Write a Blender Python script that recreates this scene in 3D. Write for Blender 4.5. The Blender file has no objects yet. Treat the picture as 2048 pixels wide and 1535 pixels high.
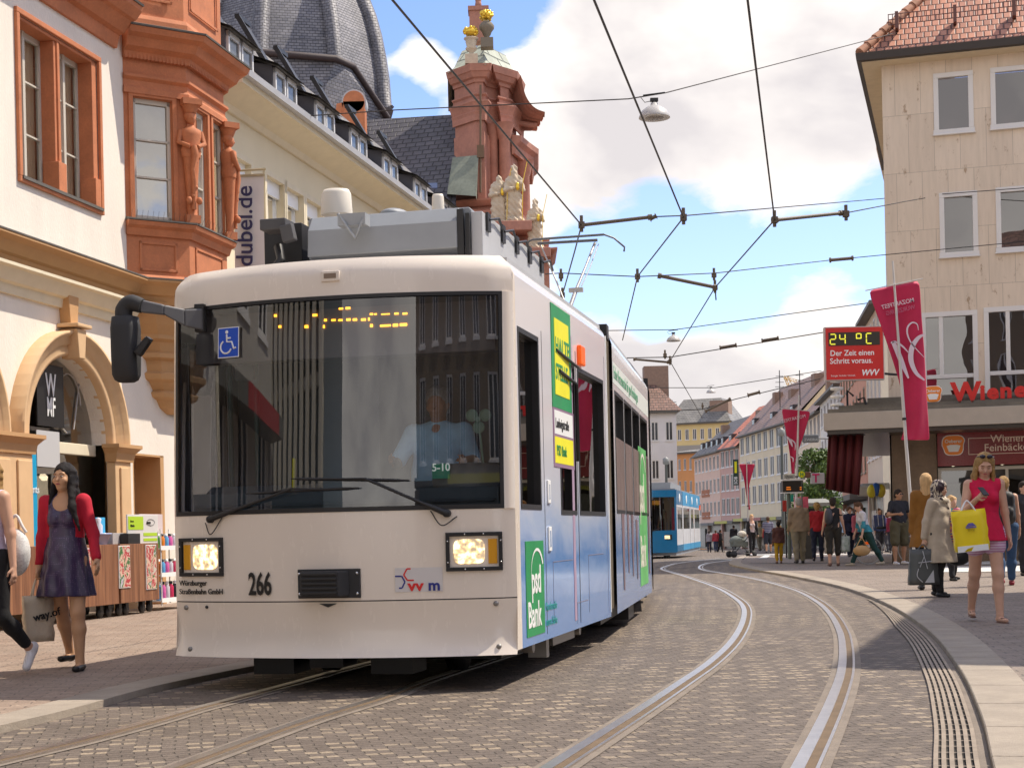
import bpy, bmesh, math, random
import numpy as np
from mathutils import Vector, Matrix, noise as mnoise
random.seed(7)
R = math.radians
S = bpy.context.scene
COL = S.collection
# ---------------------------------------------------------------- camera
F, CX, CY, ROLL, CH = 3100.0, 1024.0, 1062.0, math.atan(0.022), 1.05
cam = bpy.data.cameras.new('camera'); camo = bpy.data.objects.new('camera', cam); COL.objects.link(camo)
cam.sensor_width = 36; cam.lens = 36 * F / 2048; cam.shift_y = (CY - 767.5) / 2048
cam.clip_start = 0.1; cam.clip_end = 3000
cr, sr = math.cos(ROLL), math.sin(ROLL)
camo.matrix_world = Matrix(((cr, sr, 0, 0), (0, 0, -1, 0), (-sr, cr, 0, CH), (0, 0, 0, 1)))
S.camera = camo
S.view_settings.view_transform = 'Standard'; S.view_settings.look = 'None'
S.view_settings.exposure = 0.35; S.view_settings.gamma = 1.0
S.render.resolution_x = 1024; S.render.resolution_y = 767
# ---------------------------------------------------------------- sun + sky
SUN_EL, SUNX, SUNY = R(57), 0.95, 0.31
sl = bpy.data.lights.new('sun', 'SUN'); sl.energy = 4.3; sl.angle = R(0.5); sl.color = (1, 0.90, 0.76)
so = bpy.data.objects.new('sun', sl); COL.objects.link(so)
sd = Vector((SUNX, SUNY, 0)).normalized() * math.cos(SUN_EL) + Vector((0, 0, math.sin(SUN_EL)))
so.rotation_euler = sd.to_track_quat('Z', 'Y').to_euler(); so.location = (10, 0, 40)

class NT:
    def __init__(s, tree): s.t = tree
    def n(s, typ, **kw):
        nd = s.t.nodes.new(typ)
        for k, v in kw.items():
            if k.startswith('i_'):
                key = k[2:]; key = int(key) if key.isdigit() else key
                s.set(nd.inputs[key], v)
            else: setattr(nd, k, v)
        return nd
    def set(s, inp, v):
        if isinstance(v, bpy.types.NodeSocket): s.t.links.new(v, inp)
        elif hasattr(v, 'outputs'): s.t.links.new(v.outputs[0], inp)
        else:
            if isinstance(v, (tuple, list)) and len(v) == 3 and inp.type == 'RGBA': v = (*v, 1)
            inp.default_value = v
    def m(s, op, a, b=None, c=None, clamp=False):
        nd = s.t.nodes.new('ShaderNodeMath'); nd.operation = op; nd.use_clamp = clamp
        for i, v in enumerate((a, b, c)):
            if v is not None: s.set(nd.inputs[i], v)
        return nd.outputs[0]
    def mix(s, f, a, b, typ='MIX'):
        nd = s.t.nodes.new('ShaderNodeMix'); nd.data_type = 'RGBA'; nd.blend_type = typ
        s.set(nd.inputs[0], f); s.set(nd.inputs[6], a); s.set(nd.inputs[7], b); return nd.outputs[2]
    def ramp(s, f, stops, interp='LINEAR'):
        nd = s.t.nodes.new('ShaderNodeValToRGB'); nd.color_ramp.interpolation = interp
        e = nd.color_ramp.elements
        while len(e) < len(stops): e.new(0.5)
        for el, (p, c) in zip(e, stops):
            el.position = p; el.color = (*c, 1) if len(c) == 3 else c
        s.set(nd.inputs[0], f); return nd.outputs[0]
    def noise(s, vec, scale, detail=3, rough=0.55, dist=0):
        nd = s.t.nodes.new('ShaderNodeTexNoise'); nd.inputs['Scale'].default_value = scale
        nd.inputs['Detail'].default_value = detail; nd.inputs['Roughness'].default_value = rough
        nd.inputs['Distortion'].default_value = dist
        if vec is not None: s.set(nd.inputs['Vector'], vec)
        return nd.outputs[0]

W = bpy.data.worlds.new('World'); S.world = W; W.use_nodes = True
wt = NT(W.node_tree); W.node_tree.nodes.clear()
out = wt.n('ShaderNodeOutputWorld'); bg = wt.n('ShaderNodeBackground'); bg.inputs[1].default_value = 0.15
W.node_tree.links.new(bg.outputs[0], out.inputs[0])
sky = wt.n('ShaderNodeTexSky'); sky.sky_type = 'NISHITA'; sky.sun_disc = False
sky.sun_elevation = SUN_EL; sky.sun_rotation = math.atan2(SUNX, SUNY)
sky.air_density = 1.0; sky.dust_density = 0.4; sky.ozone_density = 1.6
tc = wt.n('ShaderNodeTexCoord'); vec = tc.outputs['Generated']
def pdir(x, y):
    du, dv = (x - CX) / F, (CY - y) / F
    return Vector((du * cr + dv * sr, 1, -du * sr + dv * cr)).normalized()
# cloud banks: (pixel direction, angular radius in pixels, weight)
blobs = [((1350, 120), 330, .42), ((1600, 300), 250, .38), ((1180, 310), 170, .26), ((1120, 140), 120, .25),
         ((850, 110), 60, .26), ((880, 300), 70, .20), ((1040, 40), 90, -.30), ((740, 30), 80, -.35), ((930, 0), 110, -.45),
         ((720, 150), 55, .10), ((800, 230), 75, -.32), ((1440, 530), 220, -.50), ((1690, 520), 200, -.46), ((1290, 520), 170, -.42),
         ((1640, 640), 120, .34), ((1500, 760), 330, .40), ((1300, 640), 50, -.25), ((1720, 150), 160, .25), ((1230, 440), 70, .10), ((1160, 520), 80, -.22),
         ((1000, 250), 60, .10), ((1010, 160), 45, .10), ((1180, 600), 60, -.2)]
map1 = wt.n('ShaderNodeMapping'); wt.set(map1.inputs[0], vec); map1.inputs['Scale'].default_value = (1, 1, 1.7)
nz = wt.noise(map1.outputs[0], 9.0, 9, 0.58, 0.25)
acc = wt.m('MULTIPLY', wt.m('SUBTRACT', nz, 0.5), 1.35)
for (px, py), rad, w in blobs:
    d = pdir(px, py); a = rad / F
    vm = wt.n('ShaderNodeVectorMath', operation='DISTANCE'); wt.set(vm.inputs[0], vec); vm.inputs[1].default_value = d
    mr = wt.n('ShaderNodeMapRange', interpolation_type='SMOOTHSTEP'); wt.set(mr.inputs[0], vm.outputs['Value'])
    mr.inputs[1].default_value = a * 1.35; mr.inputs[2].default_value = a * 0.15; mr.inputs[3].default_value = 0; mr.inputs[4].default_value = w
    acc = wt.m('ADD', acc, mr.outputs[0])
for d, a, w in (((-.36, -.90, .25), .5, .5), ((.3, -.9, .4), .4, .3)):
    vm = wt.n('ShaderNodeVectorMath', operation='DISTANCE'); wt.set(vm.inputs[0], vec); vm.inputs[1].default_value = d
    mr = wt.n('ShaderNodeMapRange', interpolation_type='SMOOTHSTEP'); wt.set(mr.inputs[0], vm.outputs['Value']); mr.inputs[1].default_value = a; mr.inputs[2].default_value = a * .3; mr.inputs[3].default_value = 0; mr.inputs[4].default_value = w; acc = wt.m('ADD', acc, mr.outputs[0])
dens = wt.ramp(wt.m('ADD', acc, 0.30), [(0.22, (0, 0, 0)), (0.42, (1, 1, 1))])
shade = wt.noise(map1.outputs[0], 5.0, 5, 0.5, 0.3)
ccol = wt.ramp(wt.m('ADD', wt.m('MULTIPLY', shade, 0.9), wt.m('MULTIPLY', acc, 0.12)), [(0.38, (7.4, 6.95, 6.4)), (0.52, (5.9, 5.5, 5.2)), (0.62, (4.4, 4.1, 4.05))])
skyc = wt.mix(1.0, sky.outputs[0], (0.97, 1.0, 1.2), 'MULTIPLY')
hz = wt.n('ShaderNodeSeparateXYZ'); wt.set(hz.inputs[0], vec)
hfac = wt.n('ShaderNodeMapRange', i_0=hz.outputs[2]); hfac.inputs[1].default_value = 0.30; hfac.inputs[2].default_value = 0.02
hfac.inputs[3].default_value = 0; hfac.inputs[4].default_value = 0.32
skyc = wt.mix(hfac.outputs[0], skyc, (5.7, 6.9, 9.1))
wt.set(bg.inputs[0], wt.mix(wt.m('MULTIPLY', dens, 0.97), skyc, ccol))

# ---------------------------------------------------------------- pixel -> place helpers (each with a true distance)
def ray(x, y):
    du, dv = (x - CX) / F, (CY - y) / F
    return du * cr + dv * sr, -du * sr + dv * cr            # X per metre of depth, Z per metre of depth
def PX(x, y, Y):
    a, b = ray(x, y); return Vector((a * Y, Y, CH + b * Y))
def PZ(x, y, z):
    a, b = ray(x, y); Y = (z - CH) / b; return Vector((a * Y, Y, z))
def G(x, y): return PZ(x, y, 0.0)
def gz(Y): return 0.0 if Y < 45 else -(Y - 45) * 0.012

# ---------------------------------------------------------------- materials
MATS = {}
def mat(name, col=(.5, .5, .5), rough=.6, metal=0.0, var=0.0, vscale=4.0, bump=0.0, bscale=60.0, spec=None, emit=None, estr=1.0, coat=0.0, alpha=1.0, stretch=None, var2=None, sheen=0.0):
    if name in MATS: return MATS[name]
    m = bpy.data.materials.new(name); m.use_nodes = True; MATS[name] = m
    t = NT(m.node_tree); p = m.node_tree.nodes['Principled BSDF']
    p.inputs['Base Color'].default_value = (*col, 1); p.inputs['Roughness'].default_value = rough; p.inputs['Metallic'].default_value = metal
    if spec is not None: p.inputs['Specular IOR Level'].default_value = spec
    if coat: p.inputs['Coat Weight'].default_value = coat; p.inputs['Coat Roughness'].default_value = 0.08
    if sheen: p.inputs['Sheen Weight'].default_value = sheen
    if emit: p.inputs['Emission Color'].default_value = (*emit, 1); p.inputs['Emission Strength'].default_value = estr
    if alpha < 1: p.inputs['Alpha'].default_value = alpha
    co = t.n('ShaderNodeTexCoord').outputs['Object']
    if stretch:
        mp = t.n('ShaderNodeMapping'); t.set(mp.inputs[0], co); mp.inputs['Scale'].default_value = stretch; co = mp.outputs[0]
    if var:
        nf = t.noise(co, vscale, 5, 0.6)
        dark = tuple(c * (1 - var) for c in col); lite = tuple(min(1, c * (1 + var * .7)) for c in col)
        if var2: dark = var2
        c1 = t.ramp(nf, [(0.3, dark), (0.7, lite)])
        n2 = t.noise(co, vscale * 9, 3, 0.6)
        c2 = t.mix(0.35 * min(1, var * 4), c1, t.ramp(n2, [(0.3, dark), (0.7, lite)]))
        t.set(p.inputs['Base Color'], c2)
        t.set(p.inputs['Roughness'], t.m('ADD', t.m('MULTIPLY', n2, 0.2), max(0.02, rough - 0.1)))
    if bump:
        b = t.n('ShaderNodeBump', i_Strength=bump); b.inputs['Distance'].default_value = 0.02
        t.set(b.inputs['Height'], t.noise(co, bscale, 4, 0.6)); t.set(p.inputs['Normal'], b)
    return m
def ntree(m): return NT(m.node_tree), m.node_tree.nodes['Principled BSDF']

def glassmat(name, tint=(.35, .38, .4), refl=0.12, rough=0.02, fres=1.5):
    if name in MATS: return MATS[name]
    m = bpy.data.materials.new(name); m.use_nodes = True; MATS[name] = m
    t = NT(m.node_tree); m.node_tree.nodes.remove(m.node_tree.nodes['Principled BSDF'])
    o = m.node_tree.nodes['Material Output']
    tr = t.n('ShaderNodeBsdfTransparent'); tr.inputs[0].default_value = (*tint, 1)
    gl = t.n('ShaderNodeBsdfGlossy'); gl.inputs['Roughness'].default_value = rough; gl.inputs[0].default_value = (1, 1, 1, 1)
    co = t.n('ShaderNodeTexCoord').outputs['Object']
    b = t.n('ShaderNodeBump', i_Strength=0.12); b.inputs['Distance'].default_value = 0.02
    t.set(b.inputs['Height'], t.noise(co, 1.3, 1, 0.4)); t.set(gl.inputs['Normal'], b)
    fr = t.n('ShaderNodeFresnel', i_0=fres)
    fac = t.m('ADD', t.m('MULTIPLY', fr, 1.0 - refl), refl, clamp=True)
    mx = t.n('ShaderNodeMixShader'); t.set(mx.inputs[0], fac)
    m.node_tree.links.new(tr.outputs[0], mx.inputs[1]); m.node_tree.links.new(gl.outputs[0], mx.inputs[2])
    m.node_tree.links.new(mx.outputs[0], o.inputs[0]); return m

# ---------------------------------------------------------------- mesh builder
class MB:
    def __init__(s, M=None): s.v = []; s.f = []; s.sm = []; s.mi = []; s.M = M or Matrix.Identity(4); s.cm = 0
    def add(s, vs, fs, smooth=False, mi=None):
        o = len(s.v); s.v += [tuple(s.M @ Vector(p)) for p in vs]
        s.f += [tuple(i + o for i in f) for f in fs]; s.sm += [smooth] * len(fs); s.mi += [s.cm if mi is None else mi] * len(fs); return s
    def box(s, x0, x1, y0, y1, z0, z1, mi=None):
        v = [(x, y, z) for z in (z0, z1) for y in (y0, y1) for x in (x0, x1)]
        return s.add(v, [(0, 2, 3, 1), (4, 5, 7, 6), (0, 1, 5, 4), (2, 6, 7, 3), (0, 4, 6, 2), (1, 3, 7, 5)], mi=mi)
    def cbox(s, c, d, rz=0, mi=None, rx=0, ry=0):
        old = s.M; s.M = old @ Matrix.Translation(c) @ Matrix.Rotation(rz, 4, 'Z') @ Matrix.Rotation(ry, 4, 'Y') @ Matrix.Rotation(rx, 4, 'X')
        s.box(-d[0] / 2, d[0] / 2, -d[1] / 2, d[1] / 2, -d[2] / 2, d[2] / 2, mi); s.M = old; return s
    def quad(s, a, b, c, d, mi=None): return s.add([a, b, c, d], [(0, 1, 2, 3)], mi=mi)
    def prism(s, poly, z0, z1, mi=None):       # poly in xy, ccw
        n = len(poly); v = [(x, y, z0) for x, y in poly] + [(x, y, z1) for x, y in poly]
        return s.add(v, [tuple(range(n))[::-1], tuple(range(n, 2 * n))] + [(i, (i + 1) % n, n + (i + 1) % n, n + i) for i in range(n)], mi=mi)
    def prismY(s, poly, y0, y1, mi=None):      # poly in xz
        n = len(poly); v = [(x, y0, z) for x, z in poly] + [(x, y1, z) for x, z in poly]
        return s.add(v, [tuple(range(n)), tuple(range(n, 2 * n))[::-1]] + [(i, n + i, n + (i + 1) % n, (i + 1) % n) for i in range(n)], mi=mi)
    def prismX(s, poly, x0, x1, mi=None):      # poly in yz
        n = len(poly); v = [(x0, y, z) for y, z in poly] + [(x1, y, z) for y, z in poly]
        return s.add(v, [tuple(range(n))[::-1], tuple(range(n, 2 * n))] + [(i, (i + 1) % n, n + (i + 1) % n, n + i) for i in range(n)], mi=mi)
    def tube(s, pts, r, n=8, smooth=True, mi=None, cap=True):
        pts = [Vector(p) for p in pts]; rs = r if isinstance(r, (list, tuple)) else [r] * len(pts)
        vs = []; fs = []; up = None
        for i, p in enumerate(pts):
            t = (pts[min(i + 1, len(pts) - 1)] - pts[max(i - 1, 0)]); t = t.normalized() if t.length > 1e-9 else Vector((0, 0, 1))
            if up is None: up = Vector((0, 0, 1)) if abs(t.z) < .9 else Vector((1, 0, 0))
            a = t.cross(up).normalized(); b = a.cross(t).normalized(); up = b
            for k in range(n):
                th = 2 * math.pi * k / n; vs.append(p + (a * math.cos(th) + b * math.sin(th)) * rs[i])
        for i in range(len(pts) - 1):
            for k in range(n): fs.append((i * n + k, i * n + (k + 1) % n, (i + 1) * n + (k + 1) % n, (i + 1) * n + k))
        s.add(vs, fs, smooth, mi)
        if cap: s.add(vs[:n], [tuple(range(n))[::-1]], mi=mi); s.add(vs[-n:], [tuple(range(n))], mi=mi)
        return s
    def lathe(s, prof, c=(0, 0, 0), n=16, smooth=True, mi=None, ax='Z', a0=0, sx=1, sy=1):
        vs = []; fs = []
        for r, z in prof:
            for k in range(n):
                th = 2 * math.pi * k / n + a0; x, y = r * math.cos(th) * sx, r * math.sin(th) * sy
                vs.append((c[0] + x, c[1] + y, c[2] + z) if ax == 'Z' else ((c[0] + x, c[1] - z, c[2] + y) if ax == 'Y' else (c[0] + z, c[1] + x, c[2] + y)))
        for i in range(len(prof) - 1):
            for k in range(n): fs.append((i * n + k, i * n + (k + 1) % n, (i + 1) * n + (k + 1) % n, (i + 1) * n + k))
        s.add(vs, fs, smooth, mi)
        if prof[0][0] > 1e-6: s.add(vs[:n], [tuple(range(n))[::-1]], mi=mi)
        if prof[-1][0] > 1e-6: s.add(vs[-n:], [tuple(range(n))], mi=mi)
        return s
    def ball(s, c, r, n=12, mi=None):
        r = r if isinstance(r, (tuple, list)) else (r, r, r); m = n // 2 + 1
        vs = []; fs = []
        for i in range(m + 1):
            ph = math.pi * i / m
            for k in range(n):
                th = 2 * math.pi * k / n; vs.append((c[0] + r[0] * math.sin(ph) * math.cos(th), c[1] + r[1] * math.sin(ph) * math.sin(th), c[2] + r[2] * math.cos(ph)))
        for i in range(m):
            for k in range(n): fs.append((i * n + k, (i + 1) * n + k, (i + 1) * n + (k + 1) % n, i * n + (k + 1) % n))
        return s.add(vs, fs, True, mi)
    def sweep(s, path, prof, closed=False, mi=None):   # path: list of xy; prof: list of (outward offset, z); mitred moulding run
        n = len(path); P = [Vector((p[0], p[1])) for p in path]; ring = []
        for i in range(n):
            if closed or 0 < i < n - 1: d0 = (P[i] - P[i - 1]).normalized(); d1 = (P[(i + 1) % n] - P[i]).normalized()
            elif i == 0: d0 = d1 = (P[1] - P[0]).normalized()
            else: d0 = d1 = (P[-1] - P[-2]).normalized()
            n0 = Vector((d0.y, -d0.x)); n1 = Vector((d1.y, -d1.x)); b = (n0 + n1).normalized(); k = 1 / max(.3, b.dot(n0))
            ring.append([(P[i].x + b.x * o * k, P[i].y + b.y * o * k, z) for o, z in prof])
        m = len(prof); vs = [p for r_ in ring for p in r_]; fs = []
        for i in range(n if closed else n - 1):
            j = (i + 1) % n
            for k in range(m - 1): fs.append((i * m + k, j * m + k, j * m + k + 1, i * m + k + 1))
            fs.append((i * m + m - 1, j * m + m - 1, j * m, i * m))
        if not closed: fs += [tuple(range(m)), tuple(range((n - 1) * m, n * m))[::-1]]
        return s.add(vs, fs, mi=mi)
    def build(s, name, mats, parent=None, bev=0.0, seg=2, loc=None):
        me = bpy.data.meshes.new(name); me.from_pydata(s.v, [], s.f)
        for m in (mats if isinstance(mats, (list, tuple)) else [mats]): me.materials.append(m)
        me.polygons.foreach_set('use_smooth', s.sm); me.polygons.foreach_set('material_index', s.mi); me.update()
        bm = bmesh.new(); bm.from_mesh(me); bmesh.ops.recalc_face_normals(bm, faces=bm.faces); bm.to_mesh(me); bm.free()
        o = bpy.data.objects.new(name, me); COL.objects.link(o)
        if parent: o.parent = parent
        if loc is not None: o.location = loc
        if bev:
            b = o.modifiers.new('bevel', 'BEVEL'); b.width = bev; b.segments = seg; b.limit_method = 'ANGLE'; b.angle_limit = R(40)
        return o
def tag(o, label=None, cat=None, group=None, kind=None):
    if label: o['label'] = label
    if cat: o['category'] = cat
    if group: o['group'] = group
    if kind: o['kind'] = kind
    return o
def thing(name, label, cat, loc=(0, 0, 0), rz=0, group=None):
    o = bpy.data.objects.new(name, None); COL.objects.link(o); o.location = loc; o.rotation_euler = (0, 0, rz)
    o.empty_display_size = .2; return tag(o, label, cat, group)
def copy_tree(o, parent=None):
    c = o.copy(); COL.objects.link(c)
    if parent: c.parent = parent
    for ch in list(o.children): copy_tree(ch, c)
    return c
FONT_BOLD = None
def text(name, s, size, M, m, parent=None, ext=0.003, bold=0.0, sx=1.0, align='LEFT', yc='BOTTOM_BASELINE', space=1.0, shear=0.0, local=True):
    cu = bpy.data.curves.new(name, 'FONT'); cu.body = s; cu.size = size; cu.extrude = ext; cu.offset = bold * size; cu.align_x = align
    cu.space_character = space; cu.shear = shear; cu.resolution_u = 3
    o = bpy.data.objects.new(name, cu); COL.objects.link(o); bpy.context.view_layer.update()
    me = bpy.data.meshes.new_from_object(o.evaluated_get(bpy.context.evaluated_depsgraph_get())); bpy.data.objects.remove(o); bpy.data.curves.remove(cu)
    me.transform(M @ Matrix.Diagonal((sx, 1, 1, 1))); me.materials.clear(); me.materials.append(m)
    me.polygons.foreach_set('material_index', [0] * len(me.polygons))
    q = bpy.data.objects.new(name, me); COL.objects.link(q); q.parent = parent; return q
def frame(o, ux, uy):      # matrix whose x axis = ux, y axis = uy (unit), z = normal
    ux = Vector(ux).normalized(); uy = Vector(uy).normalized(); uz = ux.cross(uy)
    return Matrix(((ux.x, uy.x, uz.x, o[0]), (ux.y, uy.y, uz.y, o[1]), (ux.z, uy.z, uz.z, o[2]), (0, 0, 0, 1)))
# ================================================================ GROUND
def pave_mat(name, c1, c2, c3, mortar, sx, sy, rot=0.0, msize=0.01, light=None, bump=0.5, warp=0.0):
    m = mat(name, c1, 0.85); t, p = ntree(m)
    co = t.n('ShaderNodeTexCoord').outputs['Object']
    mp = t.n('ShaderNodeMapping'); t.set(mp.inputs[0], co); mp.inputs['Rotation'].default_value = (0, 0, rot)
    v = mp.outputs[0]
    if warp:
        nn = t.n('ShaderNodeTexNoise'); nn.inputs['Scale'].default_value = 0.35; nn.inputs['Detail'].default_value = 1; t.set(nn.inputs['Vector'], co)
        va = t.n('ShaderNodeVectorMath', operation='SCALE'); t.set(va.inputs[0], nn.outputs[1]); va.inputs['Scale'].default_value = warp
        vb = t.n('ShaderNodeVectorMath', operation='ADD'); t.set(vb.inputs[0], v); t.set(vb.inputs[1], va.outputs[0]); v = vb.outputs[0]
        n3 = t.n('ShaderNodeTexNoise'); n3.inputs['Scale'].default_value = 7; t.set(n3.inputs['Vector'], co)
        va = t.n('ShaderNodeVectorMath', operation='SCALE'); t.set(va.inputs[0], n3.outputs[1]); va.inputs['Scale'].default_value = 0.035
        vb = t.n('ShaderNodeVectorMath', operation='ADD'); t.set(vb.inputs[0], v); t.set(vb.inputs[1], va.outputs[0]); v = vb.outputs[0]
    br = t.n('ShaderNodeTexBrick'); t.set(br.inputs['Vector'], v); br.inputs['Scale'].default_value = 1.0
    br.inputs['Brick Width'].default_value = sx; br.inputs['Row Height'].default_value = sy; br.inputs['Mortar Size'].default_value = msize
    br.inputs['Mortar Smooth'].default_value = 0.6; br.inputs['Bias'].default_value = 0
    br.inputs['Color1'].default_value = (*c1, 1); br.inputs['Color2'].default_value = (*c2, 1); br.inputs['Mortar'].default_value = (*mortar, 1)
    c = br.outputs[0]
    if light:                                   # regular rows of paler stones set into the field
        sp = t.n('ShaderNodeSeparateXYZ'); t.set(sp.inputs[0], v)
        row = t.m('FLOOR', t.m('DIVIDE', sp.outputs[1], sy)); 
        off = t.m('MULTIPLY', t.m('PINGPONG', row, 1.0), 0.5)
        colm = t.m('FLOOR', t.m('ADD', t.m('DIVIDE', sp.outputs[0], sx), off))
        a = t.m('LESS_THAN', t.m('FLOORED_MODULO', t.m('ADD', colm, t.m('MULTIPLY', t.m('FLOOR', t.m('DIVIDE', row, 4)), 1)), 2.0), 0.5)
        b = t.m('LESS_THAN', t.m('FLOORED_MODULO', row, 2.0), 0.5)
        wn = t.n('ShaderNodeTexWhiteNoise', noise_dimensions='2D'); cv = t.n('ShaderNodeCombineXYZ'); t.set(cv.inputs[0], colm); t.set(cv.inputs[1], row); t.set(wn.inputs['Vector'], cv)
        big = t.ramp(t.noise(co, 0.5, 2), [(0.35, (.35, .35, .35)), (0.6, (1, 1, 1))])
        fac = t.m('MULTIPLY', t.m('MULTIPLY', a, b), t.m('MULTIPLY', big, t.m('GREATER_THAN', wn.outputs[0], 0.22)))
        inb = t.m('SUBTRACT', 1.0, br.outputs['Fac'])
        c = t.mix(t.m('MULTIPLY', t.m('MULTIPLY', fac, inb), 0.8), c, light)
    n1 = t.noise(co, 0.6, 5, 0.6); c = t.mix(t.ramp(n1, [(0.35, (0, 0, 0)), (0.7, (.55, .55, .55))]), c, c3)
    n2 = t.noise(co, 55, 4, 0.7)
    c = t.mix(0.65, c, t.ramp(n2, [(0.3, (.36, .35, .34)), (0.5, (1, 1, 1)), (0.72, (1.55, 1.55, 1.5))]), 'MULTIPLY')
    n4 = t.noise(co, 1.9, 4, 0.65); c = t.mix(0.5, c, t.ramp(n4, [(0.35, (.6, .58, .55)), (0.6, (1, 1, 1))]), 'MULTIPLY')
    t.set(p.inputs['Base Color'], c)
    bm_ = t.n('ShaderNodeBump', i_Strength=bump); bm_.inputs['Distance'].default_value = 0.015
    h = t.m('ADD', t.m('MULTIPLY', t.m('SUBTRACT', 1.0, br.outputs['Fac']), 1.0), t.m('MULTIPLY', n2, 0.7))
    t.set(bm_.inputs['Height'], h); t.set(p.inputs['Normal'], bm_)
    t.set(p.inputs['Roughness'], t.m('ADD', t.m('MULTIPLY', n2, 0.3), 0.6)); return m
M_road = pave_mat('granite_sett_paving', (.130, .102, .084), (.176, .140, .115), (.154, .123, .099), (.105, .087, .070), .13, .085, R(-14), .008, light=(.44, .35, .25), bump=.8, warp=.4)
M_left = pave_mat('clinker_paving', (.27, .195, .15), (.35, .26, .20), (.33, .27, .22), (.14, .105, .085), .21, .105, R(-8), .007, bump=.5, warp=.12)
M_right = pave_mat('stone_paving', (.235, .188, .155), (.29, .235, .195), (.26, .215, .182), (.13, .11, .095), .21, .15, R(8), .010, bump=.5, warp=.4)
M_asph = mat('asphalt', (.10, .095, .09), .9, var=.25, vscale=2, bump=.5, bscale=150)
M_conc = mat('kerb_granite', (.34, .29, .235), .85, var=.25, vscale=3, bump=.4, bscale=90)
M_mort = mat('rail_concrete', (.215, .178, .145), .9, var=.3, vscale=3, bump=.35, bscale=70)
M_steel = mat('rail_steel', (.60, .56, .52), .32, 1.0, var=.15, vscale=8)
M_groove = mat('rail_groove_rust', (.16, .11, .065), .8, .2, var=.3, vscale=6)
M_grate = mat('grate_iron', (.30, .245, .19), .7, .2, var=.35, vscale=5)
M_white = mat('road_paint', (.62, .61, .58), .7, var=.15, vscale=6)

def spline(pts, n=8):
    P = [Vector(p) for p in pts]; P = [P[0] * 2 - P[1]] + P + [P[-1] * 2 - P[-2]]; o = []
    for i in range(1, len(P) - 2):
        for k in range(n):
            t = k / n; a, b, c, d = P[i - 1:i + 3]
            o.append(.5 * ((2 * b) + (c - a) * t + (2 * a - 5 * b + 4 * c - d) * t * t + (3 * b - a - 3 * c + d) * t ** 3))
    return o + [P[-2]]
def ribbon(mb, pts, off0, off1, z0, z1=None, thick=None, mi=None):
    """strip between two lateral offsets of a ground path; off>0 is right of travel"""
    n = len(pts); vs = []
    for i, p in enumerate(pts):
        d = (pts[min(i + 1, n - 1)] - pts[max(i - 1, 0)]); d.z = 0; d.normalize(); nr = Vector((d.y, -d.x, 0))
        zz = gz(p.y)
        a = p + nr * off0; b = p + nr * off1
        vs += [(a.x, a.y, zz + z0), (b.x, b.y, zz + (z0 if z1 is None else z1))]
        if thick: vs += [(a.x, a.y, zz + z0 - thick), (b.x, b.y, zz + (z0 if z1 is None else z1) - thick)]
    if not thick: mb.add(vs, [(2 * i, 2 * i + 1, 2 * i + 3, 2 * i + 2) for i in range(n - 1)], mi=mi)
    else:
        fs = []
        for i in range(n - 1):
            a = 4 * i; fs += [(a, a + 1, a + 5, a + 4), (a, a + 4, a + 6, a + 2), (a + 1, a + 3, a + 7, a + 5)]
        fs += [(0, 2, 3, 1), (4 * n - 4, 4 * n - 3, 4 * n - 1, 4 * n - 2)]
        mb.add(vs, fs, mi=mi)
# ground sheet to the horizon
def ground_sheet(name, m, x0, x1, ys, dz):
    mb = MB(); v = []
    for y in ys: v += [(x0, y, gz(y) + dz), (x1, y, gz(y) + dz)]
    mb.add(v, [(2 * i, 2 * i + 1, 2 * i + 3, 2 * i + 2) for i in range(len(ys) - 1)])
    return tag(mb.build(name, m), kind='structure')
ground_sheet('road', M_road, -700, 700, [-60, 0, 20, 45, 80, 150, 260, 1500], 0)
# kerbs and pavements
KL = [G(*p) for p in [(0, 1466), (142, 1431), (305, 1385), (457, 1352), (594, 1324)]]
d_ = (KL[-1] - KL[0]).normalized(); KL0 = KL[0]; KL = KL + [KL[-1] + d_ * 3, KL[-1] + d_ * 8 + Vector((-.3, 0, 0)), KL[-1] + d_ * 20 + Vector((-2.4, 0, 0)), Vector((-1.5, 45, 0)), Vector((1.0, 75, 0)), Vector((8, 150, 0))]
KL = [KL0 - d_ * 12, KL0 - d_ * 6] + spline(KL, 6)
KR = [G(*p) for p in [(1983, 1531), (1961, 1440), (1917, 1343), (1854, 1265), (1771, 1211), (1683, 1177), (1585, 1155), (1517, 1143), (1473, 1134), (1458, 1128), (1465, 1117), (1475, 1108), (1500, 1098)]]
d_ = (KR[0] - KR[1]).normalized(); KR0 = KR[0]; KR = KR + [Vector((15.5, 85, 0)), Vector((20, 110, 0)), Vector((25, 170, 0))]
KR = [KR0 + d_ * 8, KR0 + d_ * 4] + spline(KR, 6)
KH = .045
mb = MB(); ribbon(mb, KL, -.30, 0, KH, thick=.1); tag(mb.build('kerb', M_conc), kind='structure')
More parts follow.
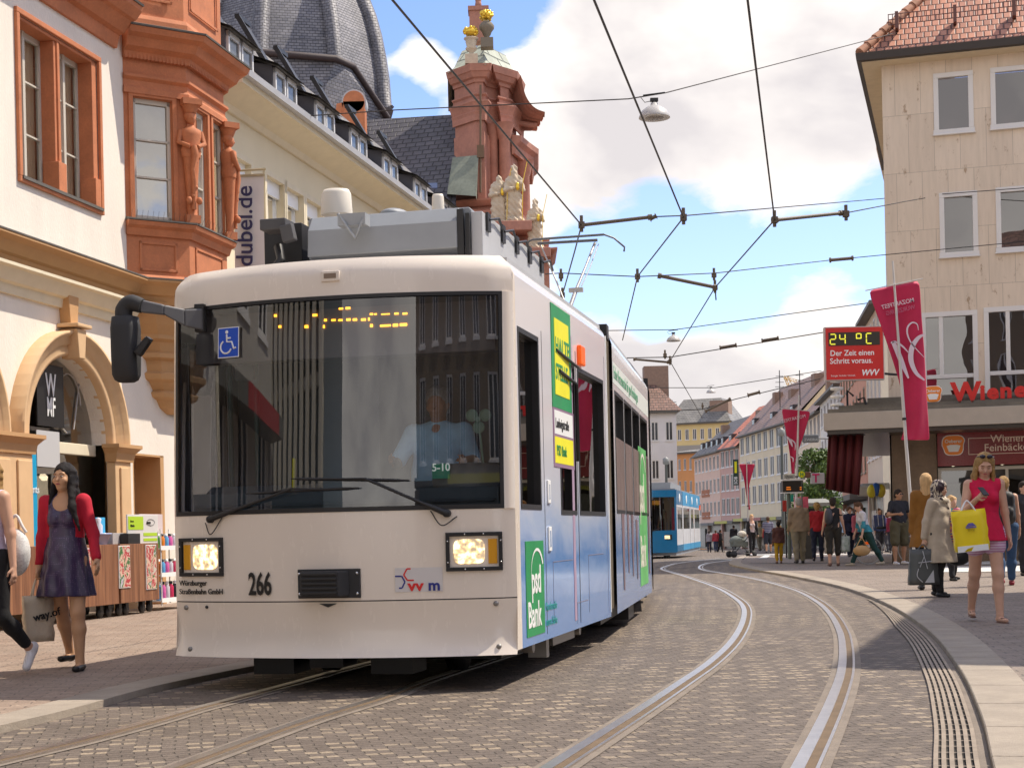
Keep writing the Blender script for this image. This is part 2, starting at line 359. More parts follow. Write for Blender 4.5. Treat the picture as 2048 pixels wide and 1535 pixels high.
# kerb stones on the right: separate blocks with joints
mb = MB(); L = 0; cur = [KR[0]]
def resample(pts, step):
    o = [pts[0].copy()]; acc = 0
    for a, b in zip(pts, pts[1:]):
        seg = (b - a).length; t = 0
        while acc + (seg - t) >= step:
            t += step - acc; acc = 0; o.append(a + (b - a) * (t / seg))
        acc += seg - t
    return o
rs = resample(KR, .25)
for i in range(0, len(rs) - 4, 4):
    ribbon(mb, [p.copy() for p in rs[i:i + 4]] + [rs[i + 4] - (rs[i + 4] - rs[i + 3]).normalized() * .012], 0, .34, KH, thick=.12)
tag(mb.build('kerb', M_conc, bev=.006, seg=1), kind='structure')
mb = MB(); ribbon(mb, rs, .005, .33, KH - .012); tag(mb.build('kerb_bed', M_groove), kind='structure')
def pavement(name, m, edge, side, far):
    mb = MB(); v = []; n = len(edge)
    for i, p in enumerate(edge):
        d = (edge[min(i + 1, n - 1)] - edge[max(i - 1, 0)]); d.z = 0; d.normalize(); nr = Vector((d.y, -d.x, 0)) * side
        a = p + nr * (.298 if side < 0 else .338); v += [(a.x, a.y, gz(a.y) + KH - .004), (far, a.y, gz(a.y) + KH - .004)]
    mb.add(v, [(2 * i, 2 * i + 1, 2 * i + 3, 2 * i + 2) for i in range(n - 1)]); return tag(mb.build(name, m), kind='structure')
pavement('pavement', M_left, KL, -1, -45)
KRp = [p for p in KR]
# right pavement: only a monotone-in-depth edge
mono = [KRp[0]]
for p in KRp[1:]:
    if p.y > mono[-1].y + .02: mono.append(p)
pavement('pavement', M_right, mono, 1, 60)
# crossing: darker asphalt patch and white bars, light strip
mb = MB(); A = [G(*p) for p in [(1484, 1117), (1500, 1130), (1905, 1128), (1900, 1100), (1497, 1098)]]
mb.add([(p.x, p.y, KH + .002 + gz(p.y)) for p in A], [(0, 1, 2, 3, 4)]); tag(mb.build('road', M_asph), kind='structure')
mb = MB()
for q in ([(1516, 1111), (1533, 1111), (1543, 1096), (1531, 1096)], [(1880, 1144), (2048, 1142), (2048, 1131), (1888, 1133)], [(1893, 1129), (2048, 1127), (2048, 1121), (1895, 1123)], [(1508, 1094), (1508, 1097), (1700, 1099), (1700, 1096)]):
    P = [PZ(x, y, KH) for x, y in q]; mb.add([(p.x, p.y, KH + .006 + gz(p.y)) for p in P], [(0, 1, 2, 3)])
tag(mb.build('road_marking', M_white), kind='structure')
mb = MB(); q = [G(*p) for p in [(1312, 1133), (1395, 1112), (1480, 1105), (1462, 1117), (1456, 1126), (1400, 1133), (1330, 1140)]]
mb.add([(p.x, p.y, .004 + gz(p.y)) for p in q], [tuple(range(len(q)))]); tag(mb.build('road', M_asph), kind='structure')
# ---------------------------------------------------------------- tram tracks
def rail(pts, name, label):
    P = resample(spline(pts, 6), .22)
    t = thing(name, label, 'tram rail', P[0].copy())
    def b(nm, m, *rib):
        mb = MB(Matrix.Translation(-P[0]))
        for (o0, o1, z0, z1, th) in rib: ribbon(mb, [p.copy() for p in P], o0, o1, z0, z1, th)
        return mb.build(nm, m, t)
    b('bedding', M_mort, (-.075, .135, .004, .004, None))
    b('rail_head', M_steel, (-.030, .030, .014, .014, .010))
    b('groove', M_groove, (.030, .075, .009, .009, None))
    b('guard_lip', M_steel, (.075, .092, .013, .013, .008))
    return t
RA = [G(*p) for p in [(0, 1520), (152, 1484), (305, 1443), (376, 1422), (477, 1396), (589, 1366), (680, 1341)]]
RB = [G(*p) for p in [(355, 1533), (487, 1485), (619, 1439), (761, 1396), (863, 1358)]]
def ext(pts, back):
    d0 = (pts[0] - pts[1]).normalized(); return [pts[0] + d0 * back] + pts
d_ = (RA[-1] - RA[0]).normalized()
tail = [(Vector((.25, 1, 0)), 3.5), (Vector((.16, 1, 0)), 5), (Vector((.06, 1, 0)), 7), (Vector((.02, 1, 0)), 9), (Vector((.10, 1, 0)), 9), (Vector((.14, 1, 0)), 25), (Vector((.13, 1, 0)), 40)]
def addtail(p):
    q = [p[-1].copy()]
    for d, l in tail: q.append(q[-1] + d.normalized() * l)
    return p + q[1:]
rail(addtail(ext(RA, 6)), 'tram_rail', 'left rail of the track under the white tram, worn silver edge')
rail(addtail(ext(RB, 6)), 'tram_rail', 'right rail of the track under the white tram, brown groove beside it')
RC = [G(*p) for p in [(1106, 1531), (1194, 1475), (1282, 1419), (1360, 1367), (1419, 1326), (1463, 1284), (1485, 1245), (1487, 1216), (1468, 1196), (1429, 1174), (1370, 1153), (1336, 1143), (1323, 1138), (1330, 1133), (1365, 1123), (1409, 1113), (1440, 1107)]]
RD = [G(*p) for p in [(1600, 1531), (1634, 1465), (1663, 1402), (1683, 1343), (1685, 1294), (1678, 1260), (1658, 1226), (1629, 1201), (1585, 1179), (1517, 1160), (1453, 1148), (1410, 1141), (1398, 1135), (1408, 1128), (1439, 1121), (1465, 1114)]]
rail(ext(RC, 4), 'tram_rail', 'shiny inner rail of the empty curving track in mid road')
rail(ext(RD, 4), 'tram_rail', 'shiny outer rail of the empty curving track nearest the kerb')
# drainage grate along the right kerb
gi = [p for p in resample(KR, .1) if p.y < 21.5 and p.y > 4]
t = thing('drain_grate', 'long rusty ribbed drain grate running beside the right kerb', 'drain grate', gi[0].copy())
mb = MB(Matrix.Translation(-gi[0])); n = len(gi)
def gw(p): return max(0.03, min(1, (21.5 - p.y) / 6.0)) * .17
def tap(k0, k1, z, th=None):
    vs = []; fs = []
    for i, p in enumerate(gi):
        d = (gi[min(i + 1, n - 1)] - gi[max(i - 1, 0)]).normalized(); nr = Vector((d.y, -d.x, 0)); w = gw(p)
        a = p - nr * (.06 + w * k0); b = p - nr * (.06 + w * k1)
        vs += [(a.x, a.y, z), (b.x, b.y, z)]
    mb.add(vs, [(2 * i, 2 * i + 1, 2 * i + 3, 2 * i + 2) for i in range(n - 1)])
tap(0, 1, .004); mb.build('channel', mat('drain_dark', (.03, .025, .02), .9), t)
mb = MB(Matrix.Translation(-gi[0]))
for k in range(6): tap(k / 5 - .06, k / 5 + .06, .016)
for i in range(0, n - 1, 2):
    p = gi[i]; d = (gi[i + 1] - gi[i]).normalized(); nr = Vector((d.y, -d.x, 0)); w = gw(p)
    a = p - nr * .06; b = p - nr * (.06 + w); e = d * .016
    mb.add([(a.x, a.y, .013), (b.x, b.y, .013), (b.x + e.x, b.y + e.y, .013), (a.x + e.x, a.y + e.y, .013)], [(0, 1, 2, 3)])
mb.build('ribs', M_grate, t)
mb = MB(); ribbon(mb, gi, -.055, -.002, .005); tag(mb.build('gutter_strip', M_mort), kind='structure')
# ================================================================ WHITE TRAM
TH = math.atan(.23)
tram = thing('tram', 'white tram number 266 with sky print side, coming round the bend with headlights lit', 'tram', (-1.175, 10.573, 0), -TH)
TM = Matrix.Translation(tram.location) @ Matrix.Rotation(-TH, 4, 'Z'); TI = TM.inverted()
HW = 1.225
def surf(x, z):
    q = min(1, abs(x) / HW)
    y = -.25 * (1 - q ** 2.1)
    if q > .96: y += .025 * ((q - .96) / .04) ** 2
    if z < .62: y += -.035 * max(0, (.40 - z) / .17) ** 2 + .02 * math.sin(math.pi * (z - .23) / .39)
    if z > 1.2: y += .08 * ((z - 1.2) / 1.6) ** 1.3
    if z > 2.80: y += 1.6 * (z - 2.80) ** 1.6 * 1.0
    return y
def fp(px, py, yl=None):
    o = TI @ Vector((0, 0, CH)); a, b = ray(px, py); d = (TI.to_3x3() @ Vector((a, 1, b)))
    y = -.1 if yl is None else yl
    for _ in range(8):
        k = (y - o.y) / d.y; p = o + d * k
        if yl is None: y = surf(p.x, p.z)
    return p
M_tw = mat('tram_cream_white', (.86, .77, .67), .25, coat=.5, var=.035, vscale=2.2, spec=.5, stretch=(1, 1, .3))
M_tk = mat('tram_black', (.018, .018, .02), .45, var=.2, vscale=9)
M_tg = mat('tram_grey', (.27, .29, .315), .5, var=.10, vscale=2.5)
M_tg2 = mat('tram_light_grey', (.47, .48, .50), .5, var=.08, vscale=3)
M_rub = mat('rubber', (.03, .03, .032), .7)
M_int = mat('tram_interior', (.10, .11, .12), .7, var=.15)
M_chr = mat('bolt_steel', (.30, .29, .28), .4, .8)
M_bel = mat('bellows', (.20, .165, .115), .9, var=.2, vscale=3, stretch=(1, 1, .3))
M_amb = mat('amber_lens', (.75, .36, .02), .25, coat=.5)
M_or = mat('indicator_orange', (.95, .13, .01), .3, emit=(1, .12, .0), estr=.25)
M_lens = mat('headlight_glow', (.9, .85, .7), .2, emit=(1, .78, .40), estr=1.5)
t_, p_ = ntree(M_lens); n_ = t_.noise(t_.n('ShaderNodeTexCoord').outputs['Object'], 26, 2, .5); t_.set(p_.inputs['Emission Color'], t_.ramp(n_, [(.36, (.12, .07, .02)), (.5, (.6, .36, .12)), (.62, (1, .82, .5))]))
M_refl = mat('reflector', (.75, .75, .75), .15, 1.0, var=.3, vscale=30)
M_ws = glassmat('windscreen_glass', (.74, .77, .80), .095, .004, 1.45)
M_sg = glassmat('tram_side_glass', (.22, .22, .23), .22, .01, 1.45)
M_dec_w = mat('decal_white', (.86, .87, .86), .4)
M_dec_k = mat('decal_black', (.012, .012, .012), .4)
M_dec_b = mat('decal_blue', (.01, .08, .55), .35)
M_dec_g = mat('decal_green', (.01, .30, .09), .4, var=.25, vscale=2)
M_dec_y = mat('decal_yellow', (.88, .82, .01), .45, var=.06)
M_dec_r = mat('decal_red', (.72, .02, .02), .4)
M_dec_n = mat('decal_navy', (.02, .03, .25), .4)
def livery():
    m = mat('sky_print_livery', (.6, .65, .85), .22, coat=.6); t, p = ntree(m)
    co = t.n('ShaderNodeTexCoord').outputs['Object']; sp = t.n('ShaderNodeSeparateXYZ'); t.set(sp.inputs[0], co)
    mp = t.n('ShaderNodeMapping'); t.set(mp.inputs[0], co); mp.inputs['Scale'].default_value = (1, .8, 2.2)
    n = t.noise(mp.outputs[0], 1.6, 6, .6, .6)
    z = t.m('ADD', t.m('MULTIPLY', sp.outputs[2], .33), t.m('MULTIPLY', t.m('SUBTRACT', n, .5), .16))
    c = t.ramp(z, [(.06, (.10, .27, .62)), (.17, (.17, .34, .68)), (.22, (.28, .46, .80)), (.27, (.13, .31, .68)), (.34, (.44, .57, .84)), (.42, (.70, .75, .87)), (.60, (.80, .80, .84)), (.9, (.82, .80, .83))])
    t.set(p.inputs['Base Color'], c); return m
M_liv = livery()
def sidex(z): return HW - (0 if z < 2.76 else 4.2 * (z - 2.76) ** 2)
def front_grid(name, zs, x0=-HW, x1=HW, m=M_tw, nx=28, off=0, side=0, closeback=True):
    mb = MB(); xs = [x0 + (x1 - x0) * i / nx for i in range(nx + 1)]
    v = [(x * sidex(z) / HW, surf(x, z) + off, z) for z in zs for x in xs]; w = nx + 1
    f = [(j * w + i, j * w + i + 1, (j + 1) * w + i + 1, (j + 1) * w + i) for j in range(len(zs) - 1) for i in range(nx)]
    mb.add(v, f, True)
    if closeback:   # returned edges give the panel thickness
        b = [(x * sidex(z) / HW, surf(x, z) + off + .035, z) for z in (zs[0], zs[-1]) for x in xs]; k = len(v)
        mb.add([v[i] for i in range(w)] + b[:w], [(i, w + i, w + i + 1, i + 1) for i in range(nx)])
        mb.add(v[-w:] + b[w:], [(i, i + 1, w + i + 1, w + i) for i in range(nx)])
    return mb.build(name, m, tram)
def zr(a, b, n): return [a + (b - a) * i / n for i in range(n + 1)]
front_grid('skirt', zr(.235, .607, 8))
front_grid('front_panel', zr(.615, 1.205, 6))
front_grid('roof_panel', zr(2.655, 2.80, 2) + [2.83, 2.86, 2.885, 2.90, 2.91])
for x0, x1 in ((-HW, -HW + .028), (HW - .062, HW)): front_grid('pillar', zr(1.205, 2.655, 8), x0, x1, nx=3)
mb = MB(); nx = 26   # windscreen rubber seal
for z0, z1, x0, x1 in ((1.205, 1.235, -HW + .028, HW - .062), (2.63, 2.655, -HW + .028, HW - .062), (1.235, 2.63, -HW + .028, -HW + .05), (1.235, 2.63, HW - .085, HW - .062)):
    zs = zr(z0, z1, 1 if z1 - z0 < .1 else 8); xs = zr(x0, x1, nx if x1 - x0 > .5 else 1)
    w = len(xs); mb.add([(x, surf(x, z) - .004, z) for z in zs for x in xs], [(j * w + i, j * w + i + 1, (j + 1) * w + i + 1, (j + 1) * w + i) for j in range(len(zs) - 1) for i in range(w - 1)], True)
mb.build('window_seal', M_tk, tram)
front_grid('windscreen', zr(1.235, 2.63, 14), -HW + .05, HW - .085, M_ws, nx=30, off=.012, closeback=False)
# gap between panels
mb = MB()
xs = zr(-HW, HW, 28); mb.add([(x, surf(x, .61) + .012, z) for z in (.600, .622) for x in xs], [(i, i + 1, 30 + i, 29 + i) for i in range(28)]); mb.build('panel_gap', M_tk, tram)
# ---- walls with openings
def wall_grid(mb, pt, us, vs, holes):
    """pt(u, v) -> point; holes = list of (u0,u1,v0,v1)"""
    U = sorted(set(us) | {h[0] for h in holes} | {h[1] for h in holes}); V = sorted(set(vs) | {h[2] for h in holes} | {h[3] for h in holes})
    for i in range(len(U) - 1):
        for j in range(len(V) - 1):
            uc, vc = (U[i] + U[i + 1]) / 2, (V[j] + V[j + 1]) / 2
            if any(h[0] < uc < h[1] and h[2] < vc < h[3] for h in holes): continue
            mb.add([pt(U[i], V[j]), pt(U[i + 1], V[j]), pt(U[i + 1], V[j + 1]), pt(U[i], V[j + 1])], [(0, 1, 2, 3)])
def sidex(z): return HW - (0 if z < 2.76 else 4.2 * (z - 2.76) ** 2)
def car(Ms, y0, y1, holes, name='car_body', z0=.26, lefth=None):
    for s in (1, -1):
        mb = MB(Ms); hh = holes if s > 0 else (lefth if lefth is not None else holes)
        wall_grid(mb, lambda u, v: (s * sidex(v), u, v), [y0, y1], [z0, 1.0, 1.8, 2.66, 2.72, 2.78, 2.83, 2.87], hh)
        for h in hh:
            a, b, c, d = h; x = s * HW; xi = s * (HW - .05)
            for q in (((x, a, c), (xi, a, c), (xi, a, d), (x, a, d)), ((x, b, c), (xi, b, c), (xi, b, d), (x, b, d)), ((x, a, c), (x, b, c), (xi, b, c), (xi, a, c)), ((x, a, d), (x, b, d), (xi, b, d), (xi, a, d))): mb.add(q, [(0, 1, 2, 3)])
        mb.build('side_panel', M_liv, tram)
        for h in hh:
            mb = MB(Ms); xi = s * (HW - .045); mb.add([(xi, h[0], h[2]), (xi, h[1], h[2]), (xi, h[1], h[3]), (xi, h[0], h[3])], [(0, 1, 2, 3)]); w = mb.build('side_window', M_sg, tram)
            mb = MB(Ms); xo = s * (HW + .004); fr = .035; a, b, c, d = h
            for q in ((a, b, c, c + fr), (a, b, d - fr, d), (a, a + fr, c + fr, d - fr), (b - fr, b, c + fr, d - fr)): mb.box(min(xi, xo), max(xi, xo), q[0], q[1], q[2], q[3])
            mb.build('window_frame', M_tk, w)
    e = sidex(2.87)
    mb = MB(Ms); mb.box(-e, e, y0, y1, 2.86, 2.90); mb.build('roof', M_tg2, tram)
    mb = MB(Ms); mb.box(-HW + .06, HW - .06, y0 + .02, y1 - .02, .32, .40); mb.box(-HW + .06, HW - .06, y0 + .9, y0 + .94, .40, 2.85) if Ms == Matrix.Identity(4) else None
    for s in (-1, 1): mb.box(min(s * (HW - .07), s * (HW - .06)), max(s * (HW - .07), s * (HW - .06)), y0 + .02, y1 - .02, .4, 1.15)
    mb.box(-HW + .06, HW - .06, y0 + .02, y1 - .02, 2.80, 2.84)
    mb.build('interior', M_int, tram)
I4 = Matrix.Identity(4)
H1 = [(.20, .88, 1.20, 2.44), (1.61, 2.28, 1.17, 2.38), (2.40, 3.67, 1.17, 2.38)]
car(I4, .16, 3.86, H1)
for s in (-1, 1):
    zz = zr(.26, 2.66, 8) + [2.72, 2.78, 2.83, 2.87, 2.91]; mb = MB(); mb.add([(s * sidex(z), y, z) for z in zz for y in (surf(HW, z), .16)], [(2 * i, 2 * i + 1, 2 * i + 3, 2 * i + 2) for i in range(len(zz) - 1)], True); mb.build('corner_panel', M_tw, tram)
S2 = Matrix.Translation((0, 4.12, 0)) @ Matrix.Rotation(R(4.0), 4, 'Z')
H2 = [(.22, 1.18, 1.2, 2.36), (1.28, 2.2, 1.2, 2.36), (2.3, 3.3, 1.2, 2.36), (3.42, 4.6, 1.2, 2.36)]
car(S2, .06, 4.9, H2)
S3 = S2 @ Matrix.Translation((0, 5.2, 0)) @ Matrix.Rotation(R(4.5), 4, 'Z'); car(S3, .06, 4.9, H2)
S4 = S3 @ Matrix.Translation((0, 5.2, 0)) @ Matrix.Rotation(R(3), 4, 'Z'); car(S4, .06, 4.9, H2)
for Ms, k in ((S2, 0), (S3, 1), (S4, 2)):
    mb = MB(Ms)
    for i in range(7):
        y = -.26 + i * .05; r = .03 if i % 2 else 0
        mb.box(-HW + .06 + r, HW - .03 - r, y, y + .05, .32, 2.80)
    mb.build('bellows', M_bel, tram)
    mb = MB(Ms); mb.box(-HW + .1, HW - .02, -.2, .0, 2.80, 2.93); mb.build('joint_cover', M_tk, tram)
mb = MB(); y = 3.88; mb.box(HW - .05, HW + .004, 3.84, 3.87, .3, 2.8); mb.build('end_trim', M_dec_w, tram)
# silver roof rail (fairing) along the right roof edge
for Ms, y0, y1 in ((I4, 1.25, 3.8), (S2, .1, 4.85), (S3, .1, 4.85)):
    mb = MB(Ms)
    for s in (1, -1):
        mb.prismY([(s * 1.08, 2.87), (s * 1.05, 3.0), (s * .62, 3.0), (s * .62, 2.87)], y0, y1)
    mb.build('roof_fairing', M_tg2, tram, bev=.01)
# cab: dash, console, seat back, partition, ceiling pelmet with destination display
mb = MB(); mb.box(-1.12, 1.1, .10, .38, .42, 1.36); mb.prismX([(.06, 1.26), (.38, 1.42), (.38, 1.26)], -1.1, 1.08); mb.build('dashboard', mat('dash_blue_grey', (.09, .13, .17), .6, var=.1), tram, bev=.01)
mb = MB(); c = fp(936, 1000, .35); mb.lathe([(.27, 0), (.26, .10), (.2, .16), (0, .18)], (c.x, .42, 1.36), 20); mb.build('console', mat('console_grey', (.22, .24, .26), .5), tram)
mb = MB(); mb.box(-1.1, 1.08, .16, .30, 2.28, 2.62); mb.build('display_box', mat('display_box', (.16, .15, .16), .6), tram)
mb = MB(); M_led = mat('led_amber', (1, .45, .02), .5, emit=(1, .40, .02), estr=3.5)
for px, py, w, h in [(551, 631, 5, 5), (560, 653, 5, 5), (613, 653, 7, 6), (630, 630, 9, 5), (651, 640, 5, 5), (648, 653, 3, 6), (667, 640, 8, 4), (681, 640, 8, 4), (697, 639, 8, 5), (710, 639, 8, 5), (727, 639, 9, 5), (682, 617, 8, 4), (696, 616, 9, 5), (738, 638, 3, 6), (743, 628, 6, 4), (751, 628, 5, 3), (743, 651, 5, 6), (771, 628, 17, 3), (793, 627, 8, 4), (810, 627, 9, 4), (771, 651, 21, 5), (791, 650, 10, 6), (807, 649, 14, 6)]:
    a = fp(px - w / 2, py + h / 2, .155); b = fp(px + w / 2, py - h / 2, .155); mb.box(a.x, b.x, .150, .156, a.z, b.z)
mb.build('destination_display', M_led, tram)
mb = MB(); mb.box(-.15, .02, .88, .90, .42, 2.6); mb.build('partition', M_int, tram)
a = fp(865, 957, .16); b = fp(899, 926, .16); mb = MB(); mb.box(a.x, b.x, .155, .165, a.z, b.z); pl = mb.build('line_plate', mat('plate_green', (.0, .20, .12), .5, emit=(0, .2, .12), estr=.12), tram)
text('plate_text', '5-10', .075, frame((a.x - .0, .150, a.z + .052), (1, 0, 0), (0, 0, 1)), mat('lit_white', (.8, .85, .8), .5, emit=(.8, .85, .8), estr=.3), pl, bold=.01, sx=.95)
# little desk fan
c = fp(957, 838, .4); mb = MB()
for k in range(3):
    th = k * 2.1 + .5; mb.ball((c.x + .055 * math.cos(th), c.y, c.z + .055 * math.sin(th)), (.045, .012, .045), 10)
mb.lathe([(.02, 0), (.02, .05)], (c.x, c.y + .02, c.z), 10, ax='Y'); mb.tube([c, (c.x + .03, c.y + .03, 1.4)], .008); mb.build('desk_fan', mat('fan_green', (.25, .42, .32), .4), tram)
mb = MB(); a = fp(586, 1012, .2); b = fp(588, 916, .2); mb.tube([a, b], .012); mb.build('yellow_pole', M_dec_y, tram)
mb = MB(); a = fp(490, 745, .25); mb.cbox((a.x, a.y, a.z), (.14, .03, .11)); mb.build('monitor', M_tk, tram)
mb = MB()
for px, z0, z1 in ((463, 1.3, 2.6), (515, 1.3, 2.6)): a = fp(px, 900, .5); mb.tube([(a.x, .5, z0), (a.x, .5, z1)], .02)
mb.build('grab_rail', mat('rail_dark_green', (.04, .09, .09), .4), tram)
# wheelchair sign on the glass
mb = MB(); c = fp(458, 685); w, h = .088, .105
P = [(c.x - w, c.z - h), (c.x + w, c.z - h), (c.x + w, c.z + h), (c.x - w, c.z + h)]
dx = (surf(c.x + .05, c.z) - surf(c.x - .05, c.z)) / .1
Mx = frame((c.x, surf(c.x, c.z) - .006, c.z), (1, dx, 0), (0, 0.07, 1))
mb = MB(Mx); mb.box(-w, w, -h, h, 0, .003); sg = mb.build('wheelchair_sign', M_dec_w, tram)
mb = MB(Mx); mb.box(-w + .006, w - .006, -h + .006, h - .006, .003, .0045); mb.build('sign_field', M_dec_b, sg)
mb = MB(Mx); zz = .006
mb.ball((-.012, .072, zz), (.013, .013, .002), 10)
def stroke(pts, r=.0065): mb.tube([(x, y, zz) for x, y in pts], r, 6)
stroke([(-.012, .055), (-.010, .005), (.030, .003), (.048, -.045), (.066, -.038)]); stroke([(-.010, .030), (.022, .030)])
stroke([(-.018 + .045 * math.cos(a), -.030 + .045 * math.sin(a)) for a in [R(120 + i * 20) for i in range(0, 12)]])
mb.build('sign_symbol', M_dec_w, sg)
# headlamps
def headlight(x0, x1, z0, z1, amber_right):
    cx, cz = (x0 + x1) / 2, (z0 + z1) / 2; dx = (surf(x1, cz) - surf(x0, cz)) / (x1 - x0)
    Mx = frame((cx, surf(cx, cz) - .004, cz), (1, dx, 0), (0, 0, 1)); w, h = (x1 - x0) / 2, (z1 - z0) / 2
    mb = MB(Mx); fr = .026
    for q in ((-w, w, -h, -h + fr), (-w, w, h - fr, h), (-w, -w + fr, -h + fr, h - fr), (w - fr, w, -h + fr, h - fr)): mb.box(q[0], q[1], q[2], q[3], -.03, .014)
    mb.box(-w + fr, w - fr, -h + fr, h - fr, -.04, -.03)
    hl = mb.build('headlight', M_tk, tram, bev=.003)
    s = 1 if amber_right else -1
    mb = MB(Mx); mb.box(*sorted((s * (w - .035), s * (w - .095))), -h + .045, h - .045, -.03, .003); mb.build('indicator', M_amb, hl, bev=.004)
    mb = MB(Mx); a, b = sorted((s * (w - .105), -s * (w - .04))); mb.box(a, b, -h + .035, h - .035, -.032, -.022); mb.build('reflector', M_refl, hl)
    c = (a + b) / 2; rx, rz = (b - a) / 2 - .012, h - .045
    mb = MB(Mx); pts = []
    for k in range(24):
        th = 2 * math.pi * k / 24; cc, ss = math.cos(th), math.sin(th); pts.append((c + rx * math.copysign(abs(cc) ** .45, cc), rz * math.copysign(abs(ss) ** .45, ss)))
    mb.prism(pts, -.022, .0); mb.build('lamp', M_lens, hl, bev=.006)
    mb = MB(Mx)
    for sx in (-1, 1):
        for k in (-.55, .55): mb.ball((sx * (w - .012), k * h, .015), (.006, .006, .003), 8); mb.ball((k * w * .6, sx * (h - .012), .015), (.006, .006, .003), 8)
    mb.build('screws', M_refl, hl)
a = fp(890, 1142); b = fp(1008, 1062); headlight(a.x, b.x, a.z, b.z, True)
a = fp(360, 1152); b = fp(448, 1074); headlight(a.x, b.x, a.z, b.z, False)
# upper lamp
a = fp(643, 564); b = fp(680, 541); mb = MB(); y = surf(a.x, 2.74)
mb.box(a.x, b.x, y - .012, y + .02, a.z, b.z); ul = mb.build('upper_lamp', M_tw, tram, bev=.006)
mb = MB(); mb.box(a.x + .022, b.x - .022, y - .015, y, a.z + .02, b.z - .018); mb.build('lamp_lens', mat('lamp_lens', (.25, .18, .13), .3), ul)
# grille box
a = fp(598, 1196); b = fp(721, 1136); mb = MB(); y = surf(0, .7); x0, x1, z0, z1 = a.x, b.x, a.z, b.z
mb.box(x0, x1, y - .012, y + .04, z0, z1); gr = mb.build('grille', M_rub, tram, bev=.004)
mb = MB(); mb.prism([(x0 + .02, y - .012), (x0 + .05, y - .10), (x1 - .12, y - .10), (x1 - .07, y - .012)], z0 + .012, z1 - .012); mb.build('grille_box', M_rub, gr, bev=.012, seg=3)
mb = MB()
for k in range(5): z = z0 + .028 + k * (z1 - z0 - .05) / 4.6; mb.box(x0 + .06, x1 - .13, y - .112, y - .10, z, z + .018)
mb.build('grille_slats', M_tk, gr, bev=.004)
mb = MB()
for xx in (x0 + .012, x1 - .02):
    for z in (z0 + .03, z1 - .03): mb.lathe([(.010, 0), (.010, .006), (0, .008)], (xx, y - .012, z), 8, ax='Y')
mb.build('screws', M_refl, gr)
c = fp(657, 1210); mb = MB(); mb.prismY([(c.x - .06, c.z + .012), (c.x, c.z - .012), (c.x + .06, c.z + .012)], surf(c.x, c.z) - .012, surf(c.x, c.z) + .02); mb.build('tow_hatch', M_tk, tram)
for px, py, m in ((373, 1214, M_chr), (414, 1213, M_tk), (992, 1206, M_chr), (381, 1297, M_chr), (998, 1292, M_chr)):
    c = fp(px, py); r = .017 if m is M_chr else .011; mb = MB(); mb.lathe([(r, -.01), (r, .008), (r * .6, .012), (0, .012)], (c.x, surf(c.x, c.z), c.z), 14, ax='Y'); mb.build('bolt', m, tram)
# lettering on the front
def ftext(nm, s, px, py, size, m, bold=0, sx=1.0, shear=0):
    c = fp(px, py); c2 = fp(px + 110, py); dx = (surf(c2.x, c.z) - surf(c.x, c.z)) / (c2.x - c.x)
    return text(nm, s, size, frame((c.x, surf(c.x, c.z) - .017, c.z), (1, dx, 0), (0, 0, 1)), m, tram, ext=.002, bold=bold, sx=sx, shear=shear)
ftext('operator_lettering', 'Würzburger', 361, 1170, .052, M_dec_k, .008, .95)
ftext('operator_lettering', 'Straßenbahn GmbH', 361, 1187, .052, M_dec_k, .008, .95)
ftext('fleet_number', '266', 499, 1188, .21, M_dec_k, .022, .56)
c = fp(791, 1182); lx = c.x; lz = c.z
dx = (surf(lx + .3, lz) - surf(lx, lz)) / .3; Mv = frame((lx, surf(lx, lz) - .003, lz), (1, dx, 0), (0, 0, 1))
mb = MB(Mv); mb.box(0, .315, -.005, .155, 0, .002); lg = mb.build('transit_logo', mat('logo_panel', (.70, .67, .66), .4), tram)
mb = MB(Mv)
def st(pts, w):
    for (x0, y0), (x1, y1) in zip(pts, pts[1:]):
        d = Vector((x1 - x0, y1 - y0)); n_ = Vector((-d.y, d.x)).normalized() * w / 2
        mb.add([(x0 + n_.x, y0 + n_.y, .004), (x0 - n_.x, y0 - n_.y, .004), (x1 - n_.x, y1 - n_.y, .004), (x1 + n_.x, y1 + n_.y, .004)], [(0, 1, 2, 3)])
st([(0, .10), (.045, .10), (.065, .062), (.045, .022), (.025, .022)], .010); mb.build('logo_mark', M_dec_n, lg)
mb = MB(Mv); st([(.105, .148), (.08, .148), (.058, .108), (.082, .072), (.125, .072)], .010); mb.build('logo_mark', M_dec_r, lg)
text('logo_letters', 'vv', .10, Mv @ Matrix.Translation((.085, .004, .004)), M_dec_r, lg, bold=.03, sx=1.15)
text('logo_letters', 'm', .10, Mv @ Matrix.Translation((.218, .004, .004)), M_dec_n, lg, bold=.03, sx=1.05)
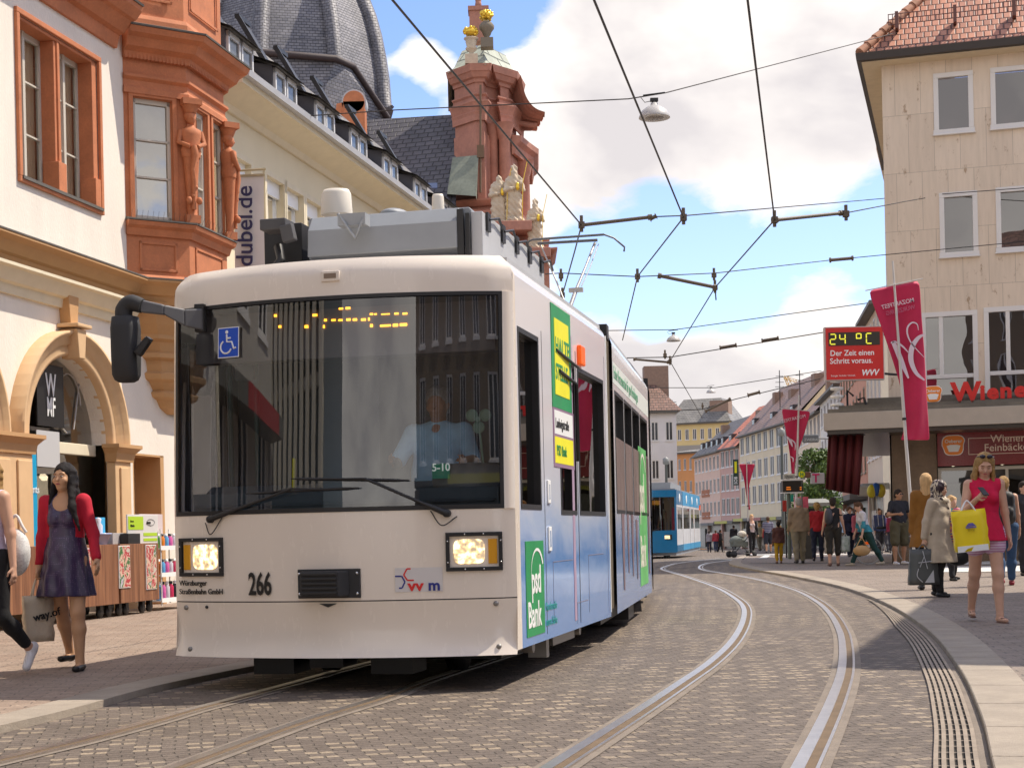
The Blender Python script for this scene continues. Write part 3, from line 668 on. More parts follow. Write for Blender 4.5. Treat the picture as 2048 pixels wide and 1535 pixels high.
# wipers
def wiper(piv, j, b0, b1, cab):
    p = fp(*piv); q = fp(*j); a = fp(*b0); b = fp(*b1)
    def lift(v, k): return Vector((v.x, surf(v.x, v.z) - k, v.z))
    mb = MB(); P, Q = lift(p, .03), lift(q, .06); mb.tube([P, P.lerp(Q, .22), P.lerp(Q, .28), Q], [.021, .017, .011, .009], 8); w = mb.build('wiper', M_tk, tram)
    mb = MB(); mb.lathe([(.026, 0), (.026, .04), (.018, .05), (0, .05)], (p.x, surf(p.x, p.z) + .004, p.z), 14, ax='Y'); mb.build('pivot', M_tk, w)
    mb = MB(); A, B = lift(a, .022), lift(b, .022); pts = [lift(A.lerp(B, k / 8), .022) for k in range(9)]; mb.tube(pts, [.004] + [.010] * 7 + [.004], 6); mb.tube([lift(A.lerp(B, .25), .03), Q, lift(A.lerp(B, .72), .03)], .007, 6); mb.build('blade', M_tk, w)
    mb = MB(); c0 = lift(fp(*cab[0]), .012); c1 = lift(fp(*cab[2]), .012); cm = lift(fp(*cab[1]), .03); mb.tube(spline([c0, cm, c1], 6), .004, 6); mb.build('hose', M_tk, w)
wiper((895, 1026), (735, 957), (583, 957), (820, 960), ((862, 1021), (886, 1050), (915, 1032)))
wiper((423, 1038), (590, 977), (495, 987), (720, 975), ((412, 1045), (425, 1068), (446, 1034)))
# mirror on its bracket
mb = MB(); a = fp(410, 640); a = Vector((a.x, surf(a.x, a.z) - .02, a.z)); b = fp(372, 636, -.14); c = fp(330, 620, -.24); d = fp(283, 612, -.30)
pts = [a, b, c, d]; 
for p, q, h0, h1 in ((a, b, .075, .06), (b, c, .06, .035), (c, d, .035, .045)):
    mb.add([(p.x, p.y - .025, p.z - h0), (p.x, p.y + .025, p.z - h0), (p.x, p.y + .025, p.z + h0), (p.x, p.y - .025, p.z + h0), (q.x, q.y - .025, q.z - h1), (q.x, q.y + .025, q.z - h1), (q.x, q.y + .025, q.z + h1), (q.x, q.y - .025, q.z + h1)],
           [(0, 1, 2, 3), (4, 7, 6, 5), (0, 4, 5, 1), (1, 5, 6, 2), (2, 6, 7, 3), (3, 7, 4, 0)])
mr = mb.build('mirror_arm', mat('mirror_grey', (.11, .11, .115), .5), tram, bev=.012, seg=3)
mb = MB(); e = fp(262, 622, -.30); mb.tube(spline([fp(285, 612, -.30), fp(262, 606, -.30), fp(248, 620, -.30), fp(250, 648, -.30)], 5), [.05, .052, .054, .056, .058, .058, .058, .058, .058, .058, .06, .06, .06, .06, .06, .06][:16], 14); mb.build('elbow', M_rub, mr)
mb = MB(); ct = fp(252, 700, -.30); w = .085; pts = []
for z, rx, ry in ((.235, .05, .05), (.225, .085, .07), (.15, .092, .085), (-.05, .088, .09), (-.17, .085, .085), (-.205, .075, .06), (-.22, .05, .04)):
    pts.append([(ct.x + rx * math.copysign(abs(math.cos(t)) ** .55, math.cos(t)), ct.y + ry * math.copysign(abs(math.sin(t)) ** .55, math.sin(t)), ct.z + z) for t in [2 * math.pi * k / 20 for k in range(20)]])
vs = [p for r_ in pts for p in r_]; fs = [(i * 20 + k, i * 20 + (k + 1) % 20, (i + 1) * 20 + (k + 1) % 20, (i + 1) * 20 + k) for i in range(6) for k in range(20)] + [tuple(range(20)), tuple(range(120, 140))]
mb.add(vs, fs, True); mb.build('mirror_housing', M_rub, mr)
mb = MB(); a = fp(276, 706, -.34); b = fp(297, 678, -.36); mb.tube([a, b], [.035, .028], 10); mb.cbox(((a.x + b.x) / 2 + .015, a.y - .02, (a.z + b.z) / 2), (.035, .05, .13), ry=R(38)); mb.build('kerb_mirror', M_tk, mr)
# bracket plate on pillar
mb = MB(); a = fp(418, 663); b = fp(398, 610); mb.box(a.x - .1, b.x + .06, surf(a.x, a.z) - .02, surf(a.x, a.z) + .03, a.z, b.z); mb.build('bracket', M_tk, tram, bev=.005)
# ---- roof equipment
def rb(px0, px1, pyt, pyb, yl, dep, nm, m, bev=.01, ch=0):
    a = fp(px0, pyb, yl); b = fp(px1, pyt, yl); mb = MB(); z1 = b.z + (.05 if ch else 0); z0 = max(2.88, a.z)
    if ch: mb.prismY([(a.x, z0), (b.x, z0), (b.x, z1 - .02), (b.x - .02, z1), (a.x + .02, z1), (a.x, z1 - .02)], yl + ch, yl + dep); mb.prismX([(yl, z0), (yl + ch, z0), (yl + ch, z1), (yl + .02, z1 - ch)], a.x + .03, b.x - .09)
    else: mb.box(a.x, b.x, yl, yl + dep, z0, z1)
    return mb.build(nm, m, tram, bev=bev)
rb(607, 935, 420, 515, 1.3, 2.3, 'roof_box', M_tg, ch=.12)
a = fp(938, 418, 1.35); b = fp(948, 505, 1.35)
mb = MB(); mb.box(a.x, a.x + .09, 1.4, 3.7, 2.9, a.z - .01); rs_ = mb.build('roof_box', M_tg2, tram, bev=.006)
for s in (-1, 1): mb = MB(); mb.box(*sorted((s * 1.0, s * 1.13)), .16, 1.22, 2.855, 2.918); mb.build('roof_edge', M_tw, tram, bev=.015)
mb = MB(); xh = a.x + .09
for k in range(5):
    y = 1.5 + k * .5; mb.box(xh, xh + .02, y, y + .10, a.z - .14, a.z); mb.tube([(xh + .02, y + .05, a.z - .05), (xh + .035, y + .3, a.z + .005), (xh + .02, y + .5, a.z - .05)], .011, 6)
mb.build('hinges', M_tk, rs_)
mb = MB(); mb.box(a.x - .09, a.x - .04, 1.32, 1.36, 2.9, a.z); mb.box(a.x - .03, a.x + .0, 1.34, 1.38, 2.9, a.z - .03); mb.build('box_edge', M_tk, tram)
# square fan frame on the box front
p1, p2, p3 = fp(676, 428, 1.18), fp(711, 477, 1.1), fp(728, 430, 1.18); mb = MB(); mb.tube([p1, p2, p3], .013, 6); q = fp(706, 440, 1.2); mb.cbox((q.x, 1.22, q.z), (.22, .12, .09)); mb.build('bracket', M_tg, tram)
for (px0, px1, py0, py1, yl) in ((643, 703, 378, 432, 2.2), (864, 888, 388, 425, 3.0)):
    a = fp(px0, py1, yl); b = fp(px1, py0, yl); r = (b.x - a.x) / 2; mb = MB(); mb.lathe([(r, 0), (r, .02), (r * .93, (b.z - a.z) * .85), (r * .8, b.z - a.z), (0, b.z - a.z + .005)], ((a.x + b.x) / 2, yl, a.z), 24, sy=.8); mb.build('antenna_dome', mat('dome_plastic', (.74, .69, .60), .4), tram)
mb = MB(); a = fp(793, 420, 2.4); mb.ball((a.x, a.y, a.z - .06), (.13, .25, .06), 16); mb.build('vent_dome', M_tg, tram)
# equipment at the left of the roof: relay box, horn, brackets
mb = MB(); a = fp(524, 468, 1.25); b = fp(575, 437, 1.25); mb.box(a.x, b.x, 1.2, 1.4, a.z + .02, b.z); mb.cbox(((a.x + b.x) / 2 + .13, 1.2, a.z - .02), (.10, .08, .13), ry=R(-12)); mb.build('relay_box', mat('relay_dark', (.07, .07, .075), .6), tram, bev=.01)
mb = MB(); a = fp(600, 515, 1.5); b = fp(612, 436, 1.5); mb.box(a.x - .32, a.x, 1.55, 2.2, 2.9, b.z - .02); mb.tube([(a.x - .2, 1.3, 3.05), (a.x - .1, 1.35, 3.2), (a.x - .14, 1.4, 3.32)], .04, 8); mb.build('relay_box', M_tk, tram, bev=.01)
mb = MB(); c = fp(553, 512, 1.0); mb.lathe([(.03, -.12), (.05, -.04), (.10, .02), (.115, .05), (.10, .05), (.03, -.02), (0, -.02)], (c.x, 1.1, 3.0), 20, ax='Y', sx=1.0, sy=.65); mb.build('horn', M_tk, tram)
mb = MB(); xs = zr(-1.1, 1.1, 20); ys = zr(0, 1, 4); mb.add([(x, surf(x * HW / 1.1, 2.91) + (1.2 - surf(x * HW / 1.1, 2.91)) * u, 2.91 + .012 * math.sin(u * 3)) for u in ys for x in xs], [(j * 21 + i, j * 21 + i + 1, j * 21 + 22 + i, j * 21 + 21 + i) for j in range(4) for i in range(20)], True); mb.build('roof_cap', M_tw, tram)
# ---- underside
mb = MB(); mb.box(-.75, -.45, .25, .6, .08, .27); mb.box(-.35, -.1, .3, .6, .12, .27); mb.box(.12, .42, .25, .6, .08, .27); mb.box(-1.1, 1.1, .3, 3.7, .22, .33)
for x in (-.5, .5): 
    for y in (1.2, 2.9): mb.lathe([(.0, -.05), (.28, -.05), (.28, .05), (0, .05)], (x, y, .30), 24, ax='X')
mb.box(-.9, .9, .9, 3.2, .13, .25); mb.build('bogie', M_tk, tram)
mb = MB(); mb.box(1.0, 1.14, 1.35, 1.45, .1, .28); mb.build('underframe_box', M_chr, tram); mb = MB(); mb.box(.95, 1.12, 1.7, 2.6, .16, .28); mb.build('underframe_box', M_chr, tram); mb = MB()
for y in (.9, 2.75): mb.lathe([(.05, -.04), (.05, .04)], (1.1, y, .22), 12, ax='X')
mb.build('sand_pipe', M_chr, tram)
for Ms in (S2, S3, S4):
    mb = MB(Ms); mb.box(-1.05, 1.05, .2, 4.8, .15, .33); mb.box(.9, 1.15, 2.2, 2.9, .08, .3)
    for x in (-.5, .5):
        for y in (1.6, 3.3): mb.lathe([(.0, -.05), (.28, -.05), (.28, .05), (0, .05)], (x, y, .29), 20, ax='X')
    mb.build('bogie', M_tk, tram)
# ---- side graphics (right side); X = proud of panel
def sbox(nm, m, y0, y1, z0, z1, pr=.003, par=None, Ms=I4, x0=None):
    mb = MB(Ms); mb.box((HW if x0 is None else x0), HW + pr, y0, y1, z0, z1); return mb.build(nm, m, par or tram)
def stext(nm, s, size, y, z, m, par=None, sx=1.0, bold=0.0, pr=.004, Ms=I4):
    return text(nm, s, size, Ms @ frame((HW + pr, y, z), (0, 1, 0), (0, 0, 1)), m, par or tram, ext=.001, bold=bold, sx=sx)
ps = sbox('stop_sign_print', M_dec_g, 1.35, 2.12, 1.98, 2.76, .006)
sbox('sign_field', M_dec_y, 1.45, 2.02, 2.08, 2.66, .009, ps)
stext('sign_letters', 'HALTE', .17, 1.47, 2.40, M_dec_g, ps, 1.1, .02, .010); stext('sign_letters', 'STELLE', .17, 1.47, 2.20, M_dec_g, ps, .92, .02, .010)
p2 = sbox('stop_sign_print', M_dec_w, 1.40, 2.14, 1.78, 1.96, .006); stext('sign_letters', 'Ludwigstraße', .105, 1.43, 1.83, M_dec_k, p2, .95, .01, .008)
sbox('sign_rim', mat('print_mauve', (.30, .18, .28), .4), 1.36, 2.2, 1.53, 1.98, .0045, p2)
p3 = sbox('stop_sign_print', M_dec_y, 1.40, 2.14, 1.56, 1.76, .006); stext('sign_letters', 'PSD Bank', .11, 1.46, 1.62, M_dec_g, p3, .9, .01, .008)
pb = sbox('bank_print', M_dec_g, .30, .90, .32, .98, .004)
def arc_mb(Ms, yc, zc, ry, rz, a0, a1, w0, w1, pr):
    mb = MB(Ms); v = []; n = 16
    for i in range(n + 1):
        a = R(a0 + (a1 - a0) * i / n); w = w0 + (w1 - w0) * i / n
        for k in (-1, 1): v.append((HW + pr, yc + (ry + k * w) * math.cos(a), zc + (rz + k * w) * math.sin(a)))
    return mb.add(v, [(2 * i, 2 * i + 1, 2 * i + 3, 2 * i + 2) for i in range(n)])
arc_mb(I4, .66, .76, .20, .16, 200, 20, .002, .016, .007).build('logo_arc', M_dec_w, pb)
stext('bank_letters', 'psd', .27, .46, .62, M_dec_w, pb, .85, .025, .006); stext('bank_letters', 'Bank', .25, .33, .385, M_dec_w, pb, .88, .02, .006)
stext('slogan', 'Kundennähe', .085, .95, .47, mat('print_teal', (.02, .33, .30), .4), None, .95, .0); stext('slogan', 'unsere Stärke', .085, .95, .36, MATS['print_teal'], None, .85, .0)
M_mv = mat('print_mauve2', (.42, .30, .42), .4)
sbox('pole_print', M_mv, 2.08, 2.17, .33, 2.6, .0035)
sbox('seam', M_tk, .99, 1.0, .3, 2.5, .0015); sbox('door_seam', M_tk, 2.33, 2.345, .3, 2.5, .002); sbox('door_seam', mat('seam_line', (.2, .2, .28), .5), 3.74, 3.75, .3, 2.6, .002)
# hatches and handles
for y0, y1, z0, z1 in ((1.25, 2.05, .36, .82), (2.75, 3.5, .36, .84), (2.2, 2.7, .30, .47)):
    mb = MB()
    for q in ((y0, y1, z1 - .006, z1), (y0, y0 + .006, z0, z1)): mb.box(HW, HW + .002, *q)
    mb.build('hatch_seam', MATS['seam_line'], tram)
for z0, z1 in ((1.25, 1.42), (.90, 1.08)):
    mb = MB(); mb.box(HW, HW + .012, 1.08, 1.18, z0, z1); h = mb.build('door_handle', M_dec_w, tram, bev=.004); mb = MB(); mb.box(HW + .004, HW + .014, 1.11, 1.15, z0 + .03, z1 - .03); mb.build('handle_grip', MATS['sky_print_livery'], h)
mb = MB(); a = 2.42; mb.box(HW, HW + .035, 2.42, 2.62, 2.40, 2.56); mb.build('indicator', M_or, tram, bev=.01)
mb = MB(S4); mb.box(HW, HW + .04, 4.5, 4.7, 2.3, 2.5); mb.build('indicator', M_or, tram, bev=.01)
# rail on door window
mb = MB(); mb.tube([(HW + .01, 1.5, 2.42), (HW + .03, 2.3, 2.36)], .012, 6); mb.tube([(HW + .01, 1.6, 2.27), (HW + .03, 2.2, 2.22), (HW + .03, 2.22, 1.6)], .016, 6); mb.build('door_guide', M_tk, tram)
# second car print
sbox('white_band', mat('print_white', (.72, .76, .72), .4), .08, 4.85, 2.42, 2.62, .002, None, S2)
stext('slogan', 'Echte Herzenssache für gute Beziehungen', .17, .15, 2.47, mat('print_green', (.18, .45, .28), .4), None, 1.05, .0, .004, S2)
pb = sbox('bank_print', mat('print_bright_green', (.13, .50, .15), .4, var=.35, vscale=1.5), 3.05, 4.25, .40, 1.98, .004, None, S2)
stext('bank_letters', 'psd', .62, 3.12, 1.25, mat('print_pale', (.80, .78, .66), .4), pb, .82, .02, .006, S2); stext('bank_letters', 'Bank', .50, 3.08, .62, MATS['print_pale'], pb, .86, .02, .006, S2)
arc_mb(S2, 3.65, 1.62, .42, .28, 200, 20, .005, .03, .007).build('logo_arc', MATS['print_pale'], pb)
# printed bystanders on the second car: trousers and skirt silhouettes
for y, z0, z1, w in ((.85, .45, 1.2, .16), (1.45, .6, 1.2, .11), (2.0, .55, 1.2, .14), (2.6, .5, 1.15, .12), (4.5, .5, 1.9, .2)):
    mb = MB(S2); mb.add([(HW + .004, y - w, z1), (HW + .004, y + w, z1), (HW + .004, y + w * .6, z0), (HW + .004, y - w * .2, z0)], [(0, 1, 2, 3)]); mb.build('figure_print', mat('print_brown', (.20, .13, .15), .45, var=.5, vscale=3, stretch=(1, 3, .4)), tram)
for h in H2: mb = MB(S2); mb.box(HW + .001, HW + .004, h[0] + .02, h[1] - .02, h[2], 1.92); mb.build('window_print', mat('print_window', (.22, .16, .15), .3, var=.6, vscale=2.5, stretch=(1, 4, .5)), tram)
# pantograph (head held against the contact wire)
def tl(px, py, Y): return TI @ PX(px, py, Y)
M_pan = mat('pantograph_steel', (.16, .16, .165), .45, .6)
mb = MB()
for dz, dY in ((0, 0), (0, .35)):
    a = tl(1066, 479, 22.7 + dY); b = tl(1208, 469, 22.7 + dY); mb.tube([a, b], .018, 8)
    c = tl(1228, 476, 22.7 + dY); d = tl(1249, 494, 22.7 + dY); mb.tube([b, c, d, tl(1248, 503, 22.7 + dY)], .014, 8)
    mb.tube([a, tl(1058, 482, 22.7 + dY), tl(1052, 492, 22.7 + dY)], .014, 8)
a = tl(1075, 487, 22.8); b = tl(1195, 480, 22.8); mb.tube([a, b], .022, 8)
pn = mb.build('pantograph', M_pan, tram)
mb = MB(); e = tl(1152, 580, 22.2); mb.tube([tl(1190, 486, 22.85), tl(1172, 532, 22.5), e], [.022, .018, .024], 8); mb.tube([tl(1197, 488, 22.85), tl(1178, 540, 22.5), tl(1163, 572, 22.3)], .008, 6)
mb.tube([tl(1080, 487, 22.85), tl(1112, 560, 22.6), tl(1128, 600, 22.4)], .012, 6); mb.tube([e, (e.x - .3, e.y - 1.2, 2.95)], .03, 8); mb.cbox(tuple(e), (.2, .08, .06)); mb.build('pantograph_arm', mat('pan_light', (.48, .47, .46), .4, .5), pn)

# ================================================================ BLUE TRAM
bz = gz(66); BTH = math.atan(.186)
bt = thing('tram', 'blue and white tram waiting in the distance behind the white tram', 'tram', (7.02 - 1.2 * math.cos(BTH), 66 + 1.2 * math.sin(BTH), bz), -BTH)
M_tb = mat('tram_blue', (.0, .19, .42), .3, coat=.5, var=.08); M_bw = mat('tram_print_white', (.62, .63, .66), .35, var=.22, vscale=2); M_dg = glassmat('tram_dark_glass', (.10, .11, .12), .10, .02)
mb = MB(); bow = lambda x: -.22 * (1 - (x / 1.2) ** 2); xs = zr(-1.2, 1.2, 12)
for z0, z1 in ((.25, 1.2), (2.62, 2.92)):
    mb.add([(x, bow(x), z) for z in (z0, z1) for x in xs], [(i, i + 1, 14 + i, 13 + i) for i in range(12)], True)
for s in (-1, 1): mb.box(*sorted((s * 1.2, s * 1.12)), -.02, .10, 1.2, 2.62)
mb.build('front', M_tb, bt)
mb = MB(); mb.add([(x, bow(x) + .02, z) for z in (1.2, 2.62) for x in xs], [(i, i + 1, 14 + i, 13 + i) for i in range(12)], True); mb.build('windscreen', M_dg, bt)
mb = MB(); mb.box(-1.1, 1.1, .3, .4, .4, 2.6); mb.build('interior', M_tk, bt)
mb = MB(); mb.box(-.5, .5, .05, .09, 2.3, 2.48); mb.build('destination_display', mat('led_far', (1, .4, .05), .5, emit=(1, .35, .05), estr=1.2), bt)
mb = MB(); mb.box(-1.15, 1.15, .1, 16, 2.9, 2.98); mb.box(-.8, .8, 2.0, 8, 2.98, 3.3); mb.box(-1.15, 1.15, .1, 16, .12, .3); mb.build('roof', M_tg, bt)
for s in (-.8, .8):
    mb = MB(); mb.box(s - .2, s + .2, bow(s) - .02, bow(s) + .02, .80, 1.02); h = mb.build('headlight', M_tk, bt); mb = MB(); mb.box(s - .11, s + .11, bow(s) - .03, bow(s), .84, .98); mb.build('lamp', M_lens, h)
mb = MB(); mb.tube([(.0, -.25, 1.12), (.5, -.22, 1.3)], .02); mb.build('wiper', M_tk, bt)
y = .1
for k, L in enumerate((3.4, 4.6, 2.6, 4.6)):
    mb = MB(); hs = [(y + .35, y + L - .35, 1.25, 2.2)]
    for s in (-1, 1): wall_grid(mb, lambda u, v: (s * 1.2, u, v), [y, y + L], [.55, 2.9], hs)
    sp = mb.build('side_panel', M_bw, bt)
    for s in (-1, 1): mb = MB(); mb.add([(s * 1.19, hs[0][0], 1.25), (s * 1.19, hs[0][1], 1.25), (s * 1.19, hs[0][1], 2.2), (s * 1.19, hs[0][0], 2.2)], [(0, 1, 2, 3)]); mb.build('side_window', M_dg, bt)
    mb = MB(); 
    for s in (-1, 1): mb.box(*sorted((s * 1.19, s * 1.205)), y, y + L, 2.3, 2.92); mb.box(*sorted((s * 1.19, s * 1.205)), y, y + L, .28, .56)
    mb.build('blue_band', mat('tram_sky_blue', (.06, .32, .58), .35) if k else M_tb, bt)
    mb = MB(); mb.ball((1.21, y + L / 2, 2.6), (.01, .35, .2), 10); mb.build('print_patch', M_dec_w, bt)
    if k: mb = MB(); mb.box(-1.14, 1.14, y - .12, y, .3, 2.95); mb.build('bellows', M_bel, bt)
    y += L + .12
mb = MB()
for y in (2, 4, 9, 11, 14):
    for x in (-.5, .5): mb.lathe([(0, -.05), (.28, -.05), (.28, .05), (0, .05)], (x, y, .29), 14, ax='X')
mb.build('wheels', M_tk, bt)
mb = MB(); mb.box(1.2, 1.26, 15.0, 15.3, 2.2, 2.45); mb.build('indicator', M_or, bt)
# ================================================================ BUILDINGS ON THE LEFT
def planar(o, ang):
    M = Matrix.Translation(o) @ Matrix.Rotation(ang, 4, 'Z'); I = M.inverted()
    def hit(px, py, off=0.0):
        c = I @ Vector((0, 0, CH)); a, b = ray(px, py); d = I.to_3x3() @ Vector((a, 1, b)); k = (-off - c.y) / d.y; return c + d * k
    return M, hit
AL = math.atan2(.977, .215); OL = Vector((-6.45, 19.5, 0)); ML, wp = planar(OL, AL)
M_stuc = mat('cream_stucco', (.79, .725, .635), .9, var=.09, vscale=1.6, bump=.3, bscale=40, stretch=(1, 1, .35))
M_ora = mat('orange_sandstone', (.52, .185, .08), .75, var=.25, vscale=3, bump=.15, bscale=50)
M_och = mat('ochre_stone', (.52, .30, .135), .75, var=.08, vscale=3, bump=.12, bscale=50)
M_och2 = mat('pale_ochre', (.66, .44, .24), .75, var=.08, vscale=3)
M_cor = mat('cream_cornice', (.72, .64, .47), .8, var=.06)
M_lead = mat('lead_cover', (.12, .11, .095), .6, var=.2)
M_wfr = mat('window_paint', (.56, .52, .44), .5)
M_wgl = glassmat('window_glass', (.82, .79, .72), .22, .01)
M_dkg = glassmat('dark_window_glass', (.10, .11, .13), .20, .01)
M_room = mat('dim_room', (.32, .27, .21), .9)
M_curt = mat('curtain', (.92, .86, .70), .9, var=.12, vscale=6, stretch=(6, 1, .3))
M_slate = mat('slate', (.085, .085, .10), .6, var=.25, vscale=4)
def slate_mat(name, c1, c2, w, h, rotmode='xz', mortar=(.03, .03, .035)):
    m = mat(name, c1, .55); t, p = ntree(m); co = t.n('ShaderNodeTexCoord').outputs['UV']
    br = t.n('ShaderNodeTexBrick'); t.set(br.inputs['Vector'], co); br.inputs['Scale'].default_value = 1; br.inputs['Brick Width'].default_value = w; br.inputs['Row Height'].default_value = h
    br.inputs['Mortar Size'].default_value = h * .10; br.inputs['Mortar Smooth'].default_value = .8; br.inputs['Color1'].default_value = (*c1, 1); br.inputs['Color2'].default_value = (*c2, 1); br.inputs['Mortar'].default_value = (*mortar, 1)
    n = t.noise(t.n('ShaderNodeTexCoord').outputs['Object'], .8, 4, .6); c = t.mix(.5, br.outputs[0], t.ramp(n, [(.35, (.55, .55, .55)), (.65, (1.25, 1.22, 1.2))]), 'MULTIPLY'); t.set(p.inputs['Base Color'], c)
    sp = t.n('ShaderNodeSeparateXYZ'); t.set(sp.inputs[0], co); saw = t.m('FRACT', t.m('DIVIDE', sp.outputs[1], h))
    b = t.n('ShaderNodeBump', i_Strength=.9); b.inputs['Distance'].default_value = h * .25; t.set(b.inputs['Height'], t.m('SUBTRACT', t.m('SUBTRACT', 1.0, saw), t.m('MULTIPLY', br.outputs['Fac'], .6))); t.set(p.inputs['Normal'], b); return m
M_sl1 = slate_mat('roof_slate_brown', (.22, .20, .17), (.15, .135, .12), .3, .16)
M_sl2 = slate_mat('roof_slate_grey', (.21, .205, .225), (.135, .135, .16), .34, .19)
M_sl3 = slate_mat('roof_slate_dark', (.095, .09, .10), (.07, .065, .075), .6, .4)
M_tile = slate_mat('clay_tile', (.46, .20, .12), (.34, .14, .085), .19, .26, mortar=(.10, .04, .03))
def uvplanar(o, scale=1.0):
    """box-project UVs in metres along each face's own plane (v runs up the slope)"""
    me = o.data; uv = me.uv_layers.new(name='uv') if not me.uv_layers else me.uv_layers[0]
    for p in me.polygons:
        n = p.normal; a = Vector((0, 0, 1)).cross(n); a = a.normalized() if a.length > 1e-3 else Vector((1, 0, 0)); b = n.cross(a)
        for li in p.loop_indices:
            c = me.vertices[me.loops[li].vertex_index].co; uv.data[li].uv = (c.dot(a) * scale, c.dot(b) * scale)
    return o
# ---- stucco house with arches and oriel
hA = thing('town_house', 'cream stucco house with orange oriel, arched shop window and orange window frame', 'house', OL, AL)
sE = 6.9
ac = (wp(45, 890), wp(212, 890)); sL, sR = ac[0].x, ac[1].x; sC, rA = (sL + sR) / 2, (sR - sL) / 2; zS = 2.42
wn = (wp(33, 24), wp(192, 125), wp(33, 350), wp(192, 408)); w0, w1 = wn[0].x, wn[1].x; wz0, wz1 = wn[2].z, wn[0].z - .02
dn = (wp(265, 905), wp(327, 910)); d0, d1 = dn[0].x, dn[1].x; dz = dn[0].z
mb = MB()
step = 2 * rA + .98
arcs = [sC - k * step for k in (0, 1, 2)]
def wall_rect(x0, x1, z0, z1): mb.add([(x0, 0, z0), (x1, 0, z0), (x1, 0, z1), (x0, 0, z1)], [(0, 1, 2, 3)])
zc = zS + rA + .42
xs_edges = []
left = arcs[-1] - rA
wall_rect(left - 2.2, left, 0, zc)
for a, nxt in zip(arcs[::-1], [c for c in arcs[::-1][1:]] + [None]):
    n = 20
    for i in range(n):
        t0, t1 = math.pi * (1 - i / n), math.pi * (1 - (i + 1) / n)
        x0, x1 = a + rA * math.cos(t0), a + rA * math.cos(t1); z0, z1 = zS + rA * math.sin(t0), zS + rA * math.sin(t1)
        mb.add([(x0, 0, z0), (x1, 0, z1), (x1, 0, zc), (x0, 0, zc)], [(0, 1, 2, 3)]); mb.add([(x0, 0, z0), (x1, 0, z1), (x1, .3, z1), (x0, .3, z0)], [(0, 1, 2, 3)])
    if nxt is not None: wall_rect(a + rA, nxt - rA, 0, zc)
wall_grid(mb, lambda u, v: (u, 0, v), [arcs[0] + rA, sE], [0, zc], [(d0, d1, -1, dz)])
wall_grid(mb, lambda u, v: (u, 0, v), [left - 2.2, sE], [zc, 14], [(w0, w1, wz0, wz1), (w0 - 3.2, w1 - 3.2, wz0, wz1)])
mb.add([(left - 2.2, 0, 0), (left - 2.2, 10, 0), (left - 2.2, 10, 14), (left - 2.2, 0, 14)], [(0, 1, 2, 3)]); mb.add([(sE, 0, 0), (sE, 10, 0), (sE, 10, 14), (sE, 0, 14)], [(0, 1, 2, 3)]); mb.add([(left - 2.2, 10, 0), (sE, 10, 0), (sE, 10, 14), (left - 2.2, 10, 14)], [(0, 1, 2, 3)])
mb.add([(left - 2.2, 0, 14), (sE, 0, 14), (sE, 10, 14), (left - 2.2, 10, 14)], [(0, 1, 2, 3)])
mb.build('wall', M_stuc, hA)
mb = MB(); mb.box(d0, d1, .42, .46, 0, dz); mb.box(d0 - .001, d0 + .03, .0, .42, 0, dz); mb.box(d1 - .12, d1, .0, .42, 0, dz); mb.box(d0, d1, .0, .42, dz - .03, dz); mb.build('doorway_niche', M_och, hA)
M_shop = mat('shop_interior', (.55, .52, .46), .9, var=.2, vscale=1.5)
M_shopl = mat('shop_ceiling_light', (.9, .85, .7), .5, emit=(1, .85, .6), estr=1.2)
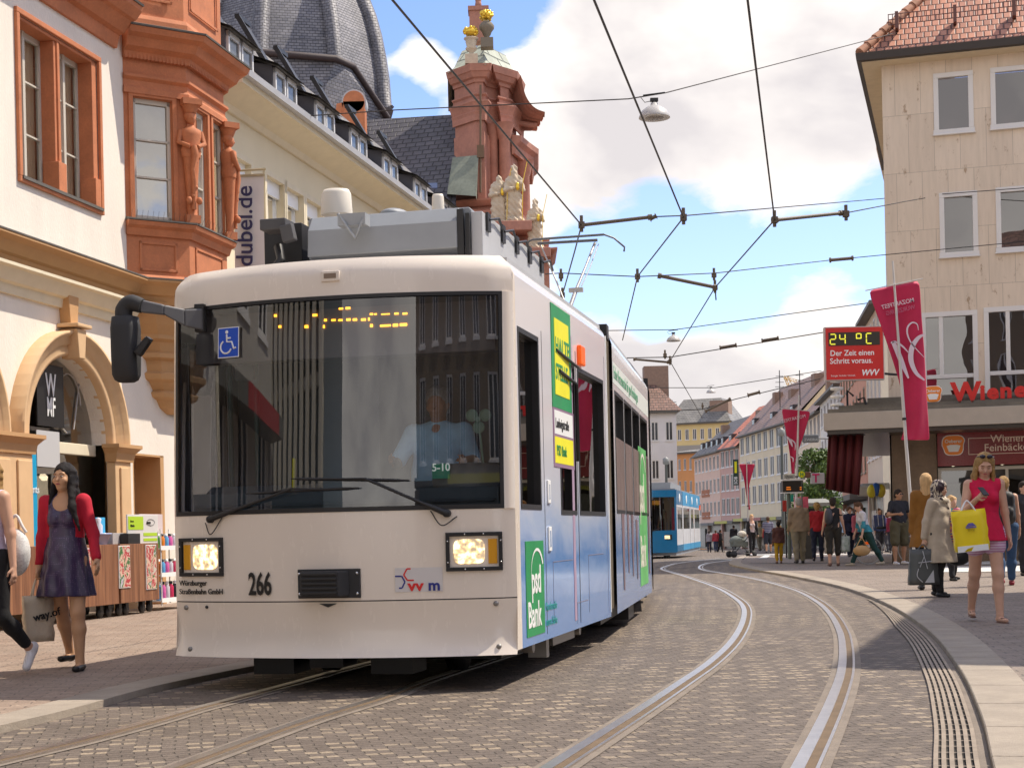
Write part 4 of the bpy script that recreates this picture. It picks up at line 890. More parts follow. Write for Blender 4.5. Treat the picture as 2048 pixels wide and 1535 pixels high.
for k, a in enumerate(arcs):   # arch surround, capitals, pilasters, glass
    mb = MB(); n = 28; prof = [(0.0, .06), (0.0, -.10), (.05, -.12), (.14, -.10), (.16, -.15), (.27, -.16), (.30, -.22), (.34, -.22), (.34, .0)]
    for i in range(n):
        pr = []
        for t_a in (math.pi * i / n, math.pi * (i + 1) / n): pr.append([(a + (rA + o) * math.cos(t_a), y, zS + (rA + o) * math.sin(t_a)) for o, y in prof])
        m = len(prof); mb.add(pr[0] + pr[1], [(j, j + 1, m + j + 1, m + j) for j in range(m - 1)], True)
    ar = mb.build('arch_surround', M_och2, hA)
    mb = MB(); mb.prismY([(a - .08, zS + rA - .04), (a + .08, zS + rA - .04), (a + .13, zS + rA + .36), (a - .13, zS + rA + .36)], -.27, 0); mb.box(a - .2, a + .2, -.32, 0, zS + rA + .38, zS + rA + .43); mb.build('keystone', M_och2, ar, bev=.012)
    mb = MB(); mb.prismY([(a - .10, zS + rA + .43), (a + .10, zS + rA + .43), (a + .16, zS + rA + .95), (a - .16, zS + rA + .95)], -.16, 0); mb.build('bracket', M_och, hA, bev=.01)
    mb = MB(); mb.add([(a + rA * math.cos(t), .22, zS + rA * math.sin(t)) for t in [math.pi * i / 24 for i in range(25)]], [tuple(range(25))]); mb.build('fanlight', M_wgl, hA)
    mb = MB(); mb.box(a - rA, a + rA, .16, .26, zS - .16, zS); mb.box(a - rA, a + rA, .16, .26, .0, .35); mb.build('transom', M_cor, hA, bev=.01)
    mb = MB(); mb.add([(a - rA, .22, .35), (a + rA, .22, .35), (a + rA, .22, zS - .16), (a - rA, .22, zS - .16)], [(0, 1, 2, 3)]); mb.build('shop_window', M_wgl, hA)
    mb = MB(); mb.box(a - rA - .3, a + rA + .3, 2.6, 2.7, 0, 4.0); mb.box(a - rA - .3, a + rA + .3, .3, 2.7, 3.9, 4.0); mb.box(a - rA - .3, a + rA + .3, .3, 2.7, .0, .1)
    mb.box(a - rA - .34, a - rA - .3, .3, 2.7, 0, 4); mb.build('shop_interior', M_shop, hA)
    mb = MB(); mb.box(a - .5, a + .1, .9, 1.3, .1, 1.5); mb.box(a + .3, a + .9, 1.2, 1.6, .1, 1.9); mb.box(a - .2, a + .9, 1.5, 1.6, 2.1, 3.2); mb.build('display_stand', mat('display_wood', (.25, .2, .15), .7, var=.5, vscale=3), hA)
    mb = MB()
    for j in range(3): mb.cbox((a - .3 + j * .55, .8, zS - .45), (.09, .08, .06), ry=.5)
    mb.build('spot_light', M_shopl if k < 2 else M_shop, hA)
for i, a in enumerate([arcs[0] + rA + .245] + [c - rA - .245 - .245 for c in arcs]):
    hw = .245 if i == 0 else .49
    if i: a = arcs[i - 1] - rA - .49
    mb = MB(); mb.box(a - hw, a + hw, -.14, 0, 0, zS - .24); mb.box(a - hw - .03, a + hw + .03, -.20, 0, 0, .35)
    if i: 
        for q in (-1, 1): mb.box(a + q * .26 - .17, a + q * .26 + .17, -.17, -.14, .5, zS - .32)
    else: mb.box(a - .12, a + .12, -.17, -.14, .5, zS - .32)
    mb.build('pilaster', M_och2, hA, bev=.012)
    mb = MB(); mb.sweep([(a - hw, 0), (a - hw, -.14), (a + hw, -.14), (a + hw, 0)], [(0, zS - .24), (.03, zS - .24), (.05, zS - .12), (.11, zS - .05), (.13, zS - .04), (.13, zS + .01), (0, zS + .01)]); mb.build('capital', M_och, hA)
# emblem panel in the arched shop window
Mx = Matrix.Translation((sC - .42, .19, 0)); a = wp(66, 850, -.2); b = wp(117, 735, -.2); mb = MB(); mb.box(a.x, b.x, .13, .15, a.z, b.z); sg = mb.build('window_sign', M_dec_k, hA)
mb = MB(); mb.box(a.x, a.x + (b.x - a.x) * .85, .15, .16, a.z - .55, a.z - .06); mb.build('window_poster', mat('poster_grey', (.5, .5, .5), .6), hA)
cx, w, h = (a.x + b.x) / 2, b.x - a.x, b.z - a.z
def vtx(s_, z_, sz, sx_): text('sign_letters', s_, sz, frame((cx, .125, z_), (1, 0, 0), (0, 0, 1)), M_dec_w, sg, bold=.012, sx=sx_, align='CENTER')
vtx('W', a.z + h * .50, h * .52, .62); vtx('MF', a.z + h * .17, h * .44, .50)
mb = MB(); mb.tube([(cx + .62 + .34 * math.cos(t), .2, zS + .55 + .42 * math.sin(t)) for t in [i * .3 for i in range(16)]], .012, 6); mb.tube([(cx + .75, .2, zS + .2), (cx + .95, .2, zS - .1 + 1.0)], .012, 6); mb.build('window_decal', mat('decal_faint', (.42, .40, .38), .5), hA)
mb = MB(); p = wp(65, 1000, -.1); mb.box(p.x - .1, p.x + .16, .12, .14, .5, zS - .2); mb.build('window_poster', mat('poster_cyan', (.0, .33, .58), .5), hA)
text('poster_letters', 'umts', .14, frame((p.x - .07, .115, 1.7), (1, 0, 0), (0, 0, 1)), M_dec_w, hA)
# string cornices (follow the oriel plan)
OR = [(3.70, 0), (4.40, -.70), (5.85, -.70), (6.55, 0)]
x_l = left - 2.2
z = 4.62
mb = MB(); mb.sweep([(x_l, 0), OR[0], OR[1], OR[2], OR[3], (sE, 0)], [(0, z - .05), (.10, z - .05), (.14, z + .06), (.20, z + .08), (.30, z + .20), (.42, z + .24), (.42, z + .27), (0, z + .34)]); mb.build('cornice', M_och, hA)
mb = MB(); mb.sweep([(x_l, 0), OR[0], OR[1], OR[2], OR[3], (sE, 0)], [(0, z + .27), (.43, z + .272), (.43, z + .292), (0, z + .36)]); mb.build('lead_flashing', M_lead, hA)
mb = MB(); mb.sweep([(x_l, 0), (3.7, 0)], [(0, z - .40), (.05, z - .40), (.08, z - .28), (.14, z - .26), (.24, z - .12), (.30, z - .10), (.30, z - .06), (0, z - .05)]); mb.build('cornice', M_cor, hA)
zc2 = 8.55
mb = MB(); mb.sweep([(x_l, 0), (3.44, 0)], [(0, zc2 - .26), (.05, zc2 - .26), (.09, zc2 - .08), (.17, zc2 - .05), (.30, zc2 + .10), (.36, zc2 + .12), (.46, zc2 + .24), (.48, zc2 + .30), (0, zc2 + .38)]); mb.build('cornice', M_ora, hA)
mb = MB(); mb.sweep([(x_l, 0), (3.42, 0)], [(0, zc2 + .32), (.50, zc2 + .30), (.51, zc2 + .325), (0, zc2 + .42)]); mb.build('lead_flashing', M_lead, hA)
# orange window
def big_window(x0, x1, z0, z1):
    mb = MB(); f = .075
    for q in ((x0 - f, x1 + f, z1, z1 + f), (x0 - f, x1 + f, z0 - f, z0), (x0 - f, x0, z0, z1), (x1, x1 + f, z0, z1)): mb.box(q[0], q[1], -.05, .0, q[2], q[3])
    f = .0
    for q in ((x0, x1, z1 - .05, z1), (x0, x0 + .03, z0, z1), (x1 - .14, x1, z0, z1)): mb.box(q[0], q[1], 0, .30, q[2], q[3])
    xm = (x0 + x1) / 2 - .02; mb.box(xm - .085, xm + .085, .02, .28, z0, z1 - .05); mb.box(xm - .03, xm + .03, -.005, .03, z0, z1 - .05); mb.box(xm - .11, xm + .11, -.04, .2, z0, z0 + .42); mb.box(x1 - .16, x1, -.04, .2, z0, z0 + .42)
    w = mb.build('window', M_ora, hA, bev=.01)
    mb = MB(); mb.box(x0 - .02, x1 + .02, -.07, .30, z0 - .03, z0 + .012); mb.build('sill', M_lead, w)
    mb = MB()
    for (a, b) in ((x0 + .03, xm - .085), (xm + .085, x1 - .14)):
        mb.box(a, a + .04, .22, .27, z0, z1 - .05); mb.box(b - .04, b, .22, .27, z0, z1 - .05); mb.box(a, b, .22, .27, z1 - .13, z1 - .05); mb.box(a, b, .22, .27, z0, z0 + .06); c = (a + b) / 2; mb.box(c - .03, c + .03, .20, .27, z0, z1 - .05)
        for k in (1, 2): zz = z0 + (z1 - z0) * k / 3; mb.box(a, b, .225, .255, zz - .012, zz + .012)
    mb.build('sash', M_wfr, w)
    mb = MB(); mb.add([(x0, .25, z0), (x1, .25, z0), (x1, .25, z1), (x0, .25, z1)], [(0, 1, 2, 3)]); mb.build('pane', M_wgl, w)
    mb = MB()
    for (a, b) in ((x0 + .03, xm - .085), (xm + .085, x1 - .14)):
        n = 30; v = []
        for i in range(n + 1): 
            x = a + (b - a) * i / n; y = .33 + .02 * math.sin(i * 1.9); v += [(x, y, z0), (x, y, z1)]
        mb.add(v, [(2 * i, 2 * i + 2, 2 * i + 3, 2 * i + 1) for i in range(n)], True)
    mb.build('curtain', M_curt, w)
    mb = MB(); mb.box(x0 - .3, x1 + .3, 1.6, 1.65, z0 - .3, z1 + .3); mb.box(x0 - .3, x1 + .3, .31, 1.6, z1 + .1, z1 + .14); mb.build('room', M_room, w)
big_window(w0, w1, wz0, wz1); big_window(w0 - 3.2, w1 - 3.2, wz0, wz1)
# oriel
orl = bpy.data.objects.new('oriel', None); COL.objects.link(orl); orl.parent = hA
def off_poly(d):
    return [(OR[0][0] - d * .4, 0.0), (OR[1][0] - d * .41, OR[1][1] - d), (OR[2][0] + d * .41, OR[2][1] - d), (OR[3][0] + d * .4, 0.0)]
O0, O1, O2, O3 = [Vector(p) for p in OR]
def slab(nm, d, z0, z1, m, par=None, bev=.008):
    mb = MB(); mb.prism(off_poly(d), z0, z1); return mb.build(nm, m, par or hA, bev=bev)
zA, zB = 5.86, 7.68     # window sill / head
slab('oriel_base', 0, 4.9, 5.62, M_ora)
prof = lambda d, z0: None
path = [OR[0], OR[1], OR[2], OR[3]]
mb = MB(); mb.sweep(path, [(0, 5.60), (.04, 5.60), (.07, 5.70), (.13, 5.74), (.15, 5.80), (0, 5.84)]); mb.build('oriel_sill', M_ora, hA)
mb = MB(); mb.sweep(path, [(0, 5.805), (.16, 5.808), (.16, 5.83), (0, 5.87)]); mb.build('lead_flashing', M_lead, hA)
mb = MB(); mb.sweep(path, [(0, 4.88), (.06, 4.88), (.06, 4.98), (.03, 5.02), (0, 5.02)]); mb.build('oriel_moulding', M_ora, hA)
for (a, b) in ((O0, O1), (O1, O2)):      # raised panel frames below and above
    d = (b - a); L = d.length; d.normalize(); nrm = Vector((d.y, -d.x))
    Mf = Matrix(((d.x, -nrm.x, 0, a.x), (d.y, -nrm.y, 0, a.y), (0, 0, 1, 0), (0, 0, 0, 1)))    # x along face, y inward
    for z0, z1 in ((5.08, 5.52), (9.15, 10.4)):
        mb = MB(Mf); x0, x1 = .2, L - .2
        for q in ((x0, x1, z1 - .04, z1), (x0, x1, z0, z0 + .04), (x0, x0 + .04, z0, z1), (x1 - .04, x1, z0, z1)): mb.box(q[0], q[1], -.02, 0, q[2], q[3])
        mb.build('panel_frame', M_ora, hA, bev=.006)
    ws = ([(.14, L - .24)] if L < 1.3 else [(.25, .72), (.93, 1.42)])
    mb = MB(Mf); wall_grid(mb, lambda u, v: (u, 0, v), [0, L], [zA - .06, 7.75], [(x0, x1, zA, zB) for x0, x1 in ws])
    for x0, x1 in ws:
        f = .07
        for q in ((x0 - f, x1 + f, zB, zB + f), (x0 - f, x0, zA, zB), (x1, x1 + f, zA, zB)): mb.box(q[0], q[1], -.035, 0, q[2], q[3])
        for q in ((x0, x0 + .01, zA, zB), (x1 - .01, x1, zA, zB)): mb.box(q[0], q[1], 0, .14, q[2], q[3])
        mb.box(x0, x1, 0, .14, zB - .01, zB)
    mb.build('oriel_wall', M_ora, hA, bev=.006)
    for x0, x1 in ws:
        mb = MB(Mf)
        for q in ((x0, x0 + .06, zA, zB), (x1 - .06, x1, zA, zB), (x0, x1, zB - .08, zB), (x0, x1, zA, zA + .06), (x0, x1, zA + .62, zA + .65), (x0, x1, zA + 1.18, zA + 1.21)): mb.box(q[0], q[1], .05, .11, q[2], q[3])
        w = mb.build('window_frame', M_wfr, hA, bev=.005)
        mb = MB(Mf); mb.add([(x0, .09, zA), (x1, .09, zA), (x1, .09, zB), (x0, .09, zB)], [(0, 1, 2, 3)]); mb.build('pane', glassmat('oriel_glass', (.6, .55, .45), .30, .008), w)
        mb = MB(Mf); mb.box(x0 - .05, x1 + .05, .3, .34, zA - .1, zB + .1); mb.build('blind', mat('blind', (.50, .44, .33), .9, var=.15, vscale=2), w)
slab('oriel_entablature', 0, 7.74, 8.32, M_ora)
mb = MB(); mb.sweep(path, [(0, 7.72), (.05, 7.72), (.05, 7.80), (.02, 7.84), (.02, 7.92), (.07, 7.96), (.07, 8.0), (0, 8.02)]); mb.build('architrave', M_ora, hA)
mb = MB(); mb.sweep(path, [(0, 8.24), (.07, 8.24), (.09, 8.33), (.20, 8.38), (.26, 8.50), (.36, 8.54), (.40, 8.62), (0, 8.75)]); mb.build('cornice', M_ora, hA)
mb = MB(); mb.sweep(path, [(0, 8.64), (.415, 8.625), (.42, 8.65), (0, 8.80)]); mb.build('lead_flashing', M_lead, hA)
mb = MB()
for (a, b) in ((O0, O1), (O1, O2)):
    d = b - a; L = d.length; d.normalize(); nrm = Vector((d.y, -d.x)); n = int(L / .055)
    for i in range(n):
        c = a + d * (i + .5) * L / n + nrm * .05; mb.cbox((c.x, c.y, 8.27), (.028, .07, .08), math.atan2(d.y, d.x))
mb.build('dentils', M_ora, hA)
slab('oriel_upper', -.02, 8.7, 13.0, M_ora)
mb = MB(); mb.sweep(path, [(-.02, 8.72), (.05, 8.72), (.05, 8.85), (.02, 8.92), (-.02, 8.92)]); mb.build('oriel_moulding', M_ora, hA); mb = MB(); mb.sweep(path, [(-.02, 10.45), (.10, 10.52), (.14, 10.62), (-.02, 10.68)]); mb.build('oriel_moulding', M_ora, hA)
# tapered corbel under the oriel
mb = MB(); cxo = (O1.x + O2.x) / 2
rings = [(4.60, 1.0), (4.50, .97), (4.42, .86), (4.30, .80), (4.16, .70), (4.10, .70), (4.06, .62), (3.92, .58), (3.88, .64), (3.82, .64), (3.78, .56), (3.62, .54), (3.58, .60), (3.50, .58), (3.46, .50), (3.34, .42), (3.30, .46), (3.24, .44), (3.20, .34), (3.08, .26), (3.0, .1)]
vs = []
for z, k in rings:
    for (x, y) in [(OR[0][0] - .1, 0), (OR[0][0] + .1, -.35), (OR[1][0], OR[1][1]), (OR[2][0], OR[2][1]), (OR[3][0] - .1, -.35), (OR[3][0] + .1, 0)]: vs.append((cxo + (x - cxo) * k, y * k * 1.02, z))
mb.add(vs, [(i * 6 + j, i * 6 + j + 1, i * 6 + 7 + j, i * 6 + 6 + j) for i in range(len(rings) - 1) for j in range(5)]); mb.build('corbel', M_och, hA)
# herm figures at the oriel corners
def herm(c):
    mb = MB(Matrix.Translation((c[0], c[1], 5.84)) @ Matrix.Rotation(math.atan2(c[1] + .1, c[0] - cxo) + R(90), 4, 'Z'))
    mb.box(-.11, .11, -.08, .10, 0, .12); mb.lathe([(.085, .12), (.07, .16), (.085, .5), (.12, .95), (.135, 1.05)], (0, 0, 0), 8, sx=1.05, sy=.85)
    mb.lathe([(.13, 1.0), (.145, 1.1), (.125, 1.2), (.15, 1.34), (.145, 1.42), (.06, 1.47), (.05, 1.5)], (0, 0, 0), 16, sx=1.1, sy=.85)
    mb.ball((0, -.02, 1.60), (.075, .085, .10), 14); mb.ball((0, .01, 1.64), (.10, .09, .09), 12); mb.ball((0, -.10, 1.59), (.02, .02, .02), 6)
    for s in (-1, 1):
        mb.tube([(s * .15, 0, 1.40), (s * .20, -.03, 1.22), (s * .06, -.15, 1.14)], [.05, .042, .034], 8); mb.ball((s * .08, -.11, .33), (.05, .05, .06), 8)
    mb.tube([(0, -.14, 1.15), (.02, -.16, 1.0), (-.02, -.13, .8), (.01, -.11, .6), (0, -.10, .35), (0, -.09, .2)], [.05, .06, .035, .045, .03, .04], 7)
    for k in range(6): mb.ball((.03 * math.sin(k * 2), -.15 + .008 * k, 1.05 - k * .13), .035, 6)
    mb.lathe([(.09, 1.68), (.12, 1.76), (.14, 1.80)], (0, 0, 0), 10); mb.box(-.15, .15, -.14, .12, 1.79, 1.88)
    mb.build('herm_figure', M_ora, hA)
herm((O1.x - .01, O1.y - .06)); herm((O2.x - .02, O2.y - .07))
mb = MB()
for a, b in ((O0, O1), (O1, O2)):
    n = 12
    for i in range(n): p = a.lerp(b, (i + .5) / n); d = (b - a).normalized(); q = Vector((d.y, -d.x)) * .12; mb.tube([(p.x + q.x, p.y + q.y, 5.83), (p.x + q.x * 1.5, p.y + q.y * 1.5, 5.95)], .0025, 4)
mb.build('bird_spikes', M_lead, hA)
bpy.data.objects.remove(orl)
# roof of house A
mb = MB(); mb.add([(x_l, -.4, 13.9), (sE, -.4, 13.9), (sE, 5, 18), (x_l, 5, 18), (x_l, 10.4, 13.9), (sE, 10.4, 13.9)], [(0, 1, 2, 3), (3, 2, 5, 4), (0, 3, 4), (1, 5, 2)]); uvplanar(mb.build('roof', M_tile, hA))

# ---- cream house with slate roof, dormers
hB = thing('town_house', 'pale yellow house with steep slate roof and row of dormers behind the tram', 'house', ML @ Vector((sE + .02, 0, 0)), AL)
X0 = sE + .02; sB = 26.0; M_ye = mat('yellow_stucco', (.74, .655, .47), .9, var=.05, vscale=1, bump=.15)
mb = MB(); wins = []
for px in (541, 580, 620, 655, 690):
    a = wp(px - 10, 400).x - X0; wins.append((a, a + .95, 6.25, 7.75)); wins.append((a, a + .95, 3.4, 4.9))
a_ = wp(500, 400).x - X0; wins.append((a_ - .95, a_, 6.25, 7.75))
wall_grid(mb, lambda u, v: (u, 0, v), [0, sB], [0, 8.9], wins)
for (a, b, c, d) in wins:
    for q in (((a, 0, c), (a, .22, c), (a, .22, d), (a, 0, d)), ((b, 0, c), (b, .22, c), (b, .22, d), (b, 0, d)), ((a, 0, c), (b, 0, c), (b, .22, c), (a, .22, c)), ((a, 0, d), (b, 0, d), (b, .22, d), (a, .22, d))): mb.add(q, [(0, 1, 2, 3)])
mb.add([(sB, 0, 0), (sB, 9, 0), (sB, 9, 8.9), (sB, 4.2, 13.5), (sB, 0, 8.9)], [(0, 1, 2, 3, 4)]); mb.add([(0, 9, 0), (sB, 9, 0), (sB, 9, 8.9), (0, 9, 8.9)], [(0, 1, 2, 3)])
mb.build('wall', M_ye, hB)
for (a, b, c, d) in wins:
    mb = MB()
    for q in ((a - .10, b + .10, d, d + .10), (a - .10, b + .10, c - .10, c), (a - .10, a, c, d), (b, b + .10, c, d)): mb.box(q[0], q[1], -.04, 0, q[2], q[3])
    w = mb.build('window', M_cor, hB)
    mb = MB()
    for q in ((a, b, d - .07, d), (a, b, c, c + .07), (a, a + .06, c, d), (b - .06, b, c, d), ((a + b) / 2 - .03, (a + b) / 2 + .03, c, d)): mb.box(q[0], q[1], .15, .2, q[2], q[3])
    mb.box(a, b, .08, .14, d - .28, d); mb.build('window_frame', M_dec_w, w)
    mb = MB(); mb.add([(a, .18, c), (b, .18, c), (b, .18, d), (a, .18, d)], [(0, 1, 2, 3)]); mb.build('pane', M_dkg, w)
    mb = MB(); mb.box(a - .1, b + .1, .5, .55, c - .1, d + .1); mb.build('room', M_room, w)
mb = MB(); mb.sweep([(0, 0), (sB, 0)], [(0, 8.45), (.06, 8.45), (.12, 8.55), (.55, 8.72), (.60, 8.72), (.60, 8.84), (0, 8.95)]); mb.build('eaves', M_cor, hB)
mb = MB(); mb.sweep([(0, 0), (sB, 0)], [(.58, 8.82), (.72, 8.82), (.74, 8.92), (.58, 8.94)]); mb.build('gutter', M_tg2, hB)
RY, RZ = 4.2, 13.6; sl_ = (RZ - 8.9) / (RY + .6)
mb = MB(); mb.add([(0, -.62, 8.9), (sB, -.62, 8.9), (sB, RY, RZ), (0, RY, RZ), (0, 9, 8.9), (sB, 9, 8.9)], [(0, 1, 2, 3), (3, 2, 5, 4)]); mb.add([(0, -.62, 8.86), (0, RY, RZ), (0, 9, 8.9)], [(0, 1, 2)]); uvplanar(mb.build('roof', M_sl1, hB))
for px, py in ((477, 185), (568, 262), (647, 318), (714, 362), (778, 405), (838, 440), (893, 470)):
    c = wp(px, py, .1).x - X0; hw = .62; z0, z1 = 8.95, 9.82; yf = -.12; yb = (z1 + .12 - 8.9) / sl_ - .62
    mb = MB()
    for s in (-1, 1): x = c + s * hw; mb.add([(x, yf, z0), (x, yf, z1), (x, yb + .1, z1 + .12), (x, yf + .1, z0 - .1)], [(0, 1, 2, 3)])
    mb.add([(c - hw, yf, z0), (c + hw, yf, z0), (c + hw, yf, z1), (c - hw, yf, z1)], [(0, 1, 2, 3)])
    dm = mb.build('dormer', M_slate, hB)
    mb = MB(); mb.add([(c - hw - .12, yf - .16, z1 - .02), (c + hw + .12, yf - .16, z1 - .02), (c + hw + .12, yb + .3, z1 + .38), (c - hw - .12, yb + .3, z1 + .38)], [(0, 1, 2, 3)]); mb.add([(c - hw - .12, yf - .16, z1 - .07), (c + hw + .12, yf - .16, z1 - .07), (c + hw + .12, yb + .3, z1 + .33), (c - hw - .12, yb + .3, z1 + .33)], [(0, 1, 2, 3)]); uvplanar(mb.build('dormer_roof', M_sl1, dm))
    for s in (-1, 1):
        mb = MB(); a, b = c + s * .30 - .27, c + s * .30 + .27
        for q in ((a, b, z1 - .14, z1 - .04), (a, b, z0 + .06, z0 + .12), (a, a + .06, z0 + .06, z1 - .04), (b - .06, b, z0 + .06, z1 - .04)): mb.box(q[0], q[1], yf - .05, yf + .02, q[2], q[3])
        w = mb.build('window_frame', mat('grey_white_frame', (.60, .60, .60), .5), dm)
        mb = MB(); mb.box(a + .06, b - .06, yf - .02, yf - .012, z0 + .12, z1 - .14); mb.build('pane', mat('pane_grey', (.10, .11, .12), .12, var=.3), w)
    # open skylight above, hinged from the roof
    mb = MB(); xx = c + .55; y0 = 1.05; zz = 8.9 + (y0 + .62) * sl_
    mb.add([(xx - .28, y0, zz + .05), (xx + .28, y0, zz + .05), (xx + .28, y0 - .35 + 1.1, zz + 1.35), (xx - .28, y0 - .35 + 1.1, zz + 1.35)], [(0, 1, 2, 3)])
    mb.cbox((xx - .3, y0 + .38, zz + .72), (.07, .10, 1.5), rx=R(-30)); mb.cbox((xx, y0 + .75, zz + 1.36), (.66, .1, .09)); mb.build('skylight', M_tk, hB)
# banner hanging from a wall bracket
bn = thing('banner', 'white vertical bookshop banner with dark blue lettering beside the orange oriel', 'banner', PX(470, 345, 26.2))
bM = Matrix.Translation(bn.location).inverted(); W_ = lambda px, py: bM @ PX(px, py, 26.2)
a, b, c, d = W_(469, 350), W_(527, 347), W_(531, 600), W_(471, 600)
mb = MB(); n = 10; v = []
for i in range(n + 1):
    for j in range(5):
        p = a.lerp(b, j / 4).lerp(d.lerp(c, j / 4), i / n); p.y += .03 * math.sin(i * .7 + j * .5); v.append(p)
mb.add(v, [(i * 5 + j, i * 5 + j + 1, i * 5 + 6 + j, i * 5 + 5 + j) for i in range(n) for j in range(4)], True); mb.build('cloth', mat('banner_cloth', (.72, .70, .68), .85, var=.04, vscale=3), bn)
up = (a - d).normalized(); text('lettering', 'hugendubel.de', .40, frame(W_(507, 648) + Vector((0, -.06, 0)), up, up.cross(Vector((0, 1, 0))) * -1 if False else Vector((-up.z, 0, up.x))), mat('deep_blue', (.03, .03, .10), .6), bn, bold=.012)
mb = MB(); mb.tube([W_(455, 343), W_(532, 338)], .02, 8); mb.tube([W_(469, 352), W_(530, 349)], .02, 8); mb.tube([W_(475, 330), W_(470, 360)], .015, 6); mb.build('bracket', mat('pale_gold', (.5, .45, .3), .4, .5), bn)
# big block behind/after: shop buildings further along the left kerb hidden by the tram
# ---- church
chY = 88
ch = thing('church', 'red sandstone church with baroque gable front, nave roof and big slate dome', 'church', PX(985, 1062, chY))
ch.location.z = 0
cI = Matrix.Translation(ch.location).inverted()
def cp(px, py, Y=chY): return cI @ PX(px, py, Y)
M_red = mat('red_sandstone', (.43, .20, .145), .85, var=.3, vscale=.6, bump=.3, bscale=8)
M_grn = mat('patina_copper', (.20, .22, .175), .7, var=.45, vscale=.8, bump=.3, bscale=3)
M_gold = mat('gilding', (.80, .52, .06), .3, .7)
M_sst = mat('pale_sandstone', (.56, .46, .34), .85, var=.22, vscale=3, bump=.4, bscale=15)
# plan outline seen: side face 915-975, canted pier 975-1030, concave front receding right
def P2(px, dY): p = cp(px, 600, chY + dY); return (p.x, p.y)
plan = [P2(915, 1.5), P2(960, 0), P2(976, .0), P2(982, .9), P2(1008, 1.6), P2(1012, .9), P2(1030, 1.3), P2(1040, 2.6), P2(1052, 4.2), P2(1062, 6.5), P2(1062, 9), P2(915, 9)]
zf = lambda py, Y=chY: CH + ray(985, py)[1] * Y
def tier(nm, y_top, y_bot, m=M_red, pl=plan, k=1.0):
    mb = MB(); mb.prism([(x, y) for x, y in pl], zf(y_bot), zf(y_top)); return mb.build(nm, m, ch)
tier('facade', 262, 700)
zt = zf(262)
up_plan = [P2(918, 1.5), P2(960, .1), P2(975, .1), P2(981, 1.0), P2(1006, 1.7), P2(1010, 1.0), P2(1026, 1.5), P2(1040, 4), P2(1040, 9), P2(918, 9)]
tier('attic', 132, 262, M_red, up_plan)
op = plan[:10]
def corn(nm, path, yb, prof, m=M_red):
    mb = MB(); z = zf(yb); mb.sweep(path, [(o, z + q) for o, q in prof]); return mb.build(nm, m, ch)
corn('capital_band', plan[:9], 240, [(0, 0), (.08, 0), (.10, .35), (.16, .5), (.12, .55), (.22, .8), (.30, .95), (.34, 1.0), (.34, 1.1), (0, 1.15)])
corn('architrave', up_plan[:8], 208, [(0, 0), (.06, 0), (.06, .2), (.12, .22), (.12, .45), (.22, .55), (.22, .62), (0, .7)])
corn('cornice', up_plan[:8], 163, [(0, 0), (.10, 0), (.14, .18), (.30, .24), (.46, .5), (.52, .52), (.6, .82), (.62, .9), (0, 1.0)])
corn('plinth_band', plan[:9], 440, [(0, 0), (.3, 0), (.35, .2), (.55, .35), (.6, .5), (0, .6)])
# attic pyramid roof in patina copper with upturned foot
a0 = [(x, y) for x, y in up_plan]; zb = zf(135); top = [P2(935, 3), P2(978, 1.8), P2(1022, 4), P2(1020, 8), P2(935, 8)]
base = [P2(905, .8), P2(982, -.6), P2(1054, 2.6), P2(1052, 9), P2(905, 9)]; mid = [tuple(Vector(a).lerp(Vector(b), .45)) for a, b in zip(base, top)]
zt1 = zf(68); vs = [(x, y, zb) for x, y in base] + [(x, y, zb + (zt1 - zb) * .30) for x, y in mid] + [(x, y, zt1) for x, y in top]
mb = MB(); mb.add(vs, [(i, (i + 1) % 5, 5 + (i + 1) % 5, 5 + i) for i in range(5)] + [(5 + i, 5 + (i + 1) % 5, 10 + (i + 1) % 5, 10 + i) for i in range(5)] + [(10, 11, 12, 13, 14)])
uvplanar(mb.build('gable_roof', slate_mat('patina_plates', (.40, .43, .34), (.34, .37, .29), 1.6, .8, mortar=(.16, .18, .14)), ch))
# urns with gilded fruit
def urn(px, pyb, pyt, Y, flip):
    c = cp(px, pyb, Y); zt_ = cp(px, pyt, Y).z; h = zt_ - c.z; mb = MB(); mb.lathe([(.10, .12), (.16, .18), (.12, .25), (.3, .36), (.34, .42), (.26, .5), (.33, .7), (.28, .74), (.42, .80), (.42, .84), (.2, .88)] if not flip else [(.12, .12), (.12, .2), (.22, .3), (.28, .42), (.42, .55), (.44, .68), (.32, .8), (.2, .86)], (0, 0, 0), 14)
    mb.v = [(c.x + x, c.y + y, c.z + z * h * .72) for x, y, z in mb.v]; mb.box(c.x - .36, c.x + .36, c.y - .36, c.y + .36, c.z - .35, c.z + h * .1); u = mb.build('urn', M_sst if not flip else mat('dark_sandstone', (.20, .17, .13), .85), ch)
    mb = MB(); random.seed(px)
    mb.ball((c.x, c.y, c.z + h * .80), (.38, .38, h * .14), 12)
    for k in range(26): th = random.uniform(0, 6.3); q = random.uniform(-.8, .9); r = .38 * math.sqrt(max(.1, 1 - q * q)); mb.ball((c.x + r * math.cos(th), c.y + r * math.sin(th), c.z + h * (.80 + .13 * q)), .10, 7)
    mb.build('gilded_fruit', M_gold, u)
urn(943, 118, 50, chY + .3, False); urn(974, 85, 18, chY + .6, True)
mb = MB(); c = cp(958, 70, chY + 5); z1 = cp(958, 18, chY + 5).z; mb.box(c.x - .55, c.x + .55, c.y - .5, c.y + .5, c.z - .5, z1); mb.box(c.x - .62, c.x + .62, c.y - .6, c.y + .6, z1 - .25, z1); mb.ball((c.x, c.y, z1 + .25), (.2, .2, .3), 10); mb.lathe([(.14, 0), (.25, .5), (.1, 1.2), (0, 1.4)], (c.x, c.y, z1 + .3), 8); mb.build('finial', M_red, ch)
